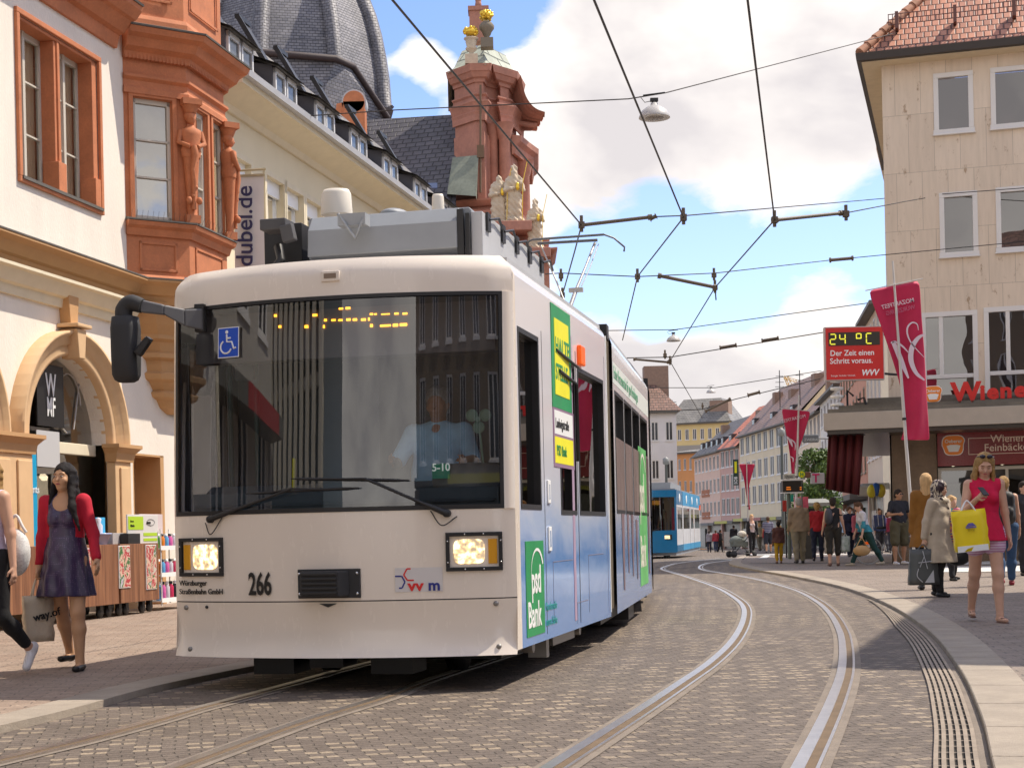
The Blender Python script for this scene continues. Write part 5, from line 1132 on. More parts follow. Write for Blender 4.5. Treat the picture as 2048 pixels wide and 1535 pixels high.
# volute: curved broken pediment on the right of the gable
mb = MB()
cur = [(1042, 150), (1046, 172), (1052, 192), (1062, 208), (1074, 218), (1090, 224)]
inn = [(1005, 208), (1012, 222), (1022, 236), (1036, 246), (1052, 250), (1074, 252)]
outl = [cp(x, y, chY + 1.2) for x, y in spline([(x, y, 0) for x, y in cur], 4) and [(p.x, p.y) for p in spline([(x, y, 0) for x, y in cur], 4)]]
inl = [cp(p.x, p.y, chY + 3.4) for p in spline([(x, y, 0) for x, y in inn], 4)]
n = len(outl)
for k, (f0, f1, dz0, dz1) in enumerate(((0, .18, 0, 0), (.18, .30, -.25, -.25), (.30, .55, -.35, -.35), (.55, .66, -.15, -.15), (.66, .92, -.3, -.3), (.92, 1, 0, 0))):
    v = []
    for a, b in zip(outl, inl):
        p = a.lerp(b, f0); q = a.lerp(b, f1); v += [(p.x, p.y + dz0 * -1, p.z), (q.x, q.y + dz0 * -1, q.z), (p.x, p.y + 1.2, p.z), (q.x, q.y + 1.2, q.z)]
    mb.add(v, [(4 * i, 4 * i + 1, 4 * i + 5, 4 * i + 4) for i in range(n - 1)] + [(4 * i, 4 * i + 4, 4 * i + 6, 4 * i + 2) for i in range(n - 1)] + [(4 * i + 1, 4 * i + 3, 4 * i + 7, 4 * i + 5) for i in range(n - 1)])
mb.add([tuple(inl[0]), tuple(inl[n // 2]), tuple(inl[-1]), tuple(cp(1062, 262, chY + 3.4)), tuple(cp(1010, 262, chY + 3.4))], [(0, 1, 2, 3, 4)])
mb.build('volute', M_red, ch)
mb = MB(); pts = [inl[i] for i in range(n)]; mb.tube([(p.x, p.y - .5, p.z - .1) for p in pts], .16, 8); mb.build('volute_moulding', M_red, ch)
# columns with capitals on the receding front
for px, dy, r, yt in ((994, 1.2, .30, 262), (1016, .9, .36, 262), (1052, 3.3, .40, 318)):
    c = cp(px, 600, chY + dy); mb = MB(); mb.lathe([(r * 1.1, zf(470)), (r, zf(450)), (r * .9, zf(yt + 10)), (r * 1.05, zf(yt + 6)), (r * 1.25, zf(yt - 6)), (r * 1.6, zf(yt - 20)), (r * 1.7, zf(yt - 22))], (c.x, c.y, 0), 16); mb.build('column', M_red, ch)
corn('side_entablature', [P2(1030, 1.0), P2(1046, 2.6), P2(1064, 4.2), P2(1064, 9)], 300, [(0, 0), (.2, 0), (.3, .5), (.55, .7), (.6, 1.0), (0, 1.1)])
mb = MB(); mb.prism([P2(1010, 1.4), P2(1030, 2.0), P2(1050, 4.0), P2(1063, 5), P2(1063, 9), P2(1010, 9)], zf(600), zf(300)); mb.build('facade', M_red, ch)
# stepped base with ledges running down to the right
mb = MB()
for i, (x0, x1, yt, dY) in enumerate(((880, 1000, 400, -.3), (880, 1012, 428, -.9), (915, 1030, 452, -1.6), (930, 1062, 470, -2.2), (960, 1085, 500, -2.6), (1000, 1100, 520, -3.0))):
    a = P2(x0, dY + 1.0); b = P2(x1, dY); mb.prism([a, b, (b[0], b[1] + 8), (a[0], a[1] + 8)], 0, zf(yt)); z = zf(yt); mb.sweep([a, b, (b[0], b[1] + 4)], [(0, z - .4), (.2, z - .35), (.45, z - .1), (.45, z), (0, z + .05)])
mb.build('stepped_base', M_red, ch)
# copper apron against the facade and drain pipe
mb = MB(); A = [cp(905, 315, chY - .2), cp(957, 310, chY - .4), cp(952, 392, chY - 1.6), cp(894, 388, chY - 1.2)]; mb.add(A + [p + Vector((0, 1.5, 0)) for p in A], [(0, 1, 2, 3), (0, 4, 5, 1), (0, 3, 7, 4), (1, 5, 6, 2)]); mb.build('copper_apron', M_grn, ch)
mb = MB(); mb.tube([cp(961, 170, chY - .3), cp(961, 300, chY - .3), cp(961, 385, chY - .6)], .07, 6); c = cp(961, 304, chY - .3); mb.box(c.x - .2, c.x + .2, c.y - .2, c.y + .1, c.z - .35, c.z + .35); mb.build('drainpipe', mat('old_bronze', (.16, .10, .06), .6, .4), ch)
# nave roof
A = [cp(732, 240, chY + 6), cp(912, 229, chY + 4), cp(912, 412, chY - 1.5), cp(770, 400, chY + .5)]
mb = MB(); mb.add(A + [cp(700, 420, chY + 2)], [(0, 1, 2, 3), (0, 3, 4)]); mb.add([A[0] + Vector((0, 9, -6)), A[1] + Vector((0, 9, -6)), A[1], A[0]], [(0, 1, 2, 3)]); uvplanar(mb.build('nave_roof', M_sl3, ch))
mb = MB(); a = cp(880, 395, chY - 1.5); b = cp(700, 420, chY + .5); mb.box(b.x, a.x + 1, 0.2, 8, 0, zf(415)); mb.build('nave_wall', M_red, ch)
mb = MB(); c = cp(864, 372, chY - .9); mb.cbox(tuple(c), (.6, .1, .4), rx=R(-35)); mb.build('rooflight', mat('sky_glass', (.12, .16, .28), .1), ch)
# dome: octagonal, slate, with ribs
dY = 103
dc = cp(585, 235, dY); px_m = F / dY; Rd = (772 - 585) / px_m
prof = [(1.04, 0.0), (1.0, .06), (.985, .35), (.955, .60), (.915, .85), (.86, 1.08), (.79, 1.28), (.70, 1.48), (.58, 1.66), (.42, 1.82), (.22, 1.93), (.0, 2.0)]
n = 8; a0 = R(12); vs = []; 
for r, z in prof:
    for k in range(n): th = 2 * math.pi * (k + .5) / n + a0; vs.append((dc.x + r * Rd * math.cos(th), dc.y + r * Rd * math.sin(th), dc.z + z * Rd * .93))
mb = MB(); mb.add(vs, [(i * n + k, i * n + (k + 1) % n, (i + 1) * n + (k + 1) % n, (i + 1) * n + k) for i in range(len(prof) - 1) for k in range(n)]); uvplanar(mb.build('dome', M_sl2, ch))
mb = MB()
for k in range(n):
    th = 2 * math.pi * (k + .5) / n + a0; pts = [(dc.x + r * Rd * 1.01 * math.cos(th), dc.y + r * Rd * 1.01 * math.sin(th), dc.z + z * Rd * .93) for r, z in prof]; mb.tube(pts, .55, 6)
uvplanar(mb.build('dome_ribs', M_sl2, ch))
ringp = [(dc.x + Rd * 1.02 * math.cos(2 * math.pi * (k + .5) / n + a0), dc.y + Rd * 1.02 * math.sin(2 * math.pi * (k + .5) / n + a0)) for k in range(n)]
mb = MB(); z = dc.z; mb.sweep(ringp, [(-.3, z - .8), (.35, z - .7), (.5, z - .2), (.55, z), (-.3, z + .1)], closed=True); mb.build('dome_eaves', mat('dark_eaves', (.05, .035, .035), .7), ch)
# stepped lower hip over the lantern crossing: darker slate skirt in front of the dome
mb = MB(); A = [cp(505, 105, dY - 9), cp(672, 118, dY - 9), cp(705, 132, dY - 7), cp(775, 240, dY - 4), cp(800, 420, dY - 4), cp(560, 420, dY - 10)]
mb.add(A, [(0, 1, 2, 3, 4, 5)]); mb.add([p + Vector((0, 6, 0)) for p in A], [(0, 1, 2, 3, 4, 5)]); uvplanar(mb.build('crossing_roof', M_sl2, ch))
mb = MB(); mb.tube([cp(500, 103, dY - 9.2), cp(672, 118, dY - 9.2), cp(706, 133, dY - 7.2), cp(775, 236, dY - 4.2)], .22, 6); mb.build('roof_edge', MATS['dark_eaves'], ch)
mb = MB(); c = cp(712, 215, dY - 12); mb.lathe([(.72, 0), (.72, 1.2)], (c.x, c.y, c.z), 24, ax='Y'); mb.build('round_gable_cap', M_tg2, ch)
mb = MB(); mb.lathe([(.62, -.05), (.62, 1.3)], (c.x, c.y, c.z), 24, ax='Y'); mb.box(c.x - .62, c.x + .62, c.y - 1.3, c.y, c.z - 4.0, c.z); a = cp(683, 215, dY - 12.4); mb.prismY([(a.x - .5, a.z - 2), (c.x, a.z - 2), (c.x, c.z + .1), (a.x - .2, a.z)], c.y - 1.2, c.y - .4); mb.build('round_gable', M_ora, ch)
# ================================================================ CORNER BUILDING ON THE RIGHT
AR = math.atan2(-.28, .96); OR_ = Vector((9.55, 39, 0)); MR, rp = planar(OR_, AR)
def trav():
    m = mat('travertine_cladding', (.60, .50, .40), .75); t, p = ntree(m); co = t.n('ShaderNodeTexCoord').outputs['Object']
    mp = t.n('ShaderNodeMapping'); t.set(mp.inputs[0], co); mp.inputs['Rotation'].default_value = (R(90), 0, 0)
    sp = t.n('ShaderNodeSeparateXYZ'); t.set(sp.inputs[0], co); cb = t.n('ShaderNodeCombineXYZ'); t.set(cb.inputs[0], t.m('ADD', sp.outputs[0], sp.outputs[1])); t.set(cb.inputs[1], t.m('ADD', sp.outputs[2], .35))
    br = t.n('ShaderNodeTexBrick'); t.set(br.inputs['Vector'], cb); br.inputs['Scale'].default_value = 1; br.inputs['Brick Width'].default_value = .62; br.inputs['Row Height'].default_value = 1.45; br.offset = .5; br.inputs['Mortar Size'].default_value = .007
    br.inputs['Color1'].default_value = (.76, .645, .52, 1); br.inputs['Color2'].default_value = (.69, .58, .465, 1); br.inputs['Mortar'].default_value = (.50, .42, .335, 1)
    mp2 = t.n('ShaderNodeMapping'); t.set(mp2.inputs[0], co); mp2.inputs['Scale'].default_value = (1, 1, .12)
    n = t.noise(mp2.outputs[0], 9, 5, .65); mp3 = t.n('ShaderNodeMapping'); t.set(mp3.inputs[0], co); mp3.inputs['Scale'].default_value = (1, 1, .45)
    st = t.noise(mp3.outputs[0], 4.2, 6, .75)
    c = t.mix(.6, br.outputs[0], t.ramp(n, [(.3, (.86, .85, .82)), (.6, (1.04, 1.03, 1.02))]), 'MULTIPLY')
    c = t.mix(t.ramp(st, [(.585, (0, 0, 0)), (.66, (.75, .75, .75))]), c, (.30, .18, .09)); t.set(p.inputs['Base Color'], c); return m
M_trav = trav()
cb_ = thing('corner_building', 'travertine clad corner building with tiled hip roof above a bakery canopy', 'building', OR_, AR)
ZT = 12.55
wins = []
def rpx(x, y): return rp(x, y)
for (x0, yb, x1, yt) in ((1868, 268, 1943, 143), (1982, 257, 2060, 131), (1880, 513, 1952, 383), (1993, 503, 2070, 372)):
    a = rpx(x0 + 3, yb); b = rpx(x1, (yt + yt) / 2); wins.append((a.x, b.x, a.z, b.z, 0))
a = rpx(1848, 832); b = rpx(1952, 622); wins.append((a.x, b.x, a.z, b.z, 1)); a = rpx(1974, 826); b = rpx(2100, 610); wins.append((a.x, b.x, a.z, b.z, 1))
for k in range(3):      # further bays out of frame to the right
    for w in wins[1:6:2]: 
        if w[1] + 1.9 * (k + 1) < 8.5: wins.append((w[0] + 1.9 * (k + 1), w[1] + 1.9 * (k + 1), w[2], w[3], w[4]))
wins = [w for i, w in enumerate(wins) if not any(i > j and w[0] < v[1] + .1 and w[1] > v[0] - .1 and w[2] < v[3] and w[3] > v[2] for j, v in enumerate(wins))]
mb = MB(); wall_grid(mb, lambda u, v: (u, 0, v), [0, 9], [3.9, ZT], [w[:4] for w in wins])
for (a, b, c, d, k) in wins:
    for q in (((a, 0, c), (a, .12, c), (a, .12, d), (a, 0, d)), ((b, 0, c), (b, .12, c), (b, .12, d), (b, 0, d)), ((a, 0, d), (b, 0, d), (b, .12, d), (a, .12, d)), ((a, 0, c), (b, 0, c), (b, .12, c), (a, .12, c))): mb.add(q, [(0, 1, 2, 3)])
mb.add([(0, 0, 0), (0, 12, 0), (0, 12, ZT), (0, 0, ZT)], [(0, 1, 2, 3)]); mb.add([(9, 0, 0), (9, 12, 0), (9, 12, ZT), (9, 0, ZT)], [(0, 1, 2, 3)]); mb.add([(0, 12, 0), (9, 12, 0), (9, 12, ZT), (0, 12, ZT)], [(0, 1, 2, 3)])
mb.build('wall', M_trav, cb_)
M_wp = mat('white_frame', (.74, .72, .70), .45)
for (a, b, c, d, k) in wins:
    mb = MB(); f = .09
    for q in ((a - .03, b + .03, d - f, d + .03), (a - .05, b + .05, c - .03, c + f), (a - .03, a + f, c + f, d - f), (b - f, b + .03, c + f, d - f)): mb.box(q[0], q[1], -.03, .10, q[2], q[3])
    if k: 
        zm = c + (d - c) * .38; mb.box(a + f, b - f, -.02, .10, zm - .05, zm + .05); xm = a + (b - a) * .35; mb.box(xm - .05, xm + .05, -.015, .10, zm + .05, d - f)
    mb.box(a - .07, b + .07, -.09, .0, c - .06, c - .03)
    w = mb.build('window', M_wp, cb_, bev=.008)
    mb = MB(); mb.add([(a, .06, c), (b, .06, c), (b, .06, d), (a, .06, d)], [(0, 1, 2, 3)]); mb.build('pane', glassmat('corner_glass', (.50, .46, .50), .17, .006), w)
    mb = MB(); mb.box(a - .2, b + .2, 1.2, 1.25, c - .1, d + .2); mb.box(a + .2, a + .55, .35, .6, c, c + .4); mb.build('room', M_room, w)
# eaves and hip roof
mb = MB(); mb.sweep([(0, 12), (0, 0), (9, 0)], [(0, ZT - .02), (.46, ZT - .02), (.46, ZT + .14), (0, ZT + .2)]); mb.build('soffit', mat('soffit_cream', (.66, .54, .38), .8, var=.08), cb_)
mb = MB(); mb.sweep([(0, 12), (0, 0), (9, 0)], [(.44, ZT + .0), (.58, ZT + .02), (.60, ZT + .2), (.44, ZT + .22)]); mb.build('gutter', mat('dark_gutter', (.045, .035, .03), .5), cb_)
e = .5; hr = 5.4; mb = MB(); z0 = ZT + .2; mb.add([(-e, -e, z0), (9 + e, -e, z0), (9 + e - hr, hr, z0 + 6.2), (-e + hr, hr, z0 + 6.2), (-e, 12, z0), (-e + hr, 12, z0 + 6.2), (9, 12, z0)], [(0, 1, 2, 3), (0, 3, 5, 4), (1, 6, 2), (2, 6, 5, 3)]); uvplanar(mb.build('roof', M_tile, cb_))
mb = MB()
for k in range(30):
    t = k / 30; p = Vector((-e, -e, z0 + .03)).lerp(Vector((-e + hr, hr, z0 + 6.23)), t); q = Vector((-e, -e, z0 + .03)).lerp(Vector((-e + hr, hr, z0 + 6.23)), t + 1 / 28); mb.tube([p, q], [.13, .10], 7)
mb.build('ridge_tiles', mat('ridge_clay', (.36, .17, .10), .8, var=.3), cb_)
mb = MB(); zz = z0 + .75; yy = -.15
for zr_ in (.0, .13, .26): mb.tube([(.2, yy, zz + zr_), (9, yy, zz + zr_)], .012, 4)
for i in range(86): x = .2 + i * .102; mb.box(x - .01, x + .01, yy - .008, yy + .008, zz, zz + .27)
for i in range(7): x = .4 + i * 1.4; mb.box(x - .04, x + .04, yy - .02, yy + .35, zz - .1, zz + .32)
mb.build('snow_guard', mat('snow_guard_red', (.14, .06, .05), .6), cb_)
mb = MB(); a = PX(1822, 40, 45); loc = MR.inverted() @ a; mb.box(loc.x - .3, loc.x + .5, loc.y, loc.y + .6, loc.z - 1.6, loc.z + .1); mb.build('chimney', mat('chimney_grey', (.2, .18, .16), .8), cb_)
mb = MB(); loc = MR.inverted() @ PX(2048, 30, 40.5); mb.box(loc.x - .05, loc.x + 1.6, loc.y, loc.y + 1.8, loc.z - .9, loc.z + 1.2); mb.build('chimney', mat('brick_dark_red', (.22, .09, .06), .8, var=.3), cb_)
mb = MB(); mb.box(.02, 9, 12.02, 19, 0, 13.3); mb.box(-.75, 9, 12.02, 19, 13.3, 13.75); mb.build('rear_wing', M_trav, cb_)
# canopy
CZ = 3.35
mb = MB(); off_, lx = 1.5, -1.5
mb.prism([(lx, -off_), (9, -off_), (9, 0), (0.02, 0), (0.02, 12), (lx, 12)], CZ, CZ + .42); cn = mb.build('canopy', mat('canopy_fascia', (.44, .385, .32), .6, var=.06), cb_, bev=.01)
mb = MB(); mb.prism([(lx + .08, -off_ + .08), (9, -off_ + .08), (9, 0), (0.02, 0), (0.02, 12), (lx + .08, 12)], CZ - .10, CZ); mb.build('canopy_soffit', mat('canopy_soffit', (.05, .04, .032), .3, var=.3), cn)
mb = MB()
for k, (d, h) in enumerate(((.10, .10), (.35, .19), (.7, .28), (1.0, .40))): mb.prism([(lx + d, -off_ + d), (9, -off_ + d), (9, 0), (0.02, 0), (0.02, 12), (lx + d, 12)], CZ + .42 + (0 if k == 0 else [.10, .19, .28][k - 1]), CZ + .42 + h)
mb.build('canopy_roof', mat('canopy_roofing', (.17, .15, .12), .6, var=.3, vscale=2), cn)
# ground floor: stone pier, shop front
M_pier = mat('brown_granite', (.20, .135, .085), .55, var=.35, vscale=1.6, bump=.2)
a = rp(1783, 900); b = rp(1873, 900); mb = MB(); mb.box(a.x, b.x, 0, .9, 0, 3.9); mb.build('stone_pier', M_pier, cb_)
sx0 = rp(1875, 900).x; mb = MB(); mb.box(sx0, 9, .35, .45, 0, .45); mb.box(b.x, 9, .0, .35, 3.3, 3.9); mb.build('shop_wall', M_pier, cb_)
fz1 = rp(1950, 850, .05).z; fz0 = rp(1950, 930, .05).z
mb = MB(); mb.box(sx0, 9, -.06, .02, fz0, fz1 + .1); fs_ = mb.build('shop_fascia', mat('fascia_dark_red', (.20, .012, .012), .3, coat=.4, var=.1), cb_)
sgn = (.80, .66, .50)
def rtext(nm, s, px, py, size, m, par, off=.065, bold=.005, sx=1, space=1): p = rp(px, py, off); return text(nm, s, size, frame((p.x, -off, p.z), (1, 0, 0), (0, 0, 1)), m, par, bold=bold, sx=sx, space=space)
M_pk = mat('sign_cream', (.78, .62, .50), .5)
rtext('sign_letters', 'Wiener', 1981, 884, .26, M_pk, fs_); rtext('sign_letters', 'Feinbäcker', 1968, 902, .26, M_pk, fs_)
mb = MB(); a = rp(1937, 909, .07); b = rp(2130, 870, .07); w = .015
for q in ((a.x, b.x, a.z, a.z + w), (a.x, b.x, b.z, b.z + w), (a.x, a.x + w, a.z, b.z)): mb.box(q[0], q[1], -.07, -.06, q[2], q[3])
mb.build('sign_border', M_pk, fs_)
def badge(px, py, s, off, par):
    c = rp(px, py, off); pts = []
    for k in range(24):
        t = 2 * math.pi * k / 24; x = s * math.copysign(abs(math.cos(t)) ** .6, math.cos(t)); z = s * .95 * math.copysign(abs(math.sin(t)) ** .6, math.sin(t)); pts.append((c.x + x * (1.05 if z > 0 else .9), c.z + z))
    for sc, y0, y1, m, nm in ((1, off, off + .02, M_dec_w, 'badge'), (.93, off + .02, off + .026, mat('badge_orange', (.85, .25, .03), .4), 'badge_field')):
        mb = MB(); mb.prismY([(c.x + (x - c.x) * sc, c.z + (z - c.z) * sc) for x, z in pts], -y1, -y0); o = mb.build(nm, m, par)
        if nm == 'badge': bb = o
        else: o.parent = bb
    mb = MB(); mb.add([(c.x - s * .62, -off - .028, c.z - s * .05), (c.x - s * .42, -off - .028, c.z - s * .6), (c.x + s * .42, -off - .028, c.z - s * .6), (c.x + s * .62, -off - .028, c.z - s * .05), (c.x + s * .3, -off - .028, c.z + s * .05), (c.x - s * .3, -off - .028, c.z + s * .05)], [(0, 1, 2, 3, 4, 5)]); mb.build('badge_basket', M_dec_w, bb)
    text('badge_letters', 'Oeberer', s * .46, frame((c.x, -off - .03, c.z + s * .22), (1, 0, 0), (0, 0, 1)), M_dec_w, bb, bold=.01, align='CENTER', sx=.95)
badge(1907, 890, .27, .065, fs_)
sg = thing('shop_letters', 'large red letters and round orange badge standing on the bakery canopy', 'sign', (0, 0, 0)); sg.parent = None
sg.matrix_world = MR
p = rp(1907, 802, 1.1)
def w3(s_, px, py, size, sx): p = rp(px, py, 1.1); o = text('letter', s_, size, frame((p.x, -1.1, p.z), (1, 0, 0), (0, 0, 1)), mat('letter_red', (.62, .02, .015), .4), sg, ext=.05, bold=.045, sx=sx)
w3('W', 1904, 803, .64, .98); w3('i', 1960, 799, .50, 1.1); w3('e', 1974, 797, .50, 1.1); w3('n', 2000, 795, .50, 1.1); w3('e', 2029, 793, .50, 1.1); w3('r', 2056, 791, .50, 1.1)
badge(1866, 788, .215, 1.1, sg)
# shop window and contents
mb = MB(); z1 = fz0 - .03; fx0 = rp(1882, 1000).x
for q in ((fx0 - .06, 9, z1 - .08, z1), (fx0 - .06, fx0 + .02, .4, z1 - .08), (fx0 + 1.55, fx0 + 1.62, .4, z1 - .08), (fx0 + 3.2, fx0 + 3.27, .4, z1 - .08)): mb.box(q[0], q[1], .1, .2, q[2], q[3])
sw = mb.build('shop_front', mat('shop_alu', (.50, .46, .38), .4), cb_)
mb = MB(); mb.add([(fx0, .16, .4), (9, .16, .4), (9, .16, z1), (fx0, .16, z1)], [(0, 1, 2, 3)]); mb.build('shop_window', glassmat('bakery_glass', (.45, .45, .42), .16, .01), cb_)
mb = MB(); mb.box(fx0 - .3, 9, 3.8, 3.9, 0, 3.3); mb.box(fx0 - .3, 9, .4, 3.9, 3.2, 3.3); mb.box(fx0 - .4, fx0 - .3, .4, 3.9, 0, 3.3); mb.build('shop_interior', mat('bakery_inside', (.14, .11, .08), .8, var=.5, vscale=1.4), cb_)
mb = MB(); 
for i in range(5): mb.box(fx0 + .2 + i * .8, fx0 + .8 + i * .8, 1.4, 1.9, .2, 1.3)
mb.box(fx0 + .05, fx0 + 1.2, .5, .6, 1.25, 2.0); mb.build('bakery_counter', mat('counter_pale', (.42, .46, .36), .5, var=.4, vscale=3), cb_)
mb = MB()
for i in range(8): mb.ball((fx0 + .3 + i * .6, 1.2, 2.55), .09, 10)
mb.build('shop_lamp', M_shopl, cb_)
# hanging red drape under the canopy tip
dr = thing('drape', 'long dark red striped cloth hanging beneath the canopy corner', 'cloth', MR @ Vector((-1.22, -.9, CZ - .1)), AR)
mb = MB(); n = 24; v = []
for i in range(n + 1):
    x = -.22 + .86 * i / n + .0; y = .07 * math.sin(i * 1.15)
    v += [(x, y, 0), (x - .10 - .04 * i / n, y, -1.32 - .18 * i / n)]
mb.add(v, [(2 * i, 2 * i + 2, 2 * i + 3, 2 * i + 1) for i in range(n)], True); o = mb.build('fabric', mat('drape_red', (.10, .01, .012), .8, var=.6, vscale=3, stretch=(4, 4, .1)), dr); sm = o.modifiers.new('solid', 'SOLIDIFY'); sm.thickness = .02
mb = MB(); mb.tube([(-.25, 0, 0), (.68, 0, 0)], .02, 8); mb.build('rod', M_tk, dr)
# temperature board
ta = PX(1650, 762, 37.6); tb = PX(1765, 650, 37.6); tw, th = tb.x - ta.x, 1.30
ts = thing('temperature_display', 'red board with yellow digits 24 degrees and white slogan lettering', 'sign', (ta.x, 37.6, PX(1652, 762, 37.6).z), R(-1.5))
roll = Matrix.Rotation(R(.2), 4, 'Y')
mb = MB(); mb.box(0, tw, -.08, .12, 0, th); tbd = mb.build('board', mat('board_rim', (.5, .42, .40), .4), ts)
mb = MB(); mb.box(.025, tw - .025, -.09, -.08, .025, th - .025); mb.build('board_face', mat('board_red', (.62, .03, .025), .35, var=.06), ts)
mb = MB(); mb.box(.09, tw - .1, -.1, -.09, .84, 1.16); mb.build('digit_field', mat('digit_black', (.04, .035, .025), .4), ts)
mb = MB(); M_dy = mat('digit_yellow', (.75, .72, .05), .5, emit=(.8, .75, .05), estr=.6)
def seg7(x, z, w, h, on, sk=.012):
    t = .026; P = {'a': (x, z + h, x + w, z + h), 'g': (x, z + h / 2, x + w, z + h / 2), 'd': (x, z, x + w, z), 'f': (x, z + h / 2, x, z + h), 'b': (x + w, z + h / 2, x + w, z + h), 'e': (x, z, x, z + h / 2), 'c': (x + w, z, x + w, z + h / 2)}
    for k in on:
        x0, z0, x1, z1 = P[k]
        if z0 == z1: mb.box(x0 + .01, x1 - .01, -.104, -.1, z0 - t / 2, z0 + t / 2)
        else: mb.box(x0 - t / 2, x0 + t / 2, -.104, -.1, z0 + .01, z1 - .01)
seg7(.13, .88, .13, .24, 'abged'); seg7(.36, .88, .13, .24, 'fgbc'); seg7(.76, 1.00, .11, .12, 'adfb' if False else 'a'); mb.box(.76, .87, -.104, -.1, .995, 1.02); mb.box(.75, .775, -.104, -.1, 1.0, 1.12); mb.box(.86, .885, -.104, -.1, 1.0, 1.12); seg7(1.0, .88, .13, .24, 'afed')
mb.build('digits', M_dy, ts)
F0 = lambda x, z: frame((x, -.092, z), (1, 0, 0), (0, 0, 1))
text('slogan_letters', 'Der Zeit einen', .19, F0(.12, .60), M_dec_w, ts, bold=.012, sx=.93); text('slogan_letters', 'Schritt voraus.', .19, F0(.11, .41), M_dec_w, ts, bold=.012, sx=.93)
text('slogan_letters', 'WVV', .20, F0(.86, .11), M_dec_w, ts, bold=.03, sx=.9, shear=.25); text('slogan_letters', 'Energie. Verkehr. Umwelt.', .055, F0(.13, .10), M_dec_w, ts)
mb = MB(); mb.tube([(tw, 0, 1.1), (tw + .45, .4, 1.1)], .03, 6); mb.tube([(tw, 0, .15), (tw + .45, .4, .15)], .03, 6); mb.build('bracket', M_tk, ts)
# small lamp stack and rig on the canopy
lm = thing('canopy_lamp', 'stack of white discs with a black camera arm on the canopy roof', 'lamp', MR @ Vector((-.9, -1.0, CZ + .75)), AR)
mb = MB(); 
for k in range(4): mb.lathe([(.05, 0), (.16, .02), (.16, .08), (.05, .10)], (-.3, 0, -.15 + k * .2), 14)
mb.build('discs', M_dec_w, lm); mb = MB(); mb.tube([(-.05, 0, -.3), (-.05, 0, .25), (.1, 0, .1)], .03, 6); mb.tube([(.2, 0, .0), (.35, 0, .05), (.45, 0, -.3)], .035, 6); mb.build('arm', M_tk, lm)

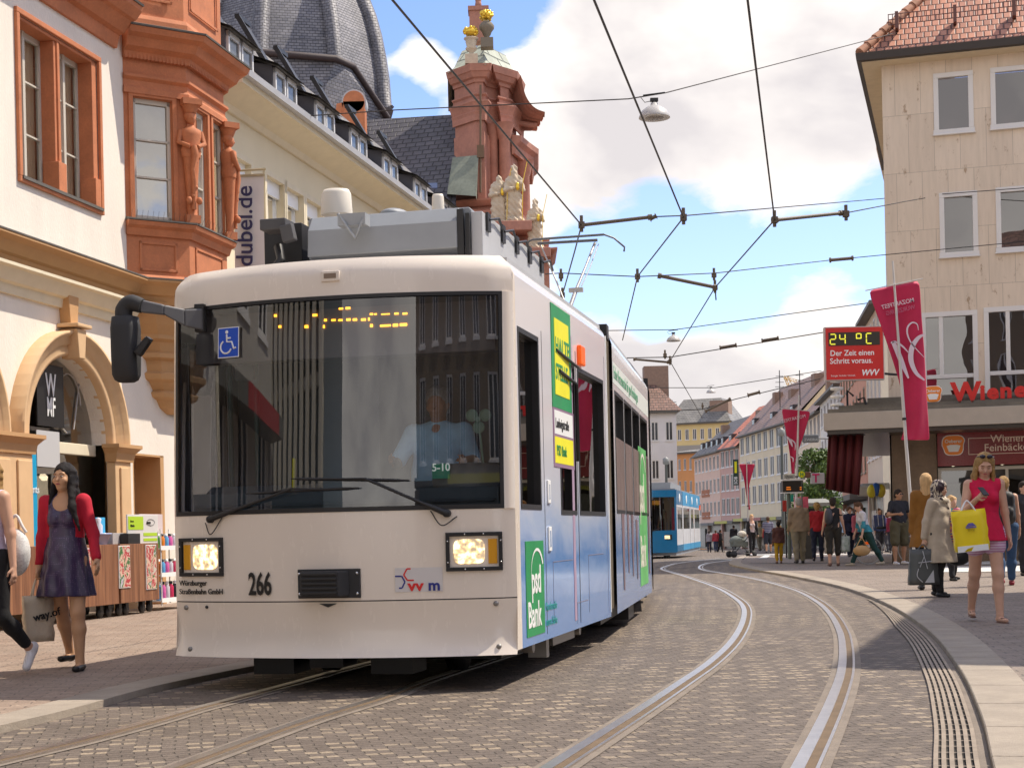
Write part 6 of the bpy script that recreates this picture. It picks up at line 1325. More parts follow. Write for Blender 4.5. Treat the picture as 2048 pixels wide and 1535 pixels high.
# ================================================================ FAR HOUSES
def house(name, label, pl, pr, zb, ze, mats, cols, floors, fh=2.9, depth=11, ridge=4.2, wbox=None, group=None, ww=.55, wh=.62, skip_ground=True, chim=(), dorm=0, frm=None, shopm=None, gable=True, cat='house', band=None, balc=False, wscale=1.0):
    """pl, pr: world xy of the facade's left and right ends as seen from the street"""
    a, b = Vector((*pl, 0)), Vector((*pr, 0)); L = (b - a).length; ang = math.atan2(b.y - a.y, b.x - a.x)
    t = thing(name, label, cat, (a.x, a.y, zb), ang, group); wallm, roofm = mats[0], mats[1]; H = ze - zb
    g = 3.6 if skip_ground else .6; ws = []
    cw = L / cols
    for f in range(floors):
        z = H - (floors - f) * fh + .55 + (fh - 2.9) * .3
        for c in range(cols): x = cw * (c + .5); ws.append((x - cw * ww / 2, x + cw * ww / 2, z, z + fh * wh))
    mb = MB(); wall_grid(mb, lambda u, v: (u, 0, v), [0, L], [g if skip_ground else 0, H], ws)
    for (x0, x1, z0, z1) in ws:
        for q in (((x0, 0, z0), (x0, .18, z0), (x0, .18, z1), (x0, 0, z1)), ((x1, 0, z0), (x1, .18, z0), (x1, .18, z1), (x1, 0, z1)), ((x0, 0, z1), (x1, 0, z1), (x1, .18, z1), (x0, .18, z1)), ((x0, 0, z0), (x1, 0, z0), (x1, .18, z0), (x0, .18, z0))): mb.add(q, [(0, 1, 2, 3)])
    for x in (0, L): mb.add([(x, 0, 0), (x, depth, 0), (x, depth, H), (x, depth / 2, H + (ridge if gable else 0)), (x, 0, H)], [(0, 1, 2, 3, 4)])
    mb.add([(0, depth, 0), (L, depth, 0), (L, depth, H), (0, depth, H)], [(0, 1, 2, 3)])
    mb.build('wall', wallm, t)
    frm = frm or M_wp
    fm = pm = None
    for i, (x0, x1, z0, z1) in enumerate(ws):
        if fm is None:
            w, h = x1 - x0, z1 - z0; mb = MB(); r = min(.10, w * .12)
            for q in ((0, w, h - r, h), (0, w, 0, r), (0, r, r, h - r), (w - r, w, r, h - r), (w / 2 - r / 2, w / 2 + r / 2, r, h - r)): mb.box(q[0], q[1], .02, .12, q[2], q[3])
            mb.box(-.08, w + .08, -.08, .02, -.10, 0)
            o = mb.build('window', frm, t); fm = o; mb = MB(); mb.add([(r, .1, r), (w - r, .1, r), (w - r, .1, h - r), (r, .1, h - r)], [(0, 1, 2, 3)]); pm = mb.build('pane', mat('far_pane', (.055, .055, .06), .12, var=.5, vscale=.5), o)
        else:
            o = fm.copy(); COL.objects.link(o); p = pm.copy(); COL.objects.link(p); p.parent = o; o.parent = t
        o.location = (x0, 0, z0)
    e = .5; mb = MB()
    if gable: mb.add([(-.1, -e, H - .1), (L + .1, -e, H - .1), (L + .1, depth / 2, H + ridge), (-.1, depth / 2, H + ridge), (-.1, depth + e, H - .1), (L + .1, depth + e, H - .1)], [(0, 1, 2, 3), (3, 2, 5, 4)])
    else: mb.add([(-e, -e, H), (L + e, -e, H), (L + e - 2.5, 3, H + ridge), (-e + 2.5, 3, H + ridge), (L + e - 2.5, depth - 3, H + ridge), (-e + 2.5, depth - 3, H + ridge), (L + e, depth + e, H), (-e, depth + e, H)], [(0, 1, 2, 3), (3, 2, 4, 5), (1, 6, 4, 2), (0, 3, 5, 7), (5, 4, 6, 7)])
    rf = uvplanar(mb.build('roof', roofm, t))
    mb = MB(); mb.box(-.1, L + .1, -e - .05, 0, H - .25, H - .05); mb.build('eaves', mats[2] if len(mats) > 2 else M_lead, t)
    for (cx, cy, w, h) in chim: mb = MB(); mb.box(L * cx - w / 2, L * cx + w / 2, cy, cy + w * .8, H + cy / (depth / 2) * ridge - 1, H + h); mb.build('chimney', mat('chimney_clay', (.30, .20, .15), .85, var=.2), rf)
    for k in range(dorm):
        x = L * (k + .5) / dorm; mb = MB(); y = .8; z = H + .6; mb.box(x - .7, x + .7, y, y + 2.4, z - .3, z + 1.3); d = mb.build('dormer', mat('dormer_dark', (.06, .055, .06), .7), rf); mb = MB(); mb.box(x - .5, x + .5, y - .04, y, z + .2, z + 1.1); mb.build('window', frm, d); mb = MB(); mb.box(x - .4, x + .4, y - .06, y - .04, z + .3, z + 1.0); mb.build('pane', MATS['far_pane'], d)
    if skip_ground:
        mb = MB(); mb.box(0, L, .3, .4, 0, g); mb.build('shop_front', shopm or mat('shop_dark', (.055, .05, .045), .3, var=.8, vscale=.6), t)
        mb = MB(); mb.box(-.0, L, -1.1, .3, 3.3, 3.65); mb.build('shop_awning', mat('awning_grey', (.13, .125, .11), .6, var=.2, vscale=.5), t)
        n = max(1, int(L / 9))
        for i in range(n + 1): mb = MB(); mb.box(i * L / n - .25, i * L / n + .25, 0, .3, 0, 3.3); mb.build('shop_pier', wallm, t)
        rnd = random.Random(int(L * 100))
        for i in range(n):
            mb = MB(); x0 = i * L / n + .6; x1 = x0 + L / n * rnd.uniform(.35, .8); mb.box(x0, x1, .1, .28, .3, rnd.uniform(2.2, 3.0)); mb.build('shop_window', mat('shop_glow%d' % rnd.randint(0, 4), [(.30, .26, .20), (.12, .13, .14), (.42, .40, .36), (.20, .12, .08), (.10, .16, .14)][rnd.randint(0, 4)], .3, var=.7, vscale=1.5), t)
            mb = MB(); mb.box(x0, x1, -1.14, -1.1, 3.3, 3.65); mb.build('shop_sign', mat('shop_sign%d' % rnd.randint(0, 4), [(.45, .42, .05), (.10, .16, .08), (.55, .53, .5), (.35, .05, .05), (.08, .08, .09)][rnd.randint(0, 4)], .5), t)
    if band: mb = MB(); [mb.box(L * q[0], L * q[1], -.08, 0, q[2], q[3]) for q in band[1]]; mb.build('facade_band', band[0], t)
    return t
def XY(px, Y): return (ray(px, 1040)[0] * Y, Y)
def cm(nm, c): return mat(nm, c, .9, var=.07, vscale=.8)
M_rb = slate_mat('far_roof_brown', (.23, .13, .10), (.17, .10, .075), .5, .4, mortar=(.08, .05, .04)); M_ro = slate_mat('far_roof_orange', (.56, .17, .08), (.48, .13, .06), .5, .4, mortar=(.25, .08, .05))
M_rg = slate_mat('far_roof_grey', (.25, .24, .22), (.21, .20, .19), .5, .4, mortar=(.12, .12, .11)); M_rd = slate_mat('far_roof_dark', (.09, .08, .08), (.07, .065, .065), .5, .4)
h1 = house('house', 'cream house with tall white windows between the peach house and the corner building', XY(1738, 94), XY(1768, 84), gz(80), 13.2, (cm('cream_render', (.74, .66, .52)), M_rb), 4, 3, fh=3.0, ridge=4)
h2 = house('house', 'peach house with tall narrow windows right of the white house', XY(1686, 121), XY(1737, 95), gz(108), 13.2, (cm('peach_render', (.66, .36, .25)), M_rb), 8, 3, fh=3.2, ridge=4, ww=.5, wh=.66, frm=mat('olive_frame', (.25, .22, .16), .6))
h3 = house('house', 'white house with striped skylights in its steep roof', XY(1645, 142), XY(1686, 122), gz(132), 12.2, (cm('white_render', (.80, .77, .71)), M_rd), 6, 3, fh=3.0, ridge=5.5, chim=((.15, 3, 1.2, 3.2),))
h4 = house('house', 'pale house behind the larger pink pennant with red brown roof', XY(1596, 165), XY(1645, 143), gz(155), 11.6, (cm('sand_render', (.76, .66, .52)), M_rb), 7, 3, fh=3.1, ridge=6.0, ww=.62, wh=.72, chim=((.1, 3, 1.5, 4.4), (.75, 3.5, 1.8, 5.0)))
h5 = house('house', 'long yellow house with four window storeys and brown roof behind the small pennant', XY(1482, 196), XY(1595, 166), gz(180), 12.4, (cm('warm_yellow_render', (.80, .68, .48)), M_rb), 9, 3, fh=3.1, ridge=6.0, ww=.62, wh=.72, chim=((.22, 3, 1.3, 4.9), (.5, 3, 1.5, 4.5), (.8, 3.5, 1.6, 5.4)), dorm=3)
h6 = house('house', 'narrow house with red window piers and bright orange roof', XY(1443, 206), XY(1481, 197), gz(200), 11.3, (cm('red_pier_render', (.64, .40, .34)), M_ro), 4, 3, fh=3.1, ridge=5.6, ww=.72, wh=.7, dorm=2, chim=((.8, 3, 1.3, 4.6),))
h7 = house('house', 'peach pink house with grouped white windows left of the orange roofed house', XY(1391, 226), XY(1442, 208), gz(215), 11.3, (cm('pink_render', (.78, .56, .45)), M_rd), 7, 3, fh=3.1, ridge=5.0, dorm=5, chim=((.3, 3, 1.3, 4.2),), band=(mat('brick_band', (.42, .16, .08), .8), [(.3, .6, 4.2, 5.2), (.3, .6, 7.3, 8.3)]))
h8 = house('house', 'orange house closing the street with small white windows', XY(1345, 240), XY(1400, 236), gz(238), 12.6, (cm('orange_render', (.70, .33, .13)), M_rg), 5, 4, fh=3.4, ridge=.5, ww=.42, wh=.5, gable=False)
h9 = house('apartment_building', 'yellow building with broad grey roof rising over the end of the street', XY(1340, 262), XY(1462, 258), gz(258), 18.6, (cm('sun_yellow_render', (.74, .58, .28)), M_rg), 8, 2, fh=3.6, ridge=4.2, ww=.5, wh=.5, gable=False, chim=((.82, 1, 3.2, 3.6),), cat='building', band=(mat('balcony_grey', (.36, .34, .31), .8), [(0, .62, 15.6, 17.4)]))
h10 = house('house', 'white corner house with beige window surrounds and brown hip roof just right of the tram', XY(1270, 150), XY(1357, 150), gz(150), 12.4, (cm('cool_white_render', (.76, .74, .76)), M_rb), 3, 3, fh=3.7, ridge=3.2, ww=.52, wh=.50, gable=False, chim=((.62, 2.5, 2.4, 4.6),), band=None)
# hill/tree mass far left & low buildings hidden behind tram: one long row to close the left side
hL = house('house', 'plain cream house beyond the church, mostly behind the tram', (-2, 120), (11, 138), gz(130), 9, (M_ye, M_rb), 6, 2)
# ---- off-frame neighbours: their shade, and what the tram glass mirrors
hS = house('building', 'tall pale office building just right of the view, casting shade on the kerb', (9.0, 13.6), (12.6, 23.9), 0, 12.0, (cm('grey_stone', (.42, .38, .33)), M_rb), 4, 3, cat='building', depth=9, ridge=1.5)
hS.location = (13.8, 23.9, 0); hS.rotation_euler = (0, 0, math.atan2(13.6 - 23.9, 9.0 - 12.6))
M_fin = cm('fin_concrete', (.50, .46, .38))
hF = thing('office_building', 'modern fin fronted office block behind the camera, mirrored in the windscreen', 'building', (-13, -11, 0), R(20))
mb = MB(); mb.box(0, 16, 0, 8, 0, 19); mb.build('wall', mat('fin_glass', (.03, .04, .035), .2), hF)
mb = MB()
for i in range(17): mb.box(i * .96, i * .96 + .42, -.0 - .6, -.0, 3.6, 19)
for z in (3.5, 7.2, 11): mb.box(0, 16, -.25, 0, z, z + .35)
o = mb.build('fins', M_fin, hF)
hF.rotation_euler = (0, 0, math.radians(168)); hF.location = (-15.5, -11.0, 0)
hG = house('building', 'sandstone building with tall windows behind the camera, mirrored in the windscreen', (8, -11), (-3.4, -12.5), 0, 14, (cm('sand_block', (.24, .19, .14)), M_rb), 7, 3, fh=3.5, cat='building', ww=.42, wh=.75, depth=8)
hH = house('building', 'light stone building on the left behind the camera, mirrored in the windscreen edge', (-10.4, 3.0), (-8.7, 10.6), 0, 11, (cm('light_block', (.45, .42, .37)), M_rb), 4, 3, fh=3.4, cat='building', ww=.5, wh=.7, depth=8)
hI = house('building', 'brick shop building right of the camera with slim windows', (13.5, 2.5), (12.5, -12), 0, 9, (cm('brown_block', (.26, .16, .11)), M_rb), 7, 3, fh=3.2, cat='building', ww=.4, wh=.7, depth=8)
# ================================================================ OVERHEAD LINE
M_wire = mat('wire', (.05, .045, .045), .6, .4); M_ins = mat('insulator_rod', (.13, .10, .07), .5)
def wire(name, label, pts, r=.011, rods=(), clamps=(), group=None, cat='wire', sag=0):
    P = [Vector(p) for p in pts]; o = P[0].copy(); t = thing(name, label, cat, o, 0, group)
    q = [p - o for p in P]
    if sag:
        w = []
        for a, b in zip(q, q[1:]):
            for k in range(8): u = k / 8; p = a.lerp(b, u); p.z -= sag * 4 * u * (1 - u); w.append(p)
        q = w + [q[-1]]
    mb = MB(); mb.tube(q, r, 5); mb.build('cable', M_wire, t)
    for a, b, rr in rods:
        a, b = Vector(a) - o, Vector(b) - o; mb = MB(); mb.tube([a, b], rr, 7); mb.tube([a.lerp(b, .97), b + (b - a) * .03], rr * 1.6, 7); mb.tube([a - (b - a) * .02, a.lerp(b, .04)], rr * 1.6, 7); mb.build('insulator', M_ins, t)
    for c in clamps: c = Vector(c) - o; mb = MB(); mb.cbox(tuple(c), (.09, .09, .09)); mb.tube([c + Vector((0, 0, -.10)), c + Vector((0, 0, .14))], .028, 6); mb.build('clamp', M_ins, t)
    return t
zw = 5.55
N1, N2, N3 = PZ(1163, 450, zw), PZ(1367, 435, zw), PZ(1549, 440, zw)
N4, N5, N6 = PZ(1275, 553, zw), PZ(1430, 575, zw), PZ(1340, 722, zw)
g = 'tram contact wires'
wire('contact_wire', 'leftmost contact wire running down to the white tram pantograph', [PZ(760, -40, zw), PZ(785, 0, zw), N1, PZ(1150, 500, zw - .03), PZ(1122, 600, zw)], .012, clamps=[N1, PZ(1125, 590, zw)], group=g)
wire('contact_wire', 'middle contact wire crossing the sky behind the hanging lamp', [PZ(1175, -40, zw), PZ(1188, 0, zw), N2, N4, PZ(1245, 680, zw)], .012, clamps=[N2, N4], group=g)
wire('contact_wire', 'rightmost contact wire, over the empty curving track', [PZ(1492, -40, zw), PZ(1495, 0, zw), N3, N5, N6, PZ(1405, 836, zw)], .012, clamps=[N3, N5, N6], group=g)
Y1, Y2, Y3 = N1.y, N2.y, N3.y
g2 = 'span wires across the street'
wire('span_wire', 'upper span wire that carries the large hanging street lamp', [PX(560, 236, 30), PX(775, 221, 27), PX(1257, 198, 24.5), PX(1330, 186, 25), PX(1815, 60, 40)], .010, group=g2)
wire('span_wire', 'span wire with brown insulator rod from the leftmost contact wire to the corner building', [N1, PX(1295, 434, Y1), PX(1372, 431, 23), PX(1767, 397, 39.5), PX(2100, 372, 37)], .010, rods=[(N1, PX(1300, 434, Y1), .028), (PX(1300, 438, Y1), PX(1312, 432, Y1), .03)], clamps=[PX(1790, 398, 39)], group=g2)
wire('span_wire', 'span wire with brown insulator rod from the rightmost contact wire to the corner building', [N3, PX(1685, 427, 24), PX(1810, 403, 33), PX(1850, 396, 38.6)], .010, rods=[(N3, PX(1683, 426, 24), .028)], clamps=[PX(1692, 428, 24)], group=g2)
wire('span_wire', 'span wire behind the pantograph with paired insulators before the corner building', [PX(1090, 548, 30), PX(1122, 546, 30), N4, PX(1430, 546, 31), PX(1680, 518, 37), PX(2100, 478, 37.3)], .010, rods=[(PX(1318, 551, 29), PX(1430, 574, 29), .035), (PX(1660, 520, 36), PX(1705, 516, 36), .04)], clamps=[PX(1122, 552, 30), PX(1428, 550, 31)], group=g2)
wire('span_wire', 'thin span wire that carries the small middle lamp', [PX(1200, 661, 46), PX(1350, 659, 46), PX(1735, 606, 46)], .013, group=g2)
N6b = Vector(N6)
wire('span_wire', 'span wire above the blue tram stop with a dark rod at its left end', [PX(1220, 716, N6.y), PX(1340, 714, N6.y), PX(1650, 664, N6.y)], .014, rods=[(PX(1268, 718, N6.y), PX(1336, 724, N6.y), .03), (PX(1440, 695, N6.y), PX(1472, 690, N6.y), .04), (PX(1524, 681, N6.y), PX(1556, 676, N6.y), .04)], clamps=[PX(1330, 710, N6.y)], group=g2)
wire('span_wire', 'thin span wire that carries the farthest small lamp', [PX(1300, 775, 66), PX(1430, 775, 66), PX(1643, 741, 66)], .016, group=g2)
wire('span_wire', 'farthest span wire with a slanting dark rod above the blue tram', [PX(1362, 820, 62), PX(1405, 818, 62), PX(1470, 798, 62), PX(1640, 757, 62)], .018, rods=[(PX(1411, 822, 62), PX(1460, 798, 62), .05), (PX(1496, 790, 62), PX(1519, 784, 62), .06)], clamps=[PX(1405, 812, 62)], group=g2)
wire('span_wire', 'short strut linking two wires above the farthest node', [PX(1428, 546, 31), PX(1432, 600, 31)], .014, clamps=[], group=g2)
def lamp(label, px, py, Y, r):
    c = PX(px, py, Y); t = thing('hanging_lamp', label, 'street lamp', c, 0, 'lamps hanging over the street')
    mb = MB(); mb.lathe([(r, 0), (r * 1.0, .02 * r), (r * .97, .14 * r), (r * .8, .45 * r), (r * .5, .68 * r), (r * .25, .8 * r), (r * .22, .95 * r), (0, .96 * r)], (0, 0, 0), 24); mb.build('shade', mat('lamp_shade_grey', (.48, .47, .46), .4), t)
    mb = MB(); mb.lathe([(r * .9, .06 * r), (r * .5, -.02 * r), (0, -.04 * r)], (0, 0, 0), 20); mb.build('glass', mat('lamp_glass', (.22, .20, .18), .2), t)
    mb = MB(); mb.tube([(0, 0, .9 * r), (0, 0, 1.25 * r)], r * .16, 8); mb.cbox((0, 0, 1.15 * r), (.5 * r, .3 * r, .2 * r)); mb.tube([(-.7 * r, 0, 1.45 * r), (.7 * r, 0, 1.6 * r)], r * .05, 6); mb.tube([(-.9 * r, 0, 1.4 * r), (-.6 * r, 0, 1.0 * r), (-.1 * r, 0, 1.1 * r)], r * .025, 5); mb.build('hanger', M_tk, t)
lamp('large grey dome lamp hanging from the upper span wire', 1309, 236, 24.7, .25)
lamp('small grey dome lamp hanging right of the tram roof', 1347, 682, 46, .21)
lamp('smallest dome lamp hanging above the blue tram', 1422, 785, 66, .20)
# ================================================================ FLAGS
def pennant(label, pole_b, pole_t, Yd, A, B, C, r=.035, full=None, twist=0, grp='festival pennants on poles', zb=None, marks=True):
    """A, B top corners; C bottom tip list of pixel rows [(y, xl, xr)]"""
    b = PX(*pole_b, Yd); b.z = gz(Yd) if zb is None else zb
    f = thing('flagpole', label.replace('pennant', 'pole of the pennant') if False else 'slim white pole carrying ' + label, 'pole', b, 0, 'flagpoles along the street')
    tp = PX(*pole_t, Yd) - b; mb = MB(); mb.tube([(0, 0, 0), tp * .5, tp], [r, r * .9, r * .55], 10); mb.build('mast', mat('pole_white', (.62, .60, .57), .4, var=.1, vscale=2), f)
    mb = MB(); a, c = PX(*A, Yd - .04) - b, PX(*B, Yd - .04) - b; e = (c - a) * .04; mb.tube([a - e, c + e], .012, 6); mb.build('crossbar', mat('pole_white'), f)
    if r > .03: mb = MB(); z = tp * .5; mb.tube([z - tp * .004, z + tp * .004], r * 1.25, 10); mb.build('collar', M_tk, f)
    fl = thing('pennant', label, 'flag', b + a, 0, grp); o = b + a
    rows = C; mb = MB(); v = []; n = 9
    for i, (y, xl, xr) in enumerate(rows):
        for j in range(n):
            px = xl + (xr - xl) * j / (n - 1); p = PX(px, y if i else A[1] + (B[1] - A[1]) * j / (n - 1), Yd + .10 - .05 * math.sin(j * .9 + i * .6) * (1 if i else 0)) - o; v.append(p)
    mb.add(v, [(i * n + j, i * n + j + 1, (i + 1) * n + j + 1, (i + 1) * n + j) for i in range(len(rows) - 1) for j in range(n - 1)], True)
    cl = mb.build('cloth', mat('pennant_pink', (.56, .012, .075), .65, var=.12, vscale=2, sheen=.2), fl); s_ = cl.modifiers.new('s', 'SOLIDIFY'); s_.thickness = .006; ss = cl.modifiers.new('d', 'SUBSURF'); ss.levels = ss.render_levels = 1
    return fl, o
fl, o = pennant('the large pink festival pennant in front of the canopy', (1832, 1148), (1785, 522), 30, (1735, 580), (1841, 558), [(580, 1735, 1841), (610, 1746, 1842), (650, 1761, 1845), (700, 1778, 1849), (740, 1791, 1851), (780, 1803, 1853), (830, 1809, 1856), (872, 1806, 1859), (880, 1799, 1859)])
def on(px, py, k=-.03): return PX(px, py, 30 - k) - o
Mp = mat('pennant_print', (.80, .66, .74), .6)
def swirl(pts, w, par):
    mb = MB(); q = spline([(x, y, 0) for x, y in pts], 6); ws = [w * (.4 + .9 * math.sin(math.pi * i / (len(q) - 1))) for i in range(len(q))]; v = []
    for i, p in enumerate(q):
        a = q[max(0, i - 1)]; b = q[min(len(q) - 1, i + 1)]; d = Vector((b.x - a.x, b.y - a.y)).normalized(); nx, ny = -d.y * ws[i] / 2, d.x * ws[i] / 2; v += [on(p.x + nx, p.y + ny), on(p.x - nx, p.y - ny)]
    mb.add(v, [(2 * i, 2 * i + 1, 2 * i + 3, 2 * i + 2) for i in range(len(q) - 1)]); mb.build('swirl_print', Mp, par)
swirl([(1850, 668), (1836, 676), (1824, 695), (1822, 720), (1832, 745), (1849, 760)], 8, fl)
swirl([(1837, 660), (1834, 648), (1824, 645), (1815, 655), (1816, 672), (1826, 690), (1848, 714)], 2.6, fl)
swirl([(1782, 684), (1788, 688), (1798, 710), (1808, 735), (1817, 756)], 8, fl); swirl([(1784, 686), (1790, 683), (1805, 692), (1818, 706)], 3, fl)
Mt = lambda px, py: Matrix.Translation(on(px, py)) @ Matrix.Rotation(R(-12), 4, 'Y') @ Matrix(((-1, 0, 0, 0), (0, 0, -1, 0), (0, 1, 0, 0), (0, 0, 0, 1)))
text('pennant_letters', 'MOZARTFEST', .115, Mt(1829, 603), Mp, fl, bold=.005, sx=.92); text('pennant_letters', 'WÜRZBURG', .115, Mt(1831, 617), mat('pennant_print2', (.55, .15, .25), .6), fl, sx=.9)
fl, o = pennant('the middle pink festival pennant before the pale houses', (1588, 1080), (1598, 790), 55, (1562, 816), (1622, 822), [(816, 1562, 1622), (835, 1566, 1618), (860, 1571, 1611), (885, 1576, 1603), (905, 1579, 1595), (925, 1582, 1590), (948, 1583, 1590)], r=.05)
on = lambda px, py, k=-.03: PX(px, py, 55 - k) - o
swirl([(1573, 872), (1580, 880), (1585, 893)], 4, fl); swirl([(1578, 875), (1590, 886), (1590, 900)], 2, fl); swirl([(1580, 912), (1586, 916), (1586, 924)], 2, fl)
text('pennant_letters', 'MOZARTFEST', .16, Mt(1612, 834), Mp, fl, sx=.9)
fl, o = pennant('the small far pink festival pennant hanging like a long tail', (1497, 1070), (1493, 918), 100, (1477, 927), (1511, 927), [(927, 1477, 1511), (940, 1482, 1507), (955, 1488, 1502), (975, 1490, 1497), (1000, 1494, 1498), (1020, 1497, 1501)], r=.05)
# ================================================================ SIGNS IN THE MIDDLE DISTANCE
def pxbox(mb, x0, y1, x1, y0, Y, d, o, mi=None):
    a, b = PX(x0, y1, Y) - o, PX(x1, y0, Y) - o; mb.box(a.x, b.x, a.y, a.y + d, a.z, b.z, mi=mi); return a, b
Yd = 48; b0 = PX(1581, 1110, Yd); b0.z = gz(Yd)
st_ = thing('stop_display', 'tram stop post with dark electronic departure board', 'sign', b0)
mb = MB(); mb.tube([(0, .15, 0), (0, .15, PX(1581, 948, Yd).z - b0.z)], .06, 8); mb.build('post', mat('post_green_grey', (.13, .16, .14), .5), st_)
mb = MB(); pxbox(mb, 1566, 984, 1606, 958, Yd, .25, b0); bd = mb.build('board', mat('board_dark', (.025, .022, .02), .4), st_, bev=.01)
mb = MB(); pxbox(mb, 1564, 961, 1608, 957, Yd - .02, .3, b0); pxbox(mb, 1564, 986, 1608, 983, Yd - .02, .3, b0); mb.build('board_trim', M_dec_w, bd)
mb = MB()
for (x, y, w) in ((1573, 973, 8), (1573, 977, 9), (1600, 973, 3), (1600, 977, 3)): pxbox(mb, x, y + 2, x + w, y, Yd - .02, .02, b0)
mb.build('board_digits', mat('led_dim', (.6, .15, .01), .5, emit=(1, .25, .02), estr=.5), bd)
mb = MB(); pxbox(mb, 1567, 957, 1590, 948, Yd, .1, b0); np_ = mb.build('name_plate', mat('plate_pale', (.50, .50, .46), .5), st_); p = PX(1571, 955, Yd - .02) - b0; text('plate_letters', 'Dom', .11, frame(p, (1, 0, 0), (0, 0, 1)), M_dec_k, np_, sx=1)
c = PX(1603, 948, Yd); hs = thing('stop_sign', 'round yellow and green tram stop sign with letter H', 'sign', c)
mb = MB(); mb.lathe([(.115, 0), (.115, .03)], (0, 0, 0), 24, ax='Y'); mb.build('disc', M_dec_g, hs); mb = MB(); mb.lathe([(.098, .03), (.098, .034)], (0, 0, 0), 24, ax='Y'); mb.build('field', M_dec_y, hs); text('letter', 'H', .15, frame((-.052, -.04, -.052), (1, 0, 0), (0, 0, 1)), M_dec_g, hs, bold=.03)
mb = MB(); mb.tube([(0, .02, 0), (.0, .02, -2.4)], .025, 6); mb.build('post', mat('post_green_grey'), hs)
def simple_sign(name, label, x0, y1, x1, y0, Y, m, txt=None, tm=None, size=.3, sx=1, dx=.05, dz=.1, cat='sign', bev=.02, d=.12):
    a = PX(x0, y1, Y); t = thing(name, label, cat, a); b = PX(x1, y0, Y) - a; mb = MB(); mb.box(0, b.x, 0, d, 0, b.z); pl = mb.build('panel', m, t, bev=bev)
    mb = MB(); mb.tube([(b.x, d / 2, b.z * .5), (b.x + .5, d / 2 + .3, b.z * .5)], .03, 6); mb.build('bracket', M_tk, t)
    if txt: text('letters', txt, size, frame((b.x * dx, -.01, b.z * dz), (1, 0, 0), (0, 0, 1)), tm or M_dec_w, pl, bold=.02, sx=sx)
    return t
simple_sign('phone_shop_sign', 'pale square shop sign with magenta letter T', 1622, 967, 1649, 945, 52, mat('sign_pale_grey', (.50, .49, .52), .5), 'T', mat('magenta', (.62, .01, .15), .4), .40, 1.0, .1, .15)
simple_sign('menu_sign', 'small dark sign with an orange end beside the round stop sign', 1609, 955, 1621, 943, 52, mat('sign_brown', (.18, .08, .05), .5))
simple_sign('shop_sign', 'grey rounded sign hanging above the RUN sign', 1605, 885, 1638, 868, 70, mat('sign_slate', (.10, .105, .11), .5), 'ZWEIRAD', mat('letters_grey', (.35, .36, .35), .5), .17, .95, .1, .2, bev=.1)
simple_sign('shop_sign', 'dark rounded RUN sign half hidden by the street tree', 1608, 934, 1632, 923, 70, mat('sign_slate', (.10, .105, .11), .5), 'RUN', M_dec_w, .21, 1.0, .12, .12, bev=.08)
simple_sign('triangle_sign', 'pale diamond shaped sign above the RUN sign', 1611, 918, 1632, 905, 70, mat('sign_pale_grey', (.50, .49, .52), .5), None, bev=.1)
sg_ = simple_sign('pharmacy_banner', 'tall dark banner with yellow block and white vertical letters', 1467, 970, 1477, 918, 170, mat('banner_dark_green', (.02, .05, .04), .5), None, bev=0)
mb = MB(); mb.box(.15, .4, -.04, 0, 1.35, 2.6); mb.build('yellow_block', M_dec_y, sg_); text('letters', 'SOB', .5, frame((.42, -.03, .12), (0, 0, 1), (-1, 0, 0)), M_dec_w, sg_, bold=.02, sx=.9)
simple_sign('round_sign', 'small white and red round advert sign by the canopy', 1715, 992, 1740, 970, 44, mat('poster_grey'), None, bev=.1)
# balloons by the canopy
for lab, px, py, c in (('blue balloon held up beside the yellow ones', 1752, 978, (.01, .09, .40)), ('yellow balloon left of the blue one', 1743, 982, (.55, .50, .03)), ('yellow balloon right of the blue one', 1762, 981, (.45, .38, .03))):
    c0 = PX(px, py, 43); t = thing('balloon', lab, 'balloon', c0, 0, 'balloons by the canopy'); mb = MB(); mb.ball((0, 0, 0), (.13, .13, .19), 14); mb.build('skin', mat('balloon_%d' % (px), c, .3), t); mb = MB(); mb.tube([(0, 0, -.18), (.05, 0, -1.0)], .006, 4); mb.build('string', M_dec_w, t)
# table parasol / market awnings behind the crowd
def awning(label, x0, x1, y1, y0, Y, m):
    a = PX(x0, y1, Y); b = PX(x1, y0, Y) - a; t = thing('awning', label, 'awning', a); mb = MB(); mb.prismX([(0, 0), (-1.0, 0), (-1.0, .12), (.4, b.z)], 0, b.x); mb.build('cover', m, t); mb = MB(); 
    for x in (.05, b.x - .05): mb.tube([(x, -.9, 0), (x, -.9, -a.z + gz(Y))], .03, 6); 
    mb.build('legs', M_tk, t)
awning('grey market awning behind the walkers under the trees', 1605, 1655, 1012, 996, 62, mat('awning_grey2', (.22, .22, .20), .7))
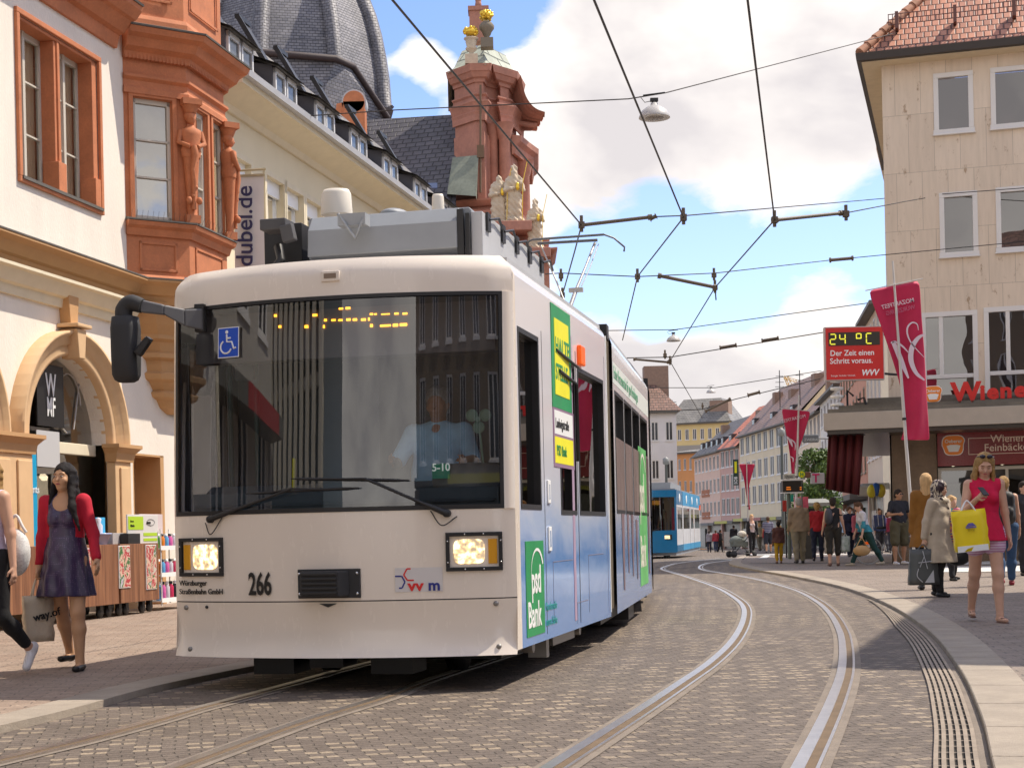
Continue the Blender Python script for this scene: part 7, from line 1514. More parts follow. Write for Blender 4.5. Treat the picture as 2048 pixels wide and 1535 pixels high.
# advertising column / kiosk boxes behind people
kx = thing('kiosk', 'dark grey ticket kiosk behind the man in the tan jacket', 'kiosk', (PX(1612, 1062, 47).x, 47, gz(47))); mb = MB(); mb.box(-.25, .25, 0, .5, 0, 1.5); mb.build('body', mat('kiosk_grey', (.07, .07, .065), .6, var=.3), kx, bev=.02); mb = MB(); mb.box(-.28, .28, -.03, .53, 1.5, 1.58); mb.build('lid', M_tk, kx)
ad = thing('advert_post', 'pink and white advert post behind the grey haired man', 'sign', (PX(1604, 1062, 56).x, 56, gz(56))); mb = MB(); mb.box(-.25, .25, 0, .12, .8, 2.2); mb.build('poster', mat('poster_pink', (.60, .10, .16), .5, var=.5, vscale=4), ad); mb = MB(); mb.tube([(0, .06, 0), (0, .06, .8)], .05, 6); mb.build('post', M_tk, ad)
for lab, px, y0, y1, Y, c in (('red and white no entry style sign under the departure board', 1572, 1000, 1022, 52, (.45, .03, .02)), ('green shop plate under the departure board', 1581, 988, 1003, 60, (.0, .20, .14))):
    p = PX(px, y1, Y); t = thing('plate_sign', lab, 'sign', p); q = PX(px + 12, y0, Y) - p; mb = MB(); mb.box(-q.x / 2, q.x / 2, 0, .05, 0, q.z); mb.build('plate', mat('plate_%d' % px, c, .5, var=.4, vscale=6), t); mb = MB(); mb.tube([(0, .08, 0), (0, .08, -p.z + gz(Y))], .03, 6); mb.build('post', M_tk, t)
# crane and roof aerials
cr_ = thing('crane', 'yellow lattice crane far behind the roofs', 'crane', PX(1594, 1062, 320)); o = cr_.location; cr_.location.z = -4; o = Vector(cr_.location)
def lattice(pa, pb, w, m, nm, par, o):
    a, b = pa - o, pb - o; mb = MB(); d = (b - a); L = d.length; d.normalize(); s_ = d.cross(Vector((0, 1, 0))).normalized() * w; q = Vector((0, 1, 0)) * w; n = max(4, int(L / (w * 2)))
    for c in (s_, -s_, q): mb.tube([a + c, b + c], w * .18, 4)
    for i in range(n): p0 = a.lerp(b, i / n); p1 = a.lerp(b, (i + 1) / n); mb.tube([p0 + s_, p1 - s_], w * .10, 4); mb.tube([p0 - s_, p1 + q], w * .10, 4)
    return mb.build(nm, m, par)
M_cy = mat('crane_yellow', (.62, .36, .05), .5)
lattice(PX(1572, 753, 320), PX(1592, 800, 320), .45, M_cy, 'mast_left', cr_, o); lattice(PX(1568, 754, 320), PX(1640, 778, 320), .30, M_cy, 'jib', cr_, o); lattice(PX(1588, 795, 320), PX(1594, 1000, 320), .5, M_cy, 'tower', cr_, o)
for i, (px, yb, yt, Y) in enumerate(((1560, 800, 740, 168), (1600, 790, 740, 158), (1345, 820, 800, 155))):
    b = PX(px, yb, Y); t = thing('roof_aerial', ['thin roof aerial left of the crane', 'roof aerial with crossbars right of the crane', 'short aerial on the white corner house roof'][i], 'aerial', b); h = PX(px, yt, Y).z - b.z; mb = MB(); mb.tube([(0, 0, -1), (0, 0, h)], .05, 5); mb.build('mast', M_wire, t); mb = MB()
    for k in (.45, .6, .8): mb.tube([(-.6 * (1 - k * .4), 0, h * k), (.6 * (1 - k * .4), 0, h * k)], .03, 4)
    mb.build('rods', M_wire, t)
# overhead masts in the distance
for lab, px, yt, yb, Y in (('grey catenary mast in front of the white corner house', 1335, 925, 1100, 75), ('dark lamp post left of the middle pennant', 1567, 868, 1080, 70)):
    b = PX(px, 1062, Y); b.z = gz(Y); t = thing('mast', lab, 'mast', b); h = PX(px, yt, Y).z - b.z; mb = MB(); mb.tube([(0, 0, 0), (0, 0, h)], [.09, .06], 8); mb.build('pole', mat('mast_dark', (.09, .10, .09), .5), t); mb = MB(); mb.lathe([(.05, 0), (.16, .05), (.16, .3), (0, .4)], (0, 0, h - .1), 10); mb.build('head', mat('mast_head', (.25, .26, .25), .4), t)
# ================================================================ STREET TREES
def tree(label, px, Y, h, r, seed, base_z=None, n=2600, trunk_h=.45):
    rnd = random.Random(seed); b = PX(px, 1062, Y); b.z = gz(Y); t = thing('street_tree', label, 'tree', b, 0, 'street trees')
    mb = MB(); mb.tube([(0, 0, 0), (.05, 0, h * .3), (-.03, .02, h * .6), (0, 0, h * .9)], [.10, .08, .06, .02], 8); br = []
    for k in range(12): a = rnd.uniform(0, 6.3); z = h * rnd.uniform(.38, .85); e = Vector((math.cos(a) * r * .8, math.sin(a) * r * .8, z + h * .13)); mb.tube([(0, 0, z), (e.x * .5, e.y * .5, z + h * .05), tuple(e)], [.04, .025, .01], 5); br.append(e)
    mb.build('trunk', mat('bark', (.11, .08, .055), .9, var=.3), t)
    mb = MB()
    cl = [(e, r * rnd.uniform(.28, .45)) for e in br] + [(Vector((rnd.uniform(-.3, .3) * r, rnd.uniform(-.3, .3) * r, h * rnd.uniform(.5, .97))), r * rnd.uniform(.25, .4)) for _ in range(9)]
    for i in range(n):
        c, rr = rnd.choice(cl); v = Vector((rnd.gauss(0, 1), rnd.gauss(0, 1), rnd.gauss(0, .8))); v = c + v.normalized() * rr * rnd.random() ** .4
        s = rnd.uniform(.06, .12); u = Vector((rnd.gauss(0, 1), rnd.gauss(0, 1), rnd.gauss(0, 1))).normalized(); w = u.cross(Vector((rnd.gauss(0, 1), rnd.gauss(0, 1), rnd.gauss(0, 1)))).normalized()
        mb.add([v - u * s, v - w * s * .5, v + u * s, v + w * s * .5], [(0, 1, 2, 3)], mi=rnd.choice((0, 0, 1)))
    mb.build('crown', [mat('leaf_mid', (.06, .11, .02), .6), mat('leaf_light', (.11, .18, .03), .6)], t)
tree('young leafy tree beside the RUN sign', 1642, 66, 4.6, 1.0, 3, n=3200)
tree('low green tree behind the crowd near the awnings', 1628, 78, 3.6, 1.3, 5, n=2400)
# ================================================================ BIKE, STROLLER
def bicycle(label, cx, cy, rz):
    t = thing('bicycle', label, 'bicycle', (cx, cy, KH), rz); M_fr = mat('bike_frame', (.06, .06, .07), .4, .3)
    for x in (-.52, .52):
        mb = MB(); mb.tube([(x + .33 * math.cos(a), 0, .35 + .33 * math.sin(a)) for a in [2 * math.pi * k / 28 for k in range(29)]], .016, 6); w = mb.build('wheel', mat('rim_grey', (.42, .42, .42), .4), t)
        mb = MB(); [mb.tube([(x, 0, .35), (x + .32 * math.cos(a), 0, .35 + .32 * math.sin(a))], .0022, 3) for a in [2 * math.pi * k / 16 for k in range(16)]]; mb.build('spokes', M_refl, w)
    mb = MB()
    for p in ([(-.52, 0, .35), (-.1, 0, .30), (-.18, 0, .82), (-.52, 0, .35)], [(-.1, 0, .3), (.40, 0, .78)], [(-.17, 0, .75), (.38, 0, .86)], [(.36, 0, .95), (.42, 0, .7), (.52, 0, .35)]): mb.tube(p, .016, 6)
    mb.build('frame', M_fr, t); mb = MB(); mb.ball((-.2, 0, .9), (.13, .07, .04), 10); mb.build('saddle', M_tk, t); mb = MB(); mb.tube([(.30, -.28, 1.02), (.36, -.1, 1.03), (.36, .1, 1.03), (.30, .28, 1.02)], .013, 6); mb.build('handlebar', M_chr, t)
    mb = MB(); mb.box(-.6, -.5, -.01, .01, .5, .56); mb.build('reflector', M_or, t)
p = PZ(1792, 1129, KH); bicycle('bicycle standing behind the man in olive shorts', p.x, p.y + .55, R(-10))
b = PZ(1480, 1103, 0); b = PX(1482, 1100, 64); b.z = gz(64)
stl = thing('stroller', 'grey baby stroller with pale hood near the crossing', 'stroller', b, R(15)); M_st = mat('stroller_cloth', (.16, .18, .165), .9)
mb = MB(); mb.ball((-.15, 0, .68), (.36, .25, .22), 14); mb.box(-.4, .25, -.22, .22, .45, .65); mb.build('seat', M_st, stl, bev=.04); mb = MB(); mb.ball((.05, 0, .95), (.2, .2, .15), 10); mb.build('hood', mat('stroller_cream', (.6, .56, .48), .9), stl)
mb = MB(); [mb.tube(q, .018, 6) for q in ([(-.4, .2, .15), (.3, .2, .9), (.55, .2, 1.0)], [(-.4, -.2, .15), (.3, -.2, .9), (.55, -.2, 1.0)], [(.45, .2, .15), (-.1, .2, .7)], [(.55, -.2, 1.0), (.55, .2, 1.0)], [(-.4, 0, .15), (.45, 0, .15)])]; mb.build('chassis', M_tk, stl)
for x in (-.42, .45):
    for y in (-.25, .25): mb = MB(); mb.lathe([(0, -.025), (.14, -.025), (.14, .025), (0, .025)], (x, y, .14), 14, ax='Y'); mb.build('wheel', M_rub, stl)
# ================================================================ COUNTERS AND GOODS ON THE LEFT PAVEMENT
def wood():
    m = mat('walnut_panel', (.20, .085, .04), .5); t, p = ntree(m); co = t.n('ShaderNodeTexCoord').outputs['Object']; mp = t.n('ShaderNodeMapping'); t.set(mp.inputs[0], co); mp.inputs['Scale'].default_value = (9, 9, .35)
    n = t.noise(mp.outputs[0], 2.2, 5, .65); t.set(p.inputs['Base Color'], t.ramp(n, [(.3, (.11, .042, .02)), (.5, (.23, .10, .05)), (.7, (.36, .17, .085))])); return m
M_wd = wood()
def poster_mat(seed, cols):
    m = mat('poster_print_%d' % seed, (.5, .4, .35), .45); t, p = ntree(m); co = t.n('ShaderNodeTexCoord').outputs['Object']; mp = t.n('ShaderNodeMapping'); t.set(mp.inputs[0], co); mp.inputs['Location'].default_value = (seed, seed * 2, 0)
    n = t.noise(mp.outputs[0], 6, 3, .6, 1.0); k = len(cols); t.set(p.inputs['Base Color'], t.ramp(n, [(.3 + .4 * i / (k - 1), c) for i, c in enumerate(cols)], 'CONSTANT')); return m
def counter(label, px0, px1, pyb, pyt, Yf, depth, posters=()):
    a = PX(px0, pyb, Yf); b = PX(px1, pyb, Yf); t = thing('sales_counter', label, 'counter', (a.x, a.y, KH), R(78)); return t
ML2 = Matrix.Translation((0, 0, 0))
def sc(px, off, s_only=True): return wp(px, 1100, off).x
CO = 1.05
def mkcounter(label, pxa, pxb, zt, depth, plist):
    s0, s1 = sc(pxa, CO), sc(pxb, CO); t = thing('sales_counter', label, 'counter', ML @ Vector((s0, -CO, KH)), AL, 'wooden sales counters in front of the shop'); L = s1 - s0
    mb = MB(); mb.box(0, L, 0, depth, .17, zt); mb.build('body', M_wd, t, bev=.004)
    for x in (.12, .32, L - .35, L - .12):
        for y in (.1, depth - .12): mb = MB(); mb.lathe([(0, -.02), (.07, -.02), (.07, .02), (0, .02)], (x, y, .075), 14, ax='X' if False else 'Y'); mb.box(x - .04, x + .04, y - .03, y + .03, .10, .17); mb.build('caster', M_tk, t)
    for (x, w, z0, z1, sd) in plist:
        mb = MB(); mb.box(x - .01, x + w + .01, -.012, -.002, z0 - .01, z1 + .01); pf = mb.build('poster_frame', M_dec_w, t); mb = MB(); mb.box(x, x + w, -.016, -.012, z0, z1); mb.build('poster', poster_mat(sd, [(.55, .50, .42), (.45, .05, .06), (.65, .45, .35), (.06, .16, .05), (.5, .5, .55), (.35, .08, .2)]), pf)
    return t, L
t1, L1 = mkcounter('long walnut sales counter on casters behind the walking women', -70, 236, .95, .75, [(2.55, .26, .33, .90, 3), (3.6, .3, .38, .92, 9), (1.7, .24, .28, .6, 5)])
s_end = sc(236, CO)
t2, L2 = mkcounter('second walnut sales counter with green price cards, nearest the bottle rack', 240, 317, .95, .8, [(.75, .30, .33, .92, 12)])
def goods(name, label, px, py, off, dims, m, cat, grp=None, extra=None):
    s = sc(px, off); t = thing(name, label, cat, ML @ Vector((s, -off, KH + .95)), AL, grp); w, d, h = dims; mb = MB(); mb.box(0, w, 0, d, 0, h); mb.build('panel', m, t, bev=.004)
    if extra: extra(t, w, h)
    return t
M_wh = mat('card_white', (.66, .64, .62), .5); M_lg = mat('lime_card', (.42, .62, .03), .5)
def pc(t, w, h):
    mb = MB(); mb.box(.02, w * .5, -.004, 0, h * .48, h * .93); mb.build('lime_field', M_lg, t); mb = MB(); mb.box(w * .5, w * .95, -.004, 0, h * .08, h * .18); mb.box(w * .5, w * .95, -.004, 0, h * .26, h * .37); mb.build('lime_strips', M_lg, t)
    text('card_letters', 'emsa', h * .16, frame((w * .60, -.006, h * .68), (1, 0, 0), (0, 0, 1)), M_dec_k, t, bold=.01); mb = MB(); mb.tube([(w * .74 + .13 * w * math.cos(a), -.005, h * .73 + .11 * h * math.sin(a)) for a in [i * .35 for i in range(19)]], .003, 4); mb.build('card_oval', M_dec_k, t); text('card_letters', 'Unsere', h * .09, frame((w * .08, -.006, h * .74), (1, 0, 0), (0, 0, 1)), M_dec_k, t); text('card_letters', 'Marke', h * .12, frame((w * .08, -.006, h * .58), (1, 0, 0), (0, 0, 1)), M_dec_k, t, bold=.01)
goods('price_board', 'white display card with lime green fields standing on the second counter', 256, 1110, .9, (.95, .02, .40), M_wh, 'display card', extra=pc)
goods('price_board', 'plain pinkish card behind the lime green display card', 281, 1110, .55, (.75, .02, .42), mat('card_pink', (.62, .52, .52), .6), 'display card')
goods('carton', 'low grey carton on the counter beside the display card', 226, 1110, .85, (.62, .25, .15), mat('carton_grey', (.42, .40, .40), .6, var=.1), 'box')
goods('carton', 'black box standing in front of the display card', 257, 1110, .98, (.36, .12, .14), M_tk, 'box')
goods('blue_card', 'light blue card standing at the end of the long counter', 193, 1110, .7, (.26, .02, .36), mat('card_blue', (.06, .42, .75), .5), 'display card')
s = sc(205, .9); bw = thing('wash_bowl', 'pale blue bowl with a white bottle in it on the long counter', 'bowl', ML @ Vector((s, -.9, KH + .95)), AL); mb = MB(); mb.lathe([(.10, 0), (.16, .13), (.17, .13), (.17, .15), (0, .15)], (.1, .1, 0), 20); mb.build('bowl', mat('bowl_blue', (.42, .48, .72), .3), bw); mb = MB(); mb.lathe([(.05, .12), (.055, .25), (.03, .29), (.04, .34), (0, .36)], (.1, .1, 0), 14); mb.build('bottle', mat('bottle_pale', (.62, .62, .70), .3), bw)
for i, px in enumerate((247, 252)):
    s = sc(px, .7); t = thing('jar', ['small black jar on the second counter, left of its pair', 'small black jar on the second counter, right of its pair'][i], 'jar', ML @ Vector((s, -.7, KH + .95)), AL, 'black jars'); mb = MB(); mb.lathe([(.04, 0), (.045, .08), (.03, .10)], (0, 0, 0), 12); mb.build('body', M_tk, t); mb = MB(); mb.lathe([(.035, .10), (.035, .13), (0, .135)], (0, 0, 0), 12); mb.build('lid', M_tg, t)
# bottle rack
sr_ = sc(324, .95); rk = thing('bottle_rack', 'white shelf rack of bottles between the counter and the tram', 'shelf', ML @ Vector((sr_, -.95, KH)), AL)
for z in (.14, .50, .88): mb = MB(); mb.box(-.05, 1.1, 0, .4, z - .02, z); mb.box(-.05, 1.1, -.01, .0, z - .03, z + .03); mb.build('shelf', M_dec_w, rk)
mb = MB(); [mb.tube([(x, y, .06), (x, y, 1.15)], .012, 6) for x in (.0, 1.05) for y in (.02, .38)]; mb.build('posts', M_dec_w, rk)
cols_ = [(.10, .35, .65), (.55, .03, .10), (.12, .45, .05), (.65, .12, .35), (.02, .02, .025), (.7, .2, .02), (.55, .55, .6), (.30, .05, .35)]
desc = ['blue', 'red', 'green', 'pink', 'black', 'orange', 'silver', 'purple']; lev = ['bottom', 'middle', 'top']
for zi, z in enumerate((.14, .50, .88)):
    for i in range(8):
        ci = (i * 3 + zi * 5) % 8; t = thing('drink_bottle', '%s drink bottle on the %s shelf of the rack' % (desc[ci], lev[zi]), 'bottle', ML @ Vector((sr_ + .02 + i * .13, -.88, KH + z)), AL, 'drink bottles on the rack')
        h = (.26, .22, .20)[zi]; mb = MB(); mb.lathe([(.038, 0), (.042, .01), (.042, h * .7), (.022, h * .82), (.022, h * .85)], (0, 0, 0), 12); mb.build('body', mat('bottle_' + desc[ci], cols_[ci], .3), t); mb = MB(); mb.lathe([(.026, h * .85), (.026, h), (0, h * 1.01)], (0, 0, 0), 10); mb.build('cap', M_tk if i % 2 else M_dec_w, t)
# ================================================================ PEOPLE (signed distance bodies, meshed with surface nets)
class Field:
    def __init__(s, lo, hi, h):
        s.h = h; s.lo = np.array(lo, float) - 3 * h; s.n = np.ceil((np.array(hi) + 3 * h - s.lo) / h).astype(int) + 1
        s.D = np.full(s.n, 1.0, np.float32); s.ax = [s.lo[i] + h * np.arange(s.n[i]) for i in range(3)]
    def sub(s, lo, hi):
        a = np.clip(np.floor((np.array(lo) - s.lo) / s.h).astype(int), 0, s.n); b = np.clip(np.ceil((np.array(hi) - s.lo) / s.h).astype(int) + 1, 0, s.n)
        sl = tuple(slice(a[i], b[i]) for i in range(3)); X, Y, Z = np.meshgrid(*[s.ax[i][sl[i]] for i in range(3)], indexing='ij'); return sl, X, Y, Z
    def seg(s, a, b, ra, rb=None, k=.02, sc=(1, 1, 1), cut=False):
        rb = ra if rb is None else rb; a, b = np.array(a, float), np.array(b, float); R_ = max(ra, rb) * max(max(sc), 1) + k + 2 * s.h
        sl, X, Y, Z = s.sub(np.minimum(a, b) - R_, np.maximum(a, b) + R_)
        if X.size == 0: return s
        sc = np.array(sc); A, B = a / sc, b / sc; P = [X / sc[0] - A[0], Y / sc[1] - A[1], Z / sc[2] - A[2]]; V = B - A; L = max(1e-9, V.dot(V))
        t = np.clip((P[0] * V[0] + P[1] * V[1] + P[2] * V[2]) / L, 0, 1)
        d = (np.sqrt((P[0] - t * V[0]) ** 2 + (P[1] - t * V[1]) ** 2 + (P[2] - t * V[2]) ** 2) - (ra + (rb - ra) * t)) * min(sc)
        D = s.D[sl]
        if cut: s.D[sl] = np.maximum(D, -d)
        elif k <= 0: s.D[sl] = np.minimum(D, d)
        else: h = np.clip(.5 + .5 * (D - d) / k, 0, 1); s.D[sl] = D * (1 - h) + d * h - k * h * (1 - h)
        return s
    def ell(s, c, r, k=.02, cut=False):
        r = np.array(r); m = min(r); return s.seg(c, c, m, m, k, tuple(r / m), cut)
    def plane(s, n, c):      # keep the side where n.p < c
        X, Y, Z = np.meshgrid(*s.ax, indexing='ij', sparse=True); s.D = np.maximum(s.D, n[0] * X + n[1] * Y + n[2] * Z - c).astype(np.float32); return s
    def cone(s, c0, r0, c1, r1, sy=.75, fold=0, nf=9, ph=0, k=.0):    # flared skirt between two levels
        X, Y, Z = np.meshgrid(*s.ax, indexing='ij', sparse=True); t = np.clip((Z - c0[2]) / (c1[2] - c0[2]), 0, 1); cx = c0[0] + (c1[0] - c0[0]) * t; cy = c0[1] + (c1[1] - c0[1]) * t
        dx, dy = X - cx, (Y - cy) / sy; ang = np.arctan2(dy, dx); r = r0 + (r1 - r0) * t ** .8 + fold * t * np.sin(nf * ang + ph + 1.3 * np.sin(2 * ang))
        d = (np.sqrt(dx * dx + dy * dy) - r) * .8; d = np.maximum(d, np.maximum(Z - max(c0[2], c1[2]), min(c0[2], c1[2]) - Z))
        if k: h = np.clip(.5 + .5 * (s.D - d) / k, 0, 1); s.D = (s.D * (1 - h) + d * h - k * h * (1 - h)).astype(np.float32)
        else: s.D = np.minimum(s.D, d).astype(np.float32)
        return s
    def crease(s, amp, f=14):
        X, Y, Z = np.meshgrid(*s.ax, indexing='ij', sparse=True)
        s.D = (s.D + amp * (np.sin(f * X * 1.3 + f * .8 * Z + 3 * np.sin(f * .4 * Y)) * np.sin(f * .55 * Z - f * .9 * X + 1.1) + .6 * np.sin(f * 2.1 * Z + f * 1.7 * X + 2 * np.sin(f * .5 * X)))).astype(np.float32); return s
    def mesh(s, name, m, parent):
        D = s.D; S_ = D < 0; C = [S_[i:D.shape[0] - 1 + i, j:D.shape[1] - 1 + j, k:D.shape[2] - 1 + k] for i in (0, 1) for j in (0, 1) for k in (0, 1)]
        any_ = np.zeros_like(C[0]); all_ = np.ones_like(C[0])
        for c in C: any_ |= c; all_ &= c
        act = any_ & ~all_; idx = np.argwhere(act); n = len(idx)
        if n == 0: return None
        imap = np.full(act.shape, -1, np.int64); imap[act] = np.arange(n)
        acc = np.zeros((n, 3)); cnt = np.zeros(n); I, J, K = idx.T
        for ax in range(3):
            o1, o2 = [q for q in range(3) if q != ax]
            for u in (0, 1):
                for v in (0, 1):
                    o = [0, 0, 0]; o[o1] = u; o[o2] = v; a = D[I + o[0], J + o[1], K + o[2]]; e = list(o); e[ax] = 1; b = D[I + e[0], J + e[1], K + e[2]]
                    ch = (a < 0) != (b < 0); t = np.where(ch, a / np.where(ch, a - b, 1), 0); p = np.zeros((n, 3)); p[:, ax] = t; p[:, o1] = u; p[:, o2] = v
                    acc[ch] += p[ch]; cnt[ch] += 1
        V = (acc / np.maximum(cnt, 1)[:, None] + idx) * s.h + s.lo; F_ = []
        for ax in range(3):
            o1, o2 = (ax + 1) % 3, (ax + 2) % 3; sl0 = [slice(1, -1)] * 3; sl0[ax] = slice(0, -1); sl1 = [slice(1, -1)] * 3; sl1[ax] = slice(1, None)
            a, b = S_[tuple(sl0)], S_[tuple(sl1)]; ed = np.argwhere(a != b)
            if len(ed) == 0: continue
            off = np.array([1, 1, 1]); off[ax] = 0; g_ = ed + off; e1 = np.zeros(3, int); e1[o1] = 1; e2 = np.zeros(3, int); e2[o2] = 1
            q = [imap[tuple((g_ - x).T)] for x in (e1 + e2, e2, 0 * e1, e1)]; q = np.stack(q, 1); f = a[tuple(ed.T)]; q[~f] = q[~f][:, ::-1]; F_.append(q[(q >= 0).all(1)])
        F_ = np.concatenate(F_); me = bpy.data.meshes.new(name); me.vertices.add(n); me.vertices.foreach_set('co', V.astype(np.float32).ravel())
        me.loops.add(len(F_) * 4); me.loops.foreach_set('vertex_index', F_.astype(np.int32).ravel()); me.polygons.add(len(F_)); me.polygons.foreach_set('loop_start', np.arange(0, len(F_) * 4, 4, dtype=np.int32)); me.polygons.foreach_set('loop_total', np.full(len(F_), 4, np.int32))
        me.polygons.foreach_set('use_smooth', np.ones(len(F_), bool)); me.materials.append(m); me.update(calc_edges=True); me.validate()
        o = bpy.data.objects.new(name, me); COL.objects.link(o); o.parent = parent; return o

def fab(name, col, var=.14, bump=.35, rough=.85, bs=14, **kw): return mat('cloth_' + name, col, rough, var=var, vscale=9, bump=bump, bscale=bs, **kw)
def striped(name, c1, c2, f=40, axis=2):
    m = mat('cloth_' + name, c1, .85); t, p = ntree(m); sp = t.n('ShaderNodeSeparateXYZ'); t.set(sp.inputs[0], t.n('ShaderNodeTexCoord').outputs['Object'])
    t.set(p.inputs['Base Color'], t.mix(t.m('GREATER_THAN', t.m('SINE', t.m('MULTIPLY', sp.outputs[axis], f)), .1), c1, c2)); return m
def dotted(name, c1, c2, sc=55):
    m = mat('cloth_' + name, c1, .38, spec=.8); t, p = ntree(m); vo = t.n('ShaderNodeTexVoronoi'); vo.inputs['Scale'].default_value = sc; vo.inputs['Randomness'].default_value = .25; t.set(vo.inputs['Vector'], t.n('ShaderNodeTexCoord').outputs['Object'])
    t.set(p.inputs['Base Color'], t.mix(t.m('LESS_THAN', vo.outputs['Distance'], .22), c1, c2)); return m
def skin(c, nm): return mat('skin_' + nm, c, .5, var=.06, vscale=12, spec=.4)
SK = {'fair': skin((.62, .36, .25), 'fair'), 'asian': skin((.58, .33, .19), 'asian'), 'tan': skin((.46, .24, .14), 'tan'), 'legs': skin((.50, .29, .18), 'legs')}
def hairm(nm, c): return mat('hair_' + nm, c, .6, var=.35, vscale=10, bump=.6, bscale=30, stretch=(6, 6, .7), spec=.25)
HR = {'black': hairm('black', (.014, .011, .012)), 'blond': hairm('blond', (.40, .24, .09)), 'brown': hairm('brown', (.10, .05, .025)), 'grey': hairm('grey', (.36, .34, .32)), 'dark': hairm('dark', (.03, .02, .015)), 'strawberry': hairm('strawberry', (.66, .42, .20))}
M_shoe = {'black': mat('shoe_black', (.015, .014, .015), .4), 'white': mat('shoe_white', (.72, .70, .72), .5), 'red': mat('shoe_red', (.25, .015, .03), .6), 'brown': mat('shoe_brown', (.14, .07, .05), .6), 'beige': mat('shoe_beige', (.45, .38, .28), .6)}
V3 = lambda *a: np.array(a, float)
def rotx(p, c, a):      # pitch forward (towards -y) about c
    y, z = p[1] - c[1], p[2] - c[2]; ca, sa = math.cos(a), math.sin(a); return V3(p[0], c[1] + y * ca - z * sa, c[2] + y * sa + z * ca)
def person(label, at, H=1.7, rz=0, sex='f', h=.02, lean=0, head=(0, 0), legs=((8, 4, 2), (-8, 8, 2)), arms=((5, 6, 8, 0), (5, 6, 8, 0)), sk='fair', hair=None, top=None, bottom=None, shoes='black', bare=False,
           girth=1.0, group=None, extra=None, face=False, legskin=None, seated=False, prone=(0, 0), eyes=True):
    """legs/arms given (image-left when facing the viewer = person's right first); leg=(hip flex, knee bend, abduct); arm=(swing, abduct, elbow, inward)"""
    k = H / 1.7; t = thing('person', label, 'person', at, R(rz), group); g = girth; f_ = sex == 'f'
    pel = V3(0, 0, .93) * k; hipw = .088 * k * g; J = {}
    for i, s in enumerate((-1, 1)):
        a, b, ab = [R(x) for x in legs[i]]; hp = pel + V3(s * hipw, 0, -.03 * k); u = V3(s * math.sin(ab), -math.sin(a) * math.cos(ab), -math.cos(a) * math.cos(ab)); kn = hp + u * .43 * k
        l = V3(s * math.sin(ab) * .3, -math.sin(a - b), -math.cos(a - b)); an = kn + l * .40 * k; J['hip%d' % i], J['kn%d' % i], J['an%d' % i], J['ld%d' % i] = hp, kn, an, l
    low = min(J['an0'][2], J['an1'][2]) - .075 * k
    if seated: low = 0
    for q in list(J):
        if not q.startswith('ld'): J[q] = J[q] - V3(0, 0, low)
    pel = pel - V3(0, 0, low); la = R(lean); tr = lambda p: rotx(p, pel, la)
    U = lambda x, y, z: tr(pel + V3(x, y, z - .93) * k)
    wa, ch, nb = U(0, 0, 1.08), U(0, .0, 1.26), U(0, .01, 1.40); sw = (.155 if f_ else .185) * k * (.9 + .1 * g)
    hp_, hy = R(head[1]), R(head[0]); nk = U(0, .012, 1.43); hd = rotx(nk + V3(0, -.015, .142) * k, nk, la * .4 + hp_ * .6)
    def HD(x, y, z):   # head-local offset
        p = V3(x, y, z) * k; c, s_ = math.cos(hy), math.sin(hy); p = V3(p[0] * c - p[1] * s_, p[0] * s_ + p[1] * c, p[2]); p = rotx(p, V3(0, 0, 0), la * .4 + hp_); return hd + p
    for i, s in enumerate((-1, 1)):
        a, ab, e, inn = [R(x) for x in arms[i]]; sh = U(0, .01, 1.375) + V3(s * sw, 0, 0); u = V3(s * math.sin(ab), -math.sin(a) * math.cos(ab), -math.cos(a) * math.cos(ab)); el = sh + u * .285 * k
        l = V3(s * math.sin(ab) * (1 - min(1, abs(e))) - s * math.sin(inn), -math.sin(a + e), -math.cos(a + e)); l /= np.linalg.norm(l); J['sh%d' % i], J['el%d' % i], J['wr%d' % i], J['ad%d' % i] = sh, el, el + l * .245 * k, l
    pts = np.array([v for q, v in J.items() if not q.startswith(('ld', 'ad'))] + [HD(0, 0, .14), HD(0, 0, -.1), pel]); lo = pts.min(0) - .17 * k; hi = pts.max(0) + .17 * k; lo[2] -= .02
    def mk(lo_=None, hi_=None, hh=None): return Field(lo if lo_ is None else lo_, hi if hi_ is None else hi_, hh or h)
    def legsf(F_, e=0, lo_f=1.0, kk=.03):
        for i in (0, 1):
            hp, kn, an = J['hip%d' % i], J['kn%d' % i], J['an%d' % i]
            if lo_f <= .5: F_.seg(hp, hp + (kn - hp) * lo_f * 2, (.088 * g + e) * k, (.088 * g - .03 * lo_f * 2 + e * 1.3) * k, kk)
            else:
                F_.seg(hp, kn, (.086 * g + e) * k, (.056 * (.7 + .3 * g) + e) * k, kk); q = (lo_f - .5) * 2; m_ = kn + (an - kn) * min(.35, q)
                F_.seg(kn, m_ + V3(0, .012 * k, 0), (.054 + e) * k, (.054 * (.7 + .3 * g) + e) * k, kk)
                if q > .35: F_.seg(m_ + V3(0, .012 * k, 0), kn + (an - kn) * q, (.054 * (.7 + .3 * g) + e) * k, ((.034 if e < .004 else .040) + e) * k, kk)
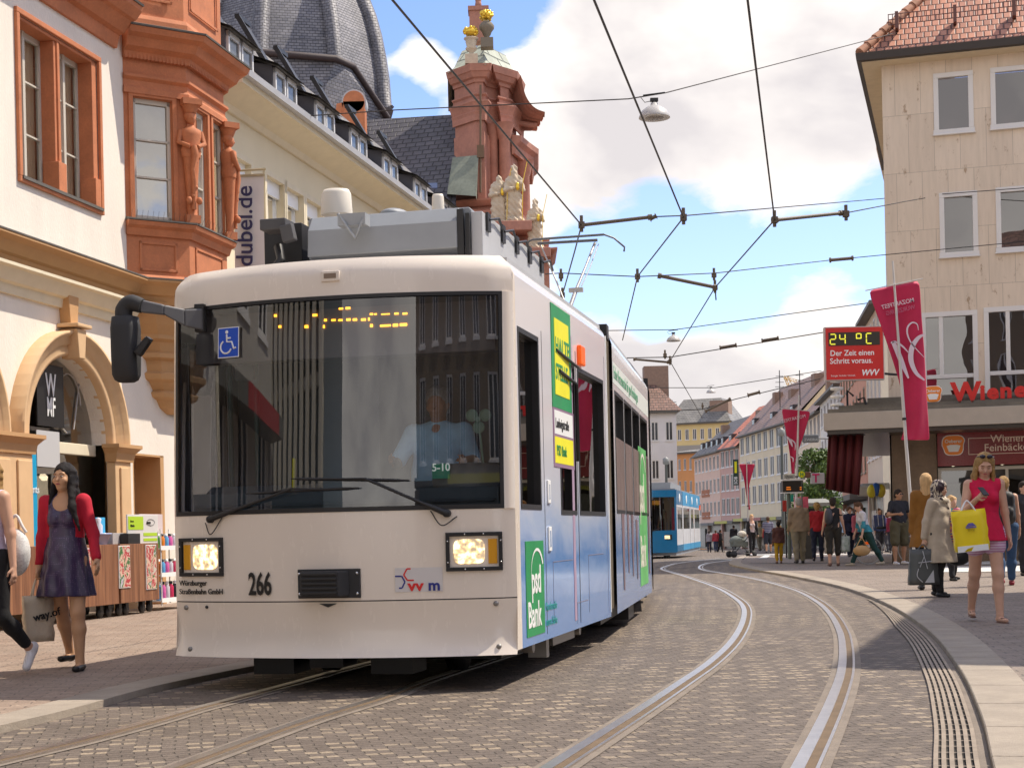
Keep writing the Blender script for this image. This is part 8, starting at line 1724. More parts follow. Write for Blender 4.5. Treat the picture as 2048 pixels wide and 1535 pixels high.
    def torsof(F_, e=0, z0=.93, kk=.05, shoulders=True):
        F_.ell(pel + V3(0, .005, 0) * k, V3(.150 * g + e, .108 * g + e, .105 + e) * k, kk) if z0 < 1.0 else None
        F_.seg(U(0, 0, .98), U(0, 0, 1.08), (.115 * g + e) * k, (.102 * g + e) * k, kk, (1.12, .86, 1)); F_.seg(U(0, 0, 1.08), U(0, 0, 1.27), (.102 * g + e) * k, (.120 * (.6 + .4 * g) + e) * k, kk, (1.18 if f_ else 1.28, .84, 1))
        if shoulders: F_.seg(J['sh0'] + V3(.02, 0, -.01) * k, J['sh1'] + V3(-.02, 0, -.01) * k, (.056 + e) * k, None, kk); F_.seg(U(0, .01, 1.34), U(0, .012, 1.40), (.085 + e) * k, (.05 + e) * k, kk, (1.2, .9, 1))
        if f_: [F_.ell(U(s * .062, -.075, 1.235), V3(.055 + e, .05 + e, .055 + e) * k, .03) for s in (-1, 1)]
        if g > 1.1: F_.ell(U(0, -.045, 1.06), V3(.13 * g + e, .085 * g + e, .12 + e) * k, .06)
    def armsf(F_, e=0, f=1.0, kk=.025):
        for i in (0, 1):
            sh, el, wr = J['sh%d' % i], J['el%d' % i], J['wr%d' % i]
            if f <= .5: F_.seg(sh, sh + (el - sh) * f * 2, (.050 + e) * k, (.044 + e) * k, kk)
            else: F_.seg(sh, el, (.048 * (.6 + .4 * g) + e) * k, (.038 + e) * k, kk); F_.seg(el, el + (wr - el) * (f - .5) * 2, (.038 + e) * k, (.038 - .013 * (f - .5) * 2 + e) * k, kk)
    B = mk(); torsof(B); legsf(B); armsf(B, 0, 1.0)
    B.seg(nk - V3(0, 0, .05) * k, HD(0, .02, -.06), .054 * k, .05 * k, .03)
    B.ell(HD(0, .01, .02), V3(.075, .092, .098) * k, .02); B.ell(HD(0, -.022, -.045), V3(.054, .062, .066) * k, .035); B.ell(HD(0, -.048, -.088), V3(.026, .028, .022) * k, .025)
    for s in (-1, 1): B.ell(HD(s * .075, .01, -.01), V3(.012, .022, .032) * k, .008)
    if face:
        for s in (-1, 1): B.ell(HD(s * .031, -.092, .005), V3(.020, .012, .012) * k, .012, cut=True) if h < .009 else None; B.ell(HD(s * .040, -.068, -.030), V3(.024, .020, .022) * k, .02)
        B.seg(HD(0, -.083, .012), HD(0, -.104, -.028), .008 * k, .013 * k, .012); B.ell(HD(0, -.083, -.058), V3(.022, .012, .010) * k, .008); B.seg(HD(-.04, -.078, .026), HD(.04, -.078, .026), .010 * k, None, .015)
    else: B.seg(HD(0, -.083, .012), HD(0, -.102, -.026), .008 * k, .014 * k, .012)
    for i, s in enumerate((-1, 1)):      # hands
        wr, w = J['wr%d' % i], J['ad%d' % i]; nrm = V3(-s, -.15, 0); nrm -= w * nrm.dot(w); nrm /= np.linalg.norm(nrm); axf = np.cross(w, nrm) * (1 if s > 0 else -1)
        if axf[1] > 0 and abs(axf[1]) > .3: axf = -axf
        for q in (-1.2, -.4, .4, 1.2): B.seg(wr, wr + (w * .078 + axf * q * .017) * k, .017 * k, .013 * k, .012)
        curl = .9 if extra and i in extra.get('grip', ()) else .35
        for q in range(4):
            L_ = (.030, .036, .038, .033)[q] if axf[1] > 0 else (.033, .038, .036, .028)[q]; b0 = wr + (w * .082 + axf * (q - 1.5) * .0195) * k; d1 = w * math.cos(curl) + nrm * math.sin(curl); d2 = w * math.cos(curl * 2.2) + nrm * math.sin(curl * 2.2)
            B.seg(b0, b0 + d1 * L_ * k, .0092 * k, .0084 * k, .006); B.seg(b0 + d1 * L_ * k, b0 + (d1 + d2 * .85) * L_ * k, .0084 * k, .0070 * k, .004)
        tb = wr + (w * .028 + axf * .022) * k; B.seg(tb, tb + (w * .6 + axf * .55 + nrm * .35) * .045 * k, .0125 * k, .0100 * k, .010); t2 = tb + (w * .6 + axf * .55 + nrm * .35) * .045 * k; B.seg(t2, t2 + (w * .9 + nrm * .4) * .028 * k, .0098 * k, .0080 * k, .004)
    def footseg(F_, i, e=0, kk=.015, tall=0):
        an = J['an%d' % i]; ld = J['ld%d' % i]; pr = R(prone[i]); up = math.asin(max(-1, min(1, -ld[1] * -1))) ; a_ = pr; fw = V3((-1, 1)[i] * .12, -math.cos(a_), math.sin(a_)); fw /= np.linalg.norm(fw); dn = V3(0, math.sin(a_), math.cos(a_)) * -1
        hl = an + dn * .045 * k - fw * .035 * k; to = hl + fw * .19 * k + dn * .006 * k; F_.seg(hl, to, (.034 + e) * k, (.026 + e) * k, kk, (1, 1, .85) if not pr else (1, 1, 1)); F_.seg(an, hl + fw * .03 * k, (.034 + e) * k, (.034 + e) * k, kk); return hl, to, fw, dn
    feet = [footseg(B, i) for i in (0, 1)]
    body = B.mesh('body', SK[sk], t)
    # -- bottoms
    if bottom:
        kind, m, lf = bottom
        if kind in ('pants', 'shorts', 'leggings'):
            e = {'pants': .016, 'shorts': .024, 'leggings': .005}[kind]; F_ = mk(); F_.ell(pel, V3(.155 * g + .006, .113 * g + .006, .10) * k, .04); legsf(F_, e, lf); F_.seg(U(0, 0, .95), U(0, 0, 1.05), (.118 * g) * k, (.106 * g + .004) * k, .04, (1.14, .9, 1))
            if kind != 'leggings': F_.crease(.004 if h < .015 else .006, 16)
            for i in (0, 1):   # flat hem: cut each leg at the hem plane
                pass
            F_.mesh({'pants': 'trousers', 'shorts': 'shorts', 'leggings': 'leggings'}[kind], m, t)
        elif kind == 'skirt':
            F_ = mk(); z1 = lf * k; F_.cone(U(0, 0, 1.06), .118 * g * k, V3(pel[0], pel[1] - .02, z1), .24 * g * k, .8, .018, 8); F_.mesh('skirt', m, t)
    for tp in (top if isinstance(top, list) else [top] if top else []):
        kind, m, sl, ln = tp[:4]; o = tp[4] if len(tp) > 4 else {}
        F_ = mk(); e = {'tee': .012, 'tank': .007, 'jacket': .022, 'dress': .008, 'coat': .026, 'cardigan': .011}[kind]; zl = ln * k
        torsof(F_, e)
        if sl: armsf(F_, e, sl)
        if kind in ('dress', 'coat') or ln < .85: F_.cone(U(0, 0, 1.07), (.112 * g + e) * k * 1.08, V3(pel[0], pel[1] - .01, zl), (o.get('flare', .20) * g + e) * k, .82, o.get('fold', .006), o.get('nf', 7), 1.0, k=.03)
        F_.crease(o.get('cr', .0035 if h < .015 else .006), 15)
        F_.plane((0, 0, -1), -zl)
        if o.get('neck'):      # scooped neckline
            r = o['neck']; F_.ell(U(0, -.10, 1.40 - r * .15), V3(r, .12, r * 1.0) * k, cut=True)
            if kind in ('tank', 'dress'):
                for i, s in enumerate((-1, 1)): F_.ell(J['sh%d' % i] + V3(s * .045, 0, -.02) * k, V3(.055, .09, .085) * k, cut=True)
        elif kind == 'tank':
            for i, s in enumerate((-1, 1)): F_.ell(J['sh%d' % i] + V3(s * .052, 0, -.015) * k, V3(.060, .11, .10) * k, cut=True)
        if o.get('open'):      # open front: cut a wedge
            w = o['open']; X, Y, Z = np.meshgrid(*F_.ax, indexing='ij', sparse=True); d = np.maximum(np.abs(X - pel[0]) - w * k, Y + .015 * k); d = np.where(np.abs(Z) < 9, d, 9); F_.D = np.maximum(F_.D, -d).astype(np.float32)
        F_.mesh({'tee': 'shirt', 'tank': 'top', 'jacket': 'jacket', 'dress': 'dress', 'coat': 'coat', 'cardigan': 'cardigan'}[kind], m, t)
    # -- hair
    if hair:
        st, m = hair; F_ = Field(HD(0, 0, 0) - .22 * k - (V3(.1, .1, .55) * k if st in ('long', 'longback', 'wind') else 0), HD(0, 0, 0) + .24 * k, min(h, .016)); F_.ell(HD(0, .018, .035), V3(.086, .100, .096) * k, .0)
        F_.ell(HD(0, .05, -.02), V3(.076, .07, .09) * k, .02)
        if st == 'short': F_.ell(HD(0, -.085, -.055), V3(.085, .095, .10) * k, cut=True)
        elif st == 'crop': F_.ell(HD(0, -.085, -.06), V3(.09, .11, .11) * k, cut=True); F_.plane((0, 0, -1), -(HD(0, 0, -.07)[2]))
        elif st == 'curly':
            rr = random.Random(int(H * 1000))
            for _ in range(26): a, b = rr.uniform(0, 6.3), rr.uniform(-.5, 1.4); F_.ell(HD(.085 * math.cos(a) * math.cos(b), .03 + .09 * math.sin(a) * math.cos(b), .03 + .09 * math.sin(b)), V3(.028, .028, .028) * k, .012)
            F_.ell(HD(0, -.12, -.03), V3(.065, .075, .085) * k, cut=True)
        elif st == 'updo': F_.ell(HD(.01, .11, .0), V3(.05, .045, .06) * k, .02); F_.ell(HD(.03, .10, .05), V3(.03, .03, .05) * k, .02); F_.ell(HD(0, -.085, -.055), V3(.08, .09, .095) * k, cut=True)
        elif st in ('long', 'longback', 'wind'):
            sp = {'long': (-1, 1), 'longback': (-.5, .5), 'wind': (-1, 1)}[st]
            for s in sp: F_.seg(HD(s * .062, .02, .03), HD(s * .075, .035, -.14), .034 * k, .040 * k, .03); sh = HD(s * .082, .03 if st != 'longback' else .06, -.30) if st != 'wind' else HD(s * .09 + .04, .04, -.24); F_.seg(HD(s * .075, .035, -.14), sh, .040 * k, .032 * k, .03); F_.seg(sh, sh + V3(s * .01, -.01 if st == 'long' else .02, -.16) * k, .032 * k, .010 * k, .03)
            if st == 'long': [F_.seg(HD(s * .080, -.03, -.04), HD(s * .095, -.07, -.34), .022 * k, .014 * k, .02) for s in (-1, 1)]
            F_.seg(HD(0, .07, 0), HD(0, .09, -.32), .065 * k, .05 * k, .03, (1.2, .6, 1)); F_.ell(HD(.0, -.105, -.03), V3(.062, .075, .100) * k, cut=True)
            if st == 'wind': F_.seg(HD(.075, -.01, -.03), HD(.125, -.085, -.25), .036 * k, .030 * k, .03); F_.seg(HD(.125, -.085, -.25), HD(.19, -.08, -.44), .030 * k, .009 * k, .02); F_.seg(HD(-.08, 0, -.03), HD(-.09, -.07, -.22), .03 * k, .014 * k, .02)
        F_.crease(.0022, 60); F_.mesh('hair', m, t)
    # -- shoes
    if shoes:
        for i in (0, 1):
            F_ = Field(np.minimum(feet[i][0], feet[i][1]) - .08 * k, np.maximum(feet[i][0], feet[i][1]) + .08 * k, min(h, .012)); hl, to, fw, dn = feet[i]
            if bare == 'flip': F_.seg(hl + dn * .034 * k, to + dn * .028 * k, .034 * k, .034 * k, .01, (1, 1, .35)); F_.seg(to - fw * .06 * k - dn * .02 * k + V3(.03, 0, 0) * k, to - fw * .01 * k - dn * .022 * k, .007 * k, None, .0); F_.seg(to - fw * .06 * k - dn * .02 * k - V3(.03, 0, 0) * k, to - fw * .01 * k - dn * .022 * k, .007 * k, None, .0)
            else:
                footseg(F_, i, .007); 
                if bare == 'flat': F_.plane(tuple(-dn), float((-dn).dot(hl - dn * .016 * k)))
                else: F_.plane(tuple(-dn), float((-dn).dot(J['an%d' % i])))
            F_.mesh('shoe', M_shoe[shoes], t)
    if face and h < .013:
        for s in (-1, 1):
            if eyes: mb = MB(); c = HD(s * .031, -.0865, .004); mb.ball(tuple(c), (.013 * k, .008 * k, .0052 * k), 10); ey = mb.build('eye', mat('eye_white', (.6, .56, .54), .3), t); mb = MB(); c = HD(s * .031, -.0935, .004); mb.ball(tuple(c), (.0055 * k, .003 * k, .0052 * k), 8); mb.build('iris', M_tk, ey)
            else: mb = MB(); mb.tube([tuple(HD(s * .019, -.090, .001)), tuple(HD(s * .031, -.093, -.003)), tuple(HD(s * .043, -.086, .001))], .0018 * k, 5); mb.build('eyelid', HR['dark'], t)
            mb = MB(); mb.tube([tuple(HD(s * .016, -.094, .024)), tuple(HD(s * .032, -.093, .030)), tuple(HD(s * .048, -.082, .025))], .0024 * k, 5); mb.build('eyebrow', HR['dark'] if not (hair and 'blond' in hair[1].name) else HR['brown'], t)
        mb = MB(); mb.ball(tuple(HD(0, -.0925, -.057)), (.019 * k, .006 * k, .0065 * k), 10); mb.build('lips', mat('lips', (.42, .10, .10), .4), t)
    t['_k'] = k; MW = Matrix.Translation(t.location) @ Matrix.Rotation(R(rz), 4, 'Z'); del t['_k']
    return t, J, MW, HD, U
def Gp(x, y, z=0.0):
    p = PZ(x, y, KH)
    for _ in range(3): p = PZ(x, y, gz(p.y) + (KH if z == 0 else z))
    return p
def loop_handles(mb, a, b, top, r=.006):   # a strap from a up to top and back to b
    mb.tube(spline([a, Vector(a).lerp(Vector(top), .6) + Vector((-.01, 0, 0)), top, Vector(b).lerp(Vector(top), .6) + Vector((.01, 0, 0)), b], 5), r, 6)
def carrier(name, label, hand, w, d, h, drop, rz, m, cat='bag', handle_m=None, lift=0, deco=None, tilt=0, taper=.9):
    t = thing(name, label, cat, hand, R(rz)); mb = MB(Matrix.Rotation(R(tilt), 4, 'Y')); z0, z1 = -drop - h, -drop; n = 6; rings = []
    for i in range(n + 1):
        u = i / n; ww = w * (taper + (1 - taper) * u) / 2; dd = d / 2 * (1 - .55 * u ** 2); q = []
        for (sx, sy) in ((-1, -1), (-.33, -1.06), (.33, -1.03), (1, -1), (1, 1), (0, 1.04), (-1, 1)): q.append((sx * ww + .004 * math.sin(i * 3 + sx * 5), sy * dd + .008 * math.sin(i * 2 + sx * 4), z0 + (z1 - z0) * u))
        rings.append(q)
    vs = [p for q in rings for p in q]; mb.add(vs, [(i * 7 + j, i * 7 + (j + 1) % 7, (i + 1) * 7 + (j + 1) % 7, (i + 1) * 7 + j) for i in range(n) for j in range(7)] + [tuple(range(7))[::-1]], True)
    b = mb.build('bag_body', m, t); s_ = b.modifiers.new('s', 'SOLIDIFY'); s_.thickness = .004
    mb = MB(Matrix.Rotation(R(tilt), 4, 'Y'))
    for sy in (-1, 1): loop_handles(mb, (-w * .22, sy * d * .2, z1 - .02), (w * .22, sy * d * .2, z1 - .02), (0, 0, lift), .007)
    mb.build('handle', handle_m or m, t)
    if deco: deco(t, w, d, h, z0, Matrix.Rotation(R(tilt), 4, 'Y'))
    return t
hw = lambda J, MW, i, o=(0, 0, 0): MW @ (Vector(J['wr%d' % i]) + Vector(J['ad%d' % i]) * .085 + Vector(o))
# ---- 1 woman in purple dress
M_card = fab('cardigan_red', (.48, .008, .03), bump=.3)
t, J, MW, HD, U = person('black haired woman in dark purple dress and red cardigan carrying a tote bag', Gp(138, 1338), 1.63, -4, 'f', .0085, 2, (-12, -3), ((-16, 12, 1), (12, 14, 3)), ((2, 7, 4, 0), (8, 17, 22, -6)), 'asian', ('wind', HR['black']),
    [('dress', dotted('purple_dots', (.028, .014, .065), (.20, .12, .26), 70), 0, .60, {'neck': .085, 'flare': .215, 'fold': .018, 'nf': 9}), ('cardigan', M_card, .95, .86, {'open': .105})], None, 'black', 'flat', 1.04, None, {'grip': (0,)}, True)
def tote(t, w, d, h, z0, Rm): text('bag_letters', 'way.of', .085, Rm @ frame((-.06, -d / 2 - .014, z0 + h * .45), (.97, 0, .2), (-.2, 0, .97)), M_dec_k, t, bold=.02)
carrier('tote_bag', 'beige cloth tote bag with black lettering hanging from her hand, by the purple dress', hw(J, MW, 0), .24, .09, .36, .14, 40, mat('canvas_beige', (.66, .56, .43), .9, var=.12, vscale=5, bump=.4, bscale=20), deco=tote)
# ---- 2 blonde woman cut by the left edge
M_bl = fab('lilac_top', (.55, .48, .62))
t, J, MW, HD, U = person('blonde woman in pale lilac top and black leggings stepping at the left edge', Gp(-16, 1352), 1.68, -22, 'f', .0085, 3, (-34, 0), ((14, 6, 2), (-2, 48, 0)), ((-6, 8, 10, 0), (-4, 9, 8, 0)), 'fair', ('long', HR['blond']),
    [('tank', M_bl, 0, .92, {'neck': .09})], ('leggings', fab('leggings_black', (.012, .012, .014)), .93), 'white', False, 1.0, None, None, True, prone=(0, -52))
bp = MW @ (Vector(J['hip1']) + Vector((.08, .10, .05))); bt_ = thing('shoulder_bag', 'white patterned shoulder bag at the hip of the blonde woman at the left edge', 'bag', bp); mb = MB(); mb.ball((0, 0, 0), (.11, .08, .18), 16); mb.build('bag_body', mat('bag_white_print', (.78, .75, .72), .7, var=.5, vscale=9, var2=(.30, .28, .28)), bt_); mb = MB(); mb.tube(spline([(-.10, 0, .15), (-.06, .02, .22), (.0, .02, .28), (.05, 0, .2), (.08, 0, .15)], 5), .012, 6); mb.build('strap', M_wh, bt_)
# ---- 3 red blouse woman
M_rb2 = fab('raspberry_blouse', (.62, .006, .06), bump=.3)
t, J, MW, HD, U = person('young blonde woman in raspberry sleeveless blouse and striped shorts looking at her phone', Gp(1974, 1242), 1.71, -4, 'f', .0085, 1, (-6, 24), ((-15, 12, 0), (14, 8, 1)), ((14, 12, 108, 22), (-2, 9, 6, 0)), 'fair', ('long', HR['blond']),
    [('tank', M_rb2, 0, .80, {'flare': .215, 'fold': .008})], ('shorts', striped('lilac_stripes', (.52, .25, .42), (.70, .55, .66), 240), .17), 'brown', 'flip', .96, None, {'grip': (0,)}, True, eyes=False)
mb = MB(); 
for s in (-1, 1): mb.ball(tuple(HD(s * .035, -.055, .112)), (.030, .016, .020), 12)
mb.tube([tuple(HD(-.06, -.05, .11)), tuple(HD(-.085, .02, .08))], .004, 5); mb.tube([tuple(HD(.06, -.05, .11)), tuple(HD(.085, .02, .08))], .004, 5); mb.build('sunglasses', mat('shades', (.02, .015, .03), .15), t)
hp0 = hw(J, MW, 0); ph = thing('phone', 'dark phone in the hand of the raspberry blouse woman', 'phone', hp0 + Vector((.01, -.02, .03)), R(20)); mb = MB(); mb.cbox((0, 0, 0), (.065, .010, .125), rx=R(-50)); mb.build('phone_body', M_tk, ph, bev=.003)
def ydeco(t, w, d, h, z0, Rm):
    mb = MB(Rm); mb.box(-w * .455, w * .455, -d / 2 - .006, d / 2 + .006, z0 - .004, z0 + .055); mb.build('white_base', M_dec_w, t)
    mb = MB(Rm); mb.add([(-.05, -d * .5 - .012, z0 + h * .60), (.05, -d * .5 - .012, z0 + h * .60), (.02, -d * .5 - .012, z0 + h * .68), (-.02, -d * .5 - .012, z0 + h * .68)], [(0, 1, 2, 3)]); mb.box(-.05, .05, -d * .5 - .013, -d * .5 - .009, z0 + h * .56, z0 + h * .59); mb.build('crest_print', mat('print_blue_red', (.12, .10, .42), .5, var=.5, vscale=60), t); text('bag_letters', 'Shop', .035, Rm @ frame((-.035, -d / 2 - .013, z0 + h * .49), (1, 0, 0), (0, 0, 1)), mat('bag_gold_letters', (.45, .33, .0), .5), t)
carrier('shopping_bag', 'large bright yellow shopping bag with white base held by the raspberry blouse woman', hp0 + Vector((-.18, -.10, -.06)), .32, .13, .40, .09, -6, mat('bag_yellow', (.88, .66, .0), .45, var=.04, vscale=4, bump=.2, bscale=8), handle_m=M_dec_w, deco=ydeco, tilt=-5, taper=.98)
# ---- 4 headscarf woman
t, J, MW, HD, U = person('older woman in beige coat, patterned headscarf and black trousers walking with bags', Gp(1880, 1192), 1.56, 38, 'f', .010, 3, (12, 3), ((8, 4, 1), (-8, 6, 1)), ((-12, 12, 8, 0), (0, 5, 10, 0)), 'fair', None,
    [('coat', fab('trench_beige', (.46, .38, .29), bump=.4), .97, .50, {'flare': .225, 'fold': .010})], ('pants', fab('black_trousers', (.012, .011, .012)), .97), 'black', False, 1.16, None, {'grip': (0,)}, True)
F_ = Field(HD(0, 0, 0) - .26, HD(0, 0, 0) + .2, .008); F_.ell(HD(0, .018, .03), (.098, .112, .112)); F_.seg(HD(0, .03, -.04), HD(0, .02, -.14), .09, .105, .04); F_.ell(HD(0, -.02, -.17), (.11, .10, .06), .03); F_.seg(HD(.0, -.10, -.17), HD(.02, -.13, -.27), .03, .02, .02); F_.ell(HD(0, -.115, -.025), (.060, .085, .080), cut=True); F_.crease(.003, 40); F_.mesh('headscarf', poster_mat(77, [(.60, .50, .38), (.03, .012, .02), (.55, .46, .34), (.05, .02, .02), (.62, .50, .30)]), t)
mb = MB(); [mb.tube([tuple(HD(s * .031 + .02 * math.cos(a), -.104, .002 + .015 * math.sin(a))) for a in [i * .7 for i in range(10)]], .0016, 4) for s in (-1, 1)]; mb.build('glasses', M_tk, t)
def gdeco(t, w, d, h, z0, Rm):
    mb = MB(Rm); y = -d / 2 - .012; mb.tube([(-.02, y, z0 + h * .95), (.04, y, z0 + h * .45)], .006, 5); mb.tube([(-.08, y, z0 + h * .62), (.10, y, z0 + h * .66)], .006, 5); mb.tube([(.0, y, z0 + h * .8), (-.06, y, z0 + h * .5)], .005, 5); mb.add([(.0, y, z0 + .03), (.13, y, z0 + .03), (.12, y, z0 + h * .42)], [(0, 1, 2)]); mb.tube(spline([(-.08, y, z0 + .22), (-.10, y, z0 + .12), (-.03, y, z0 + .04)], 4), .007, 5); mb.build('bag_print', mat('print_pale_grey', (.48, .49, .52), .5), t)
carrier('shopping_bag', 'dark grey shopping bag with pale lines held by the woman in the headscarf', hw(J, MW, 0) + Vector((-.02, -.04, 0)), .34, .12, .48, .06, 0, mat('bag_grey', (.085, .09, .09), .45, var=.12), deco=gdeco, taper=1.18)
hb = thing('handbag', 'black handbag behind the beige coat on the far side', 'bag', hw(J, MW, 1) + Vector((.10, .05, -.05))); mb = MB(); mb.ball((0, 0, -.12), (.17, .08, .12), 14); mb.build('bag_body', M_tk, hb); mb = MB(); loop_handles(mb, (-.08, 0, -.05), (.08, 0, -.05), (0, 0, .12), .008); mb.build('handle', M_tk, hb)
# colourful striped bag at her front
cbg = thing('striped_bag', 'colourful curved stripe bag between the beige coat and the yellow bag', 'bag', MW @ (Vector(J['hip1']) + Vector((.06, -.20, .10)))); mb = MB(); mb.ball((0, 0, 0), (.15, .07, .27), 18)
m = mat('rainbow_stripes', (.6, .2, .1), .5); tt, p = ntree(m); sp = tt.n('ShaderNodeTexWave', wave_type='RINGS'); sp.inputs['Scale'].default_value = 5; mp = tt.n('ShaderNodeMapping'); mp.inputs['Location'].default_value = (.3, 0, 0); tt.set(mp.inputs[0], tt.n('ShaderNodeTexCoord').outputs['Object']); tt.set(sp.inputs['Vector'], mp.outputs[0]); tt.set(p.inputs['Base Color'], tt.ramp(sp.outputs[1], [(0, (.30, .02, .12)), (.3, (.75, .25, .02)), (.55, (.8, .55, .05)), (.8, (.05, .05, .25))], 'CONSTANT')); mb.build('bag_body', m, cbg)
# ---- 5.. others near right
person('woman with long strawberry blonde hair in an ochre coat seen from behind', Gp(1856, 1178), 1.74, 170, 'f', .012, 0, (0, 0), ((6, 5, 1), (-6, 5, 1)), ((0, 6, 5, 0), (0, 6, 5, 0)), 'fair', ('longback', HR['strawberry']), [('coat', fab('ochre_coat', (.24, .10, .012)), .97, .62, {'flare': .225})], ('pants', fab('dark_pants', (.02, .02, .025)), .97), 'black', group=None)
t, J, MW, HD, U = person('blonde woman with black backpack and blue jeans walking away at the right edge', Gp(2012, 1170), 1.70, 172, 'f', .012, 2, (-12, 0), ((10, 4, 1), (-12, 14, 1)), ((0, 8, 10, 0), (0, 8, 10, 0)), 'fair', ('updo', HR['blond']), [('tank', fab('dusty_pink', (.55, .36, .33)), 0, .93, {})], ('pants', fab('jeans_blue', (.035, .085, .19), bs=30), .94), 'red', False, 1.1)
bk = thing('backpack', 'black backpack on the back of the woman in blue jeans', 'bag', MW @ Vector(U(0, .17, 1.2)), R(172)); F_ = Field((-.2, -.14, -.26), (.2, .14, .26), .012); F_.seg((0, 0, -.15), (0, 0, .14), .13, .12, .02, (1.1, .75, 1)); F_.ell((0, .08, -.08), (.10, .06, .11), .02); F_.crease(.003, 25); F_.mesh('pack', mat('pack_black', (.018, .018, .02), .6, var=.3), bk)
mb = MB(); [mb.tube(spline([(s * .08, -.08, .2), (s * .11, -.20, .22), (s * .11, -.30, .05), (s * .12, -.12, -.15)], 4), .018, 6) for s in (-1, 1)]; mb.build('straps', M_tk, bk)
person('small person in a turquoise top half hidden between the headscarf and the yellow bag', Gp(1908, 1160), 1.45, 20, 'f', .016, 0, (0, 0), hair=('curly', HR['strawberry']), top=[('tee', fab('turquoise', (.05, .45, .36)), .3, .92)], bottom=('pants', MATS['cloth_dark_pants'], .97))
person('dark haired man in a dark jacket at the far right edge behind the backpack', Gp(2052, 1150), 1.72, 15, 'm', .016, 0, (0, 0), hair=('crop', HR['dark']), top=[('jacket', fab('charcoal', (.03, .03, .035)), .97, .9)], bottom=('pants', MATS['cloth_dark_pants'], .97))
# ---- middle crowd
t, J, MW, HD, U = person('man in dark t-shirt, sunglasses and olive shorts standing by the flagpole', Gp(1800, 1128), 1.82, 18, 'm', .018, 0, (20, 0), ((4, 3, 4), (-4, 4, 5)), ((10, 22, 85, 30), (0, 16, 10, 0)), 'tan', ('crop', HR['dark']), [('tee', fab('navy_tee', (.022, .022, .03)), .32, .93)], ('shorts', fab('olive', (.10, .085, .045)), .47), 'white', False, 1.16)
mb = MB(); [mb.ball(tuple(HD(s * .032, -.09, .01)), (.026, .012, .018), 8) for s in (-1, 1)]; mb.build('sunglasses', M_tk, t)
t, J, MW, HD, U = person('stooping woman in turquoise patterned cardigan striding left with a tan handbag', Gp(1733, 1130), 1.62, -82, 'f', .018, 16, (0, 18), ((26, 6, 2), (-24, 6, 2)), ((6, 5, 12, 0), (2, 8, 12, 0)), 'fair', ('short', HR['brown']), [('tee', fab('white_tee', (.62, .60, .62)), .3, .9), ('cardigan', mat('cloth_teal_print', (.04, .26, .33), .8, var=.5, vscale=14), .62, .84, {'open': .06})], ('pants', fab('bottle_green', (.012, .05, .045)), .96), 'beige', False, 1.1)
hb = thing('handbag', 'tan crescent handbag carried by the woman in the turquoise cardigan', 'bag', hw(J, MW, 1)); mb = MB(); mb.ball((0, 0, -.30), (.21, .08, .13), 14); mb.build('bag_body', mat('leather_tan', (.48, .29, .12), .5, var=.15), hb); mb = MB(); loop_handles(mb, (-.16, 0, -.27), (.16, 0, -.27), (0, 0, 0), .012); mb.build('handle', mat('leather_tan'), hb)
t, J, MW, HD, U = person('short haired woman in black top and cropped trousers seen from behind between two bags', Gp(1668, 1131), 1.66, 176, 'f', .018, 0, (-8, 0), ((5, 4, 1), (-5, 5, 1)), ((2, 14, 6, 0), (2, 12, 6, 0)), 'fair', ('short', HR['dark']), [('tank', fab('black_top', (.012, .011, .012)), .2, .88, {})], ('pants', fab('black_capri', (.028, .024, .018)), .74), 'brown', False, 1.14)
pb1, pb2 = hw(J, MW, 0), hw(J, MW, 1)
carrier('plastic_bag', 'white plastic bag with green print right of the black dressed woman', pb1, .22, .10, .38, .05, 0, mat('plastic_print', (.52, .54, .55), .4, var=.5, vscale=9, var2=(.12, .20, .10)))
bk = thing('backpack', 'small black rucksack on the shoulder of the black dressed woman', 'bag', MW @ Vector(U(.12, .12, 1.22)), R(176)); mb = MB(); mb.ball((0, 0, 0), (.10, .10, .20), 14); mb.build('pack', mat('pack_grey', (.05, .05, .06), .6), bk)
t, J, MW, HD, U = person('curly blonde woman in a red jacket walking away', Gp(1636, 1121), 1.62, 165, 'f', .018, 0, (0, 0), ((6, 4, 1), (-6, 8, 1)), ((0, 10, 15, 0), (4, 10, 10, 0)), 'fair', ('curly', HR['blond']), [('jacket', fab('jacket_red', (.36, .012, .022)), .97, .85)], ('pants', fab('navy_pants', (.012, .016, .04)), .96), 'black', False, 1.08)
carrier('paper_bag', 'cream paper bag hanging between the red jacket and the black dressed woman', hw(J, MW, 0) + Vector((.06, -.05, 0)), .26, .10, .46, .08, 0, mat('paper_cream', (.58, .52, .44), .7))
person('grey haired man in a tan jacket and khaki trousers seen from behind', Gp(1599, 1126), 1.72, 182, 'm', .018, 0, (10, 0), ((10, 4, 1), (-10, 10, 1)), ((2, 8, 8, 0), (2, 8, 20, 0)), 'fair', ('crop', HR['grey']), [('jacket', fab('jacket_tan', (.27, .20, .13)), .97, .82, {'flare': .17})], ('pants', fab('khaki', (.22, .19, .13)), .97), 'black', False, 1.18)
person('small child in a maroon top and mustard trousers', Gp(1558, 1126), 1.12, 178, 'f', .016, 0, (0, 0), ((8, 4, 1), (-8, 8, 1)), ((2, 8, 8, 0), (2, 8, 8, 0)), 'tan', ('short', HR['black']), [('jacket', fab('maroon', (.09, .035, .03)), .97, .82)], ('pants', fab('mustard', (.42, .25, .01)), .92), 'brown', False, 1.05)
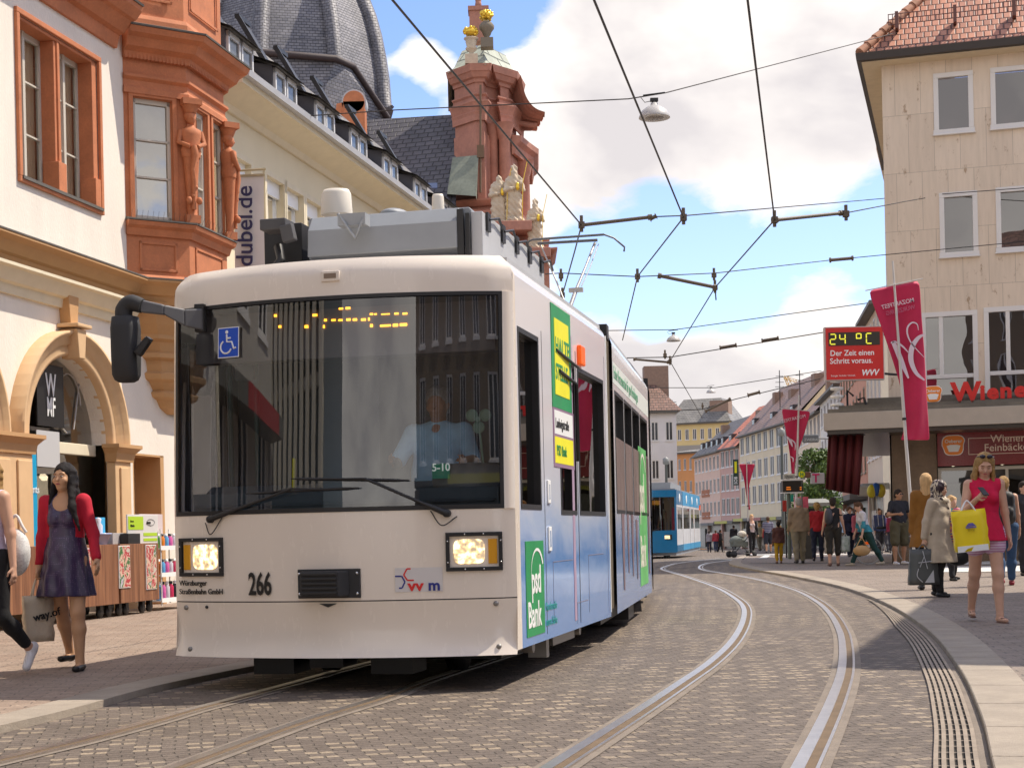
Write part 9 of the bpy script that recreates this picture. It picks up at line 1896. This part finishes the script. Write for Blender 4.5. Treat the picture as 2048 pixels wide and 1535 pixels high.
person('man in a blue striped t-shirt and dark shorts walking away', Gp(1537, 1105), 1.78, 178, 'm', .022, 0, (0, 0), ((8, 4, 2), (-8, 14, 2)), ((4, 10, 14, 0), (4, 10, 14, 0)), 'tan', ('crop', HR['brown']), [('tee', striped('navy_stripes', (.09, .09, .15), (.28, .26, .32), 75), .36, .9)], ('shorts', fab('dark_shorts', (.02, .022, .035)), .5), 'black', False, 1.1)
person('young woman in black blazer and pale top walking towards the camera', Gp(1505, 1110), 1.70, 8, 'f', .020, 0, (0, 0), ((10, 4, 1), (-10, 12, 1)), ((4, 10, 14, 0), (-4, 12, 10, 0)), 'fair', ('short', HR['strawberry']), [('tank', fab('rose_white', (.52, .42, .42)), 0, .92, {'neck': .08}), ('cardigan', fab('blazer_black', (.02, .018, .02)), .97, .84, {'open': .09})], ('leggings', fab('black_jeans', (.014, .013, .016)), .95), 'white', False, .95)
others = [('blonde child beside the striped shirt man', 1561, 1108, 1.25, 160, 'f', 'blond', 'curly', (.10, .12, .25), (.05, .06, .10)), ('woman in long navy coat beside the cream stall', 1701, 1112, 1.66, 10, 'f', 'brown', 'curly', (.012, .016, .045), (.015, .02, .05)),
    ('dark haired person in pink and red behind the turquoise cardigan', 1716, 1112, 1.58, 30, 'f', 'dark', 'short', (.45, .10, .14), (.03, .03, .05)), ('person in red cap far beside the striped shirt', 1526, 1100, 1.6, 170, 'm', 'dark', 'crop', (.5, .03, .04), (.3, .28, .25)),
    ('person in white beside the man in tan', 1618, 1114, 1.55, 20, 'f', 'brown', 'short', (.55, .53, .52), (.04, .04, .05)), ('person in grey behind the paper bag', 1650, 1108, 1.55, 150, 'm', 'dark', 'crop', (.16, .15, .15), (.03, .03, .04)),
    ('person in green behind the child in mustard trousers', 1575, 1104, 1.6, 175, 'f', 'grey', 'short', (.06, .20, .06), (.05, .05, .06)), ('person in dark blue waiting under the canopy', 1760, 1108, 1.68, 20, 'm', 'brown', 'crop', (.05, .07, .16), (.05, .05, .06)),
    ('person in purple deep under the canopy', 1775, 1104, 1.66, 200, 'f', 'dark', 'short', (.16, .12, .30), (.04, .04, .05)), ('far walker in white top near the blue tram', 1418, 1098, 1.66, 175, 'f', 'dark', 'short', (.35, .34, .38), (.03, .035, .06)),
    ('far walker in red beside the blue tram', 1431, 1098, 1.68, 185, 'm', 'brown', 'crop', (.42, .05, .07), (.05, .07, .14)), ('far walker in black striding by the crossing', 1441, 1098, 1.72, 90, 'm', 'dark', 'crop', (.02, .02, .022), (.02, .02, .022)),
    ('walker in mustard jacket beside the departure board post', 1587, 1106, 1.62, 200, 'f', 'brown', 'short', (.35, .22, .04), (.05, .06, .12)), ('walker in pale blue shirt right of the cream shopping bag', 1687, 1106, 1.74, 185, 'm', 'grey', 'crop', (.25, .34, .48), (.12, .10, .08)), ('walker in burgundy beyond the olive shorts man', 1786, 1106, 1.6, 170, 'f', 'blond', 'curly', (.22, .02, .05), (.03, .03, .04)), ('tall walker in black far behind the stroller', 1468, 1098, 1.8, 180, 'm', 'dark', 'crop', (.02, .02, .025), (.03, .035, .06)),
    ('person in khaki near the stroller', 1519, 1101, 1.66, 200, 'f', 'blond', 'short', (.20, .18, .12), (.12, .11, .08)), ('person in teal beyond the red jacket', 1627, 1100, 1.6, 185, 'f', 'dark', 'short', (.03, .15, .16), (.03, .03, .04))]
for lab, x, y, H_, rz_, sx_, hc, hs_, tc_, bc in others:
    far = x < 1445; Yq = 110 if far else None; p = Gp(x, y)
    if far: p = PX(x, 1062, 118); p.z = gz(118)
    person(lab, p, H_, rz_, sx_, .024, 0, (0, 0), ((9, 4, 1), (-9, 10, 1)), ((4, 8, 12, 0), (-4, 8, 8, 0)), 'tan' if sx_ == 'm' else 'fair', (hs_, HR[hc]), [('jacket', fab(lab[:18].replace(' ', '_') + str(x), tc_), .9, .84)], ('pants', fab('p' + str(x), bc), .96), 'black', False, 1.05, 'walkers in the middle distance')
# ---- tram driver
dp = TM @ Vector((fp(873, 850, .75).x, .78, .60))
t, J, MW, HD, U = person('tram driver in a light blue shirt seated behind the windscreen', dp, 1.76, -13, 'm', .014, -2, (0, 4), ((82, 80, 6), (82, 80, 6)), ((38, 14, 55, 10), (38, 20, 50, 0)), 'tan', ('crop', HR['grey']), [('tee', fab('shirt_blue', (.40, .68, .92)), .45, .9, {'neck': .032})], ('pants', MATS['cloth_navy_pants'], .97), 'black', False, 1.2, None, None, True, seated=True)
t.location.z = PX(870, 770, 11).z - HD(0, 0, .11)[2]
# ---- sandstone saints on the church front
for i, (px, yb, yt, dY, hat) in enumerate(((1000, 455, 345, -2.6, 0), (1030, 448, 332, -2.9, 1), (1072, 500, 400, -3.2, 1))):
    b = cp(px, yb, chY + dY); h_ = cp(px, yt, chY + dY).z - b.z; q = h_ / 1.75; F_ = Field((-.55 * q, -.45 * q, 0), (.6 * q, .45 * q, h_ * 1.02), .05)
    F_.seg((0, 0, .05 * q), (0, 0, .1 * q), .30 * q, None, .1 * q, (1, .8, .4)); F_.seg((-.09 * q, 0, .1 * q), (-.07 * q, 0, .8 * q), .12 * q, .15 * q, .06 * q); F_.seg((.12 * q, -.05 * q, .1 * q), (.07 * q, -.05 * q, .8 * q), .11 * q, .14 * q, .06 * q)
    F_.seg((-.16 * q, .06 * q, .3 * q), (-.16 * q, .05 * q, 1.3 * q), .12 * q, .10 * q, .08 * q); F_.seg((0, 0, .8 * q), (0, 0, 1.3 * q), .17 * q, .19 * q, .08 * q, (1.1, .8, 1)); F_.seg((0, 0, 1.35 * q), (0, -.02 * q, 1.55 * q), .07 * q, .10 * q, .05 * q)
    F_.seg((-.2 * q, 0, 1.3 * q), (-.26 * q, -.1 * q, 1.02 * q), .08 * q, .07 * q, .04 * q); F_.seg((-.26 * q, -.1 * q, 1.02 * q), (0, -.24 * q, 1.05 * q), .07 * q, .05 * q, .04 * q); F_.seg((.2 * q, 0, 1.3 * q), (.28 * q, -.1 * q, 1.0 * q), .08 * q, .06 * q, .04 * q); F_.seg((.28 * q, -.1 * q, 1.0 * q), (.2 * q, -.25 * q, 1.15 * q), .06 * q, .05 * q, .04 * q)
    if hat: F_.seg((0, -.01 * q, 1.6 * q), (0, 0, 1.86 * q), .10 * q, .02 * q, .03 * q, (1, .6, 1))
    F_.crease(.02 * q, 16 / q); st = F_.mesh('saint_statue', M_sst, ch); st.location = b
    mb = MB(); mb.tube([(.22 * q, -.3 * q, .05 * q), (.26 * q, -.28 * q, 1.2 * q), (.42 * q, -.2 * q, 1.9 * q)], .012 * q, 6); mb.ball((.1 * q, -.26 * q, 1.08 * q), (.06 * q, .05 * q, .13 * q), 8); g_ = mb.build('gilded_attribute', M_gold, st)
    mb = MB(); mb.box(b.x - .6 * q, b.x + .5 * q, b.y - .5 * q, b.y + .6 * q, b.z - .5, b.z + .02); mb.build('statue_plinth', M_red, ch, bev=.04)
